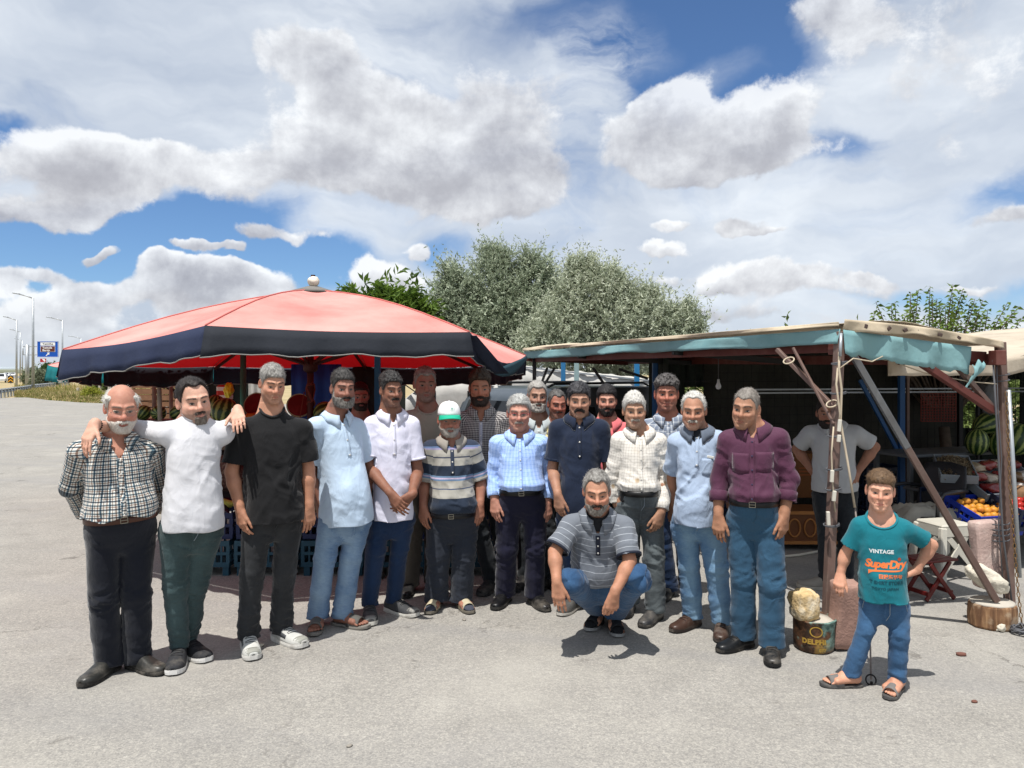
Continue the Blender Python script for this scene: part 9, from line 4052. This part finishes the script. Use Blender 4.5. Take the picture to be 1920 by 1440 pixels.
person(dict(
	label='balding white haired man in a grey blue polo with a chest pocket', seed=10.3,
	d=4.92, head=(1300, 733, 808), hd=-.05, yaw=-4, pitch=5, belly=.07, waist=.008, tyaw=-4,
	sh=[(1270, 829), (1346, 825)], hip=[(1283, 968), (1330, 968)], el=[(1262, 896, .12), (1364, 896, .12)], wr=[(1262, 950, .16), (1370, 950, .16)],
	hand=[dict(), 'hide'], toe=[(1262, 1188, -36), (1347, 1207, -8)],
	skin='#9c6f59', ruddy=1.0, hair=dict(line=.090, recede=.6, top=.008, side=.009, rough=.4), hairc=('#96938d', '#cfccc6', .5),
	beard=dict(must=.0052, mc=('#c4beb4', '#8d857b', .35)), stubble=.16, stubc=(.3, .28, .26), browc='#4f463e',
	face=dict(width=1.05, jaw=1.04, nose=1.15, open=.0026, browh=1.2),
	shirt=dict(style='polo', mat=M_GREYBL, sleeve=.80, hem=-.06, vee=.055, fold=1.5, gap=.30, cw=.050, trim=TR_WHITE, cmat=uvmat('collar_slate', plain('#5d6674')), pockets=((.075, .395, .085, .10),)),
	trousers=dict(mat=J_FADE, top=.14, legs=(.090, .074, .072), seammat=SEAM_L, fold=1.3, stack=.3, hemz=.065),
	shoe='leather', shoec='#3f2d25', solec='#2b2320', lace='#2b1f1a', extra=lambda s, o, hm: (inner_tee(s, '#20242c'), pocket_bits(s, o, .085, .405, .045))))

person(dict(
	label='man with cropped grey hair in a maroon long sleeved shirt and petrol blue trousers', seed=11.7,
	d=4.58, head=(1396, 727, 806), hd=-.05, yaw=-15, pitch=4, roll=6, belly=.045, waist=.01, tyaw=-6,
	sh=[(1366, 826), (1459, 822)], hip=[(1388, 965), (1440, 965)], el=[(1348, 900, .02), (1480, 898, .02)], wr=[(1347, 966, -.05), (1471, 966, -.04)],
	toe=[(1349, 1226, -42), (1445, 1253, -4)],
	skin='#9a6f58', ruddy=.9, hair=dict(line=.062, recede=.3, top=.005, side=.002, rough=.2), hairc=('#5b544d', '#8d8780', .5), stubble=.16,
	face=dict(width=1.02, jaw=1.0, nose=1.15, open=.0030, ear=1.15), browc='#2c241f',
	shirt=dict(style='shirt', mat=M_MAROON, sleeve=1.60, tuck=True, hem=.14, vee=.09, veew=.36, fold=.85, gap=.34, cuff=dict(w=.06, r=.003), pockets=((-.068, .385, .10, .11), (.070, .395, .10, .11)), buttons=5, bmat=mat('button_purple', '#3b3550', rough=.3, var=.05)),
	trousers=dict(mat=J_TEAL, top=.19, legs=(.094, .080, .084), belt=dict(c='#151517'), fold=1.0, stack=.26, stackamp=.9, seams=True, seammat=J_TEAL, hemz=.065),
	shoe='leather', shoec='#18191b', solec='#161616', lace='#101011'))

person(dict(
	label='grey bearded man crouching in front in a grey striped polo and jeans', seed=12.1,
	d=4.74, head=(1119, 882, 966), hd=-.25, yaw=1, pitch=9, belly=.065, waist=.02, H=1.66, hs=1.02,
	sh=[(1071, 985, -.17), (1170, 988, -.17)], hip=[(1094, 1092, .02), (1148, 1092, .02)],
	el=[(1040, 1036, -.27), (1181, 1052, -.27)], wr=[(1044, 1092, -.38), (1152, 1112, -.38)],
	hand=[dict(d=(.10, -.12, -.95), n=(.2, .95, -.05), ts=1, curl=(.15, .22, .18), thumb=(.55, .1)), dict(d=(-.12, .02, -.95), n=(-.2, .95, .05), ts=-1, curl=(.42, .55, .4), thumb=(.35, .2))],
	kn=[(1070, 1090, -.30), (1196, 1084, -.30)], toe=[(1106, 1186, -16), (1157, 1197, 3)], anz=.10,
	skin='#a5765f', ruddy=1.5, hair=dict(line=.078, recede=.4, top=.011, side=.010, rough=.45), hairc=('#55524e', '#97948f', .45),
	beard=dict(full=.0022, must=.0042, chin=.006, c=('#5b544d', '#9a948c', .5), mc=('#241f1c', '#3a332e', .3)), stubble=.5, stubc=(.12, .1, .09),
	face=dict(width=1.07, jaw=1.08, nose=1.15, open=.0018, mouth=.1), browc='#3a302a',
	shirt=dict(style='polo', mat=M_GREYST, sleeve=.86, hem=.19, vee=.11, veew=.36, fold=1.0, gap=.36, cw=.052, trim=TR_DARK, cuff=dict(w=.012, mat=TR_DARK), armw=1.08, pmat=TR_DARK),
	trousers=dict(mat=J_MID, top=.23, legs=(.095, .080, .075), fold=1.2, stack=.2, seams=False, hemz=.07),
	shoe='sandal', solec='#8a8a88', bandc='#1f2023', bands=((.28, .46), (.54, .84)), extra=lambda s, o, hm: (socks(s, o, '#17181b'), inner_tee(s, '#15171b'))))

person(dict(
	label='boy in a teal printed t-shirt and jeans leaning on a stone block', seed=13.4,
	d=4.02, head=(1651, 878, 960), hd=-.02, yaw=2, pitch=3, roll=3, size=.70, H=1.20, belly=.035, tyaw=4, fs=1.10,
	sh=[(1613, 985), (1693, 990)], hip=[(1632, 1128), (1682, 1128)], el=[(1585, 1038, .02), (1748, 1022, .06)], wr=[(1576, 1076, .0), (1716, 1070, .05)],
	hand=[dict(d=(-.30, -.35, -.72), n=(.35, .6, -.6), ts=1, curl=(.45, .55, .4), spread=.04), dict(d=(-.80, .25, -.25), n=(-.30, -.35, .85), ts=-1, curl=(.25, .3, .3))],
	handsz=.74, toe=[(1541, 1288, -62), (1661, 1313, -20)], anz=.10,
	skin='#b98770', ruddy=1.1, hair=dict(line=.056, top=.017, side=.004, rough=.25, quiff=.006), hairc=('#4a3828', '#6d553c', .4), stubble=0.0, browc='#5d4632',
	face=dict(width=1.10, jaw=.95, nose=.85, open=.0022, ear=1.1, browh=.7),
	shirt=dict(style='tee', mat=M_TEAL, sleeve=.70, hem=.04, neckr=.118, neckf=.050, fold=.7, cmat=M_TEAL, flare=1.4, ease=.018),
	trousers=dict(mat=J_KID, top=.16, legs=(.094, .070, .072), fold=.9, stack=.2, hemz=.08, seammat=SEAM_L),
	shoe='sandal', solec='#4c4b4a', bandc='#6b6764', bands=((.50, .82),), neckw=.86,
	group='people posing in front of the market stalls', extra=lambda s, o, hm: boy_print(s, o)))

person(dict(
	label='grey stubbled man in a beige t-shirt behind the man in the white polo', seed=14.2, res=1.15,
	d=5.75, head=(798, 686, 754), hd=-.03, yaw=8, pitch=4, belly=.04, sh=[(764, 786), (840, 786)], toe=[(762, 1124, -6), (822, 1118, 10)],
	hand=['hide', 'hide'], skin='#8b6152', ruddy=1.2, hair=dict(line=.064, recede=.3, top=.009, side=.005), hairc=('#6a6661', '#98948e', .5),
	stubble=.45, stubc=(.12, .11, .10), face=dict(width=1.06, jaw=1.06, open=.003),
	shirt=dict(style='tee', mat=M_TEEG, sleeve=.8, hem=-.06, neckr=.086, neckf=.030, fold=.7, res=.010),
	trousers=dict(mat=J_KHAKI, res=.011, legs=(.10, .088, .082)), shoe='leather', shoec='#222223'))
person(dict(
	label='young man with a dark beard in a black and white small checked shirt', seed=15.8, res=1.1,
	d=5.80, head=(900, 690, 762), hd=-.03, yaw=2, pitch=5, sh=[(862, 788), (942, 788)], toe=[(905, 1119, -20), (965, 1112, 12)],
	hand=['hide', 'hide'], skin='#97644e', ruddy=1.3, hair=dict(line=.064, top=.020, side=.006, rough=.45), hairc=('#2a2119', '#463629', .35),
	beard=dict(full=.0055, must=.0045, c=('#211915', '#3a2c23', .35)), stubble=.6, stubc=(.03, .022, .018), browc='#241a14',
	face=dict(width=1.0, jaw=1.02, open=.0028),
	shirt=dict(style='shirt', mat=M_BWCK, sleeve=.95, hem=-.05, vee=.11, veew=.40, fold=.8, gap=.36, res=.010, pmat=uvmat('pale_placket', plain('#a9a9b4'))),
	trousers=dict(mat=J_CHAR, res=.012), shoe='sneaker', shoec='#202123', solec='#2b2c2e'))
person(dict(
	label='grey bearded man in a pale checked shirt behind the man with red glasses', seed=16.6, res=1.15,
	d=6.0, head=(1008, 713, 772), hd=-.03, yaw=8, pitch=2, sh=[(975, 806), (1046, 806)], hand=['hide', 'hide'], skin='#97705e', ruddy=1.2,
	hair=dict(line=.068, recede=.3, top=.010, side=.006), hairc=('#77736f', '#aaa6a0', .5), beard=dict(full=.0062, must=.0060, c=('#8d8780', '#b9b4ac', .5), mc=('#6d665f', '#9a948c', .5)),
	stubble=.5, stubc=(.2, .18, .16), face=dict(width=1.06, open=.0034), browc='#2c241f',
	shirt=dict(style='shirt', mat=M_GREYCK, sleeve=.9, hem=-.04, vee=.09, fold=.6, res=.012, gap=.36), trousers=dict(mat=J_CHAR, res=.014), shoe='leather'))
person(dict(
	label='red faced man in a pale yellow shirt half hidden behind the navy polo', seed=17.3, res=1.2,
	d=5.95, head=(1046, 730, 786), hd=-.03, yaw=14, pitch=8, sh=[(1012, 822), (1086, 822)], hand=['hide', 'hide'], skin='#945d4c', ruddy=1.5,
	hair=dict(line=.072, recede=.6, top=.008, side=.006), hairc=('#3b3836', '#6d6a67', .4), beard=dict(must=.0052, mc=('#2a2321', '#443b37', .3)), stubble=.4, stubc=(.1, .09, .08),
	face=dict(width=1.06, jaw=1.08, open=.0026),
	shirt=dict(style='shirt', mat=M_YELLOW, sleeve=.9, hem=-.04, vee=.08, fold=.6, res=.012, gap=.36), trousers=dict(mat=J_CHAR, res=.014), shoe='leather'))
person(dict(
	label='young man with a short black beard in a pink polo', seed=18.9, res=1.1,
	d=5.9, head=(1138, 720, 781), hd=-.03, yaw=2, pitch=2, sh=[(1101, 808), (1178, 808)], hand=['hide', 'hide'], skin='#a57563', ruddy=1.2,
	hair=dict(line=.060, top=.015, side=.006), hairc=('#191617', '#2b2728', .3), beard=dict(full=.0034, must=.0036, c=('#191413', '#2b2321', .3)), stubble=.55, stubc=(.035, .03, .03), browc='#171211',
	face=dict(width=1.05, jaw=1.05, open=.0038),
	shirt=dict(style='polo', mat=M_PINK, sleeve=.8, hem=-.04, vee=.13, veew=.44, fold=.6, res=.010, gap=.40), trousers=dict(mat=J_CHAR, res=.014), shoe='leather'))
person(dict(
	label='tall man with tousled hair in a grey and white plaid shirt', seed=19.4, res=1.1,
	d=5.62, head=(1250, 700, 771), hd=-.03, yaw=2, pitch=2, belly=.03, sh=[(1212, 802), (1294, 802)], toe=[(1240, 1132, -14), (1300, 1126, 10)],
	hand=['hide', 'hide'], skin='#9b6553', ruddy=1.5, hair=dict(line=.060, top=.022, side=.008, rough=.5, quiff=.010), hairc=('#2c2827', '#6f6b69', .35),
	stubble=.30, stubc=(.06, .05, .05), face=dict(width=1.12, jaw=1.14, open=.0034, ear=1.15), browc='#2a211d',
	shirt=dict(style='shirt', mat=M_GREYPL, sleeve=.95, hem=-.05, vee=.055, fold=.7, res=.010, gap=.34), trousers=dict(mat=J_DARK, res=.011, legs=(.092, .074, .072)), shoe='leather', shoec='#151617'))
person(dict(
	label='smiling bearded man in a light grey polo standing under the stall, hands on hips', seed=20.5, res=1.1,
	d=6.05, head=(1551, 744, 804), hd=-.03, yaw=6, pitch=3, sh=[(1519, 812), (1604, 812)], hip=[(1543, 918), (1588, 918)],
	el=[(1494, 842, .08), (1640, 838, .08)], wr=[(1524, 884, -.02), (1607, 886, -.02)],
	hand=[dict(d=(.60, -.2, -.62), n=(.5, .6, .3), ts=1), dict(d=(-.35, -.35, -.8), n=(-.6, .6, -.1), ts=-1, curl=(.2, .3, .3))],
	toe=[(1500, 1103, -72), (1575, 1112, -10)], skin='#8d6350', ruddy=1.0, hair=dict(line=.062, top=.014, side=.006), hairc=('#191514', '#2b2422', .3),
	beard=dict(full=.0055, must=.0045, c=('#1b1513', '#2f2521', .3)), stubble=.6, stubc=(.03, .025, .022), browc='#171110', face=dict(open=.003, mouth=.6),
	shirt=dict(style='polo', mat=M_POLOG, sleeve=.72, hem=-.01, vee=.08, fold=.9, res=.010, gap=.32),
	trousers=dict(mat=J_CHAR, res=.010, legs=(.090, .070, .064), hemz=.07), shoe='sneaker', shoec='#8a857c', solec='#aaa59a',
	group='people posing in front of the market stalls'))
person(dict(
	label='bearded man in the shade, only his face seen behind the pale blue polo', seed=21.2, res=1.2,
	d=6.3, head=(676, 716, 770), hd=-.03, yaw=6, pitch=4, sh=[(640, 802), (712, 802)], hand=['hide', 'hide'], skin='#8b5b4d', ruddy=1.3,
	hair=dict(line=.064, top=.010, side=.006), hairc=('#1d1918', '#2f2a28', .3), beard=dict(full=.004, must=.004, c=('#1d1715', '#332924', .3)), stubble=.5, stubc=(.04, .03, .03),
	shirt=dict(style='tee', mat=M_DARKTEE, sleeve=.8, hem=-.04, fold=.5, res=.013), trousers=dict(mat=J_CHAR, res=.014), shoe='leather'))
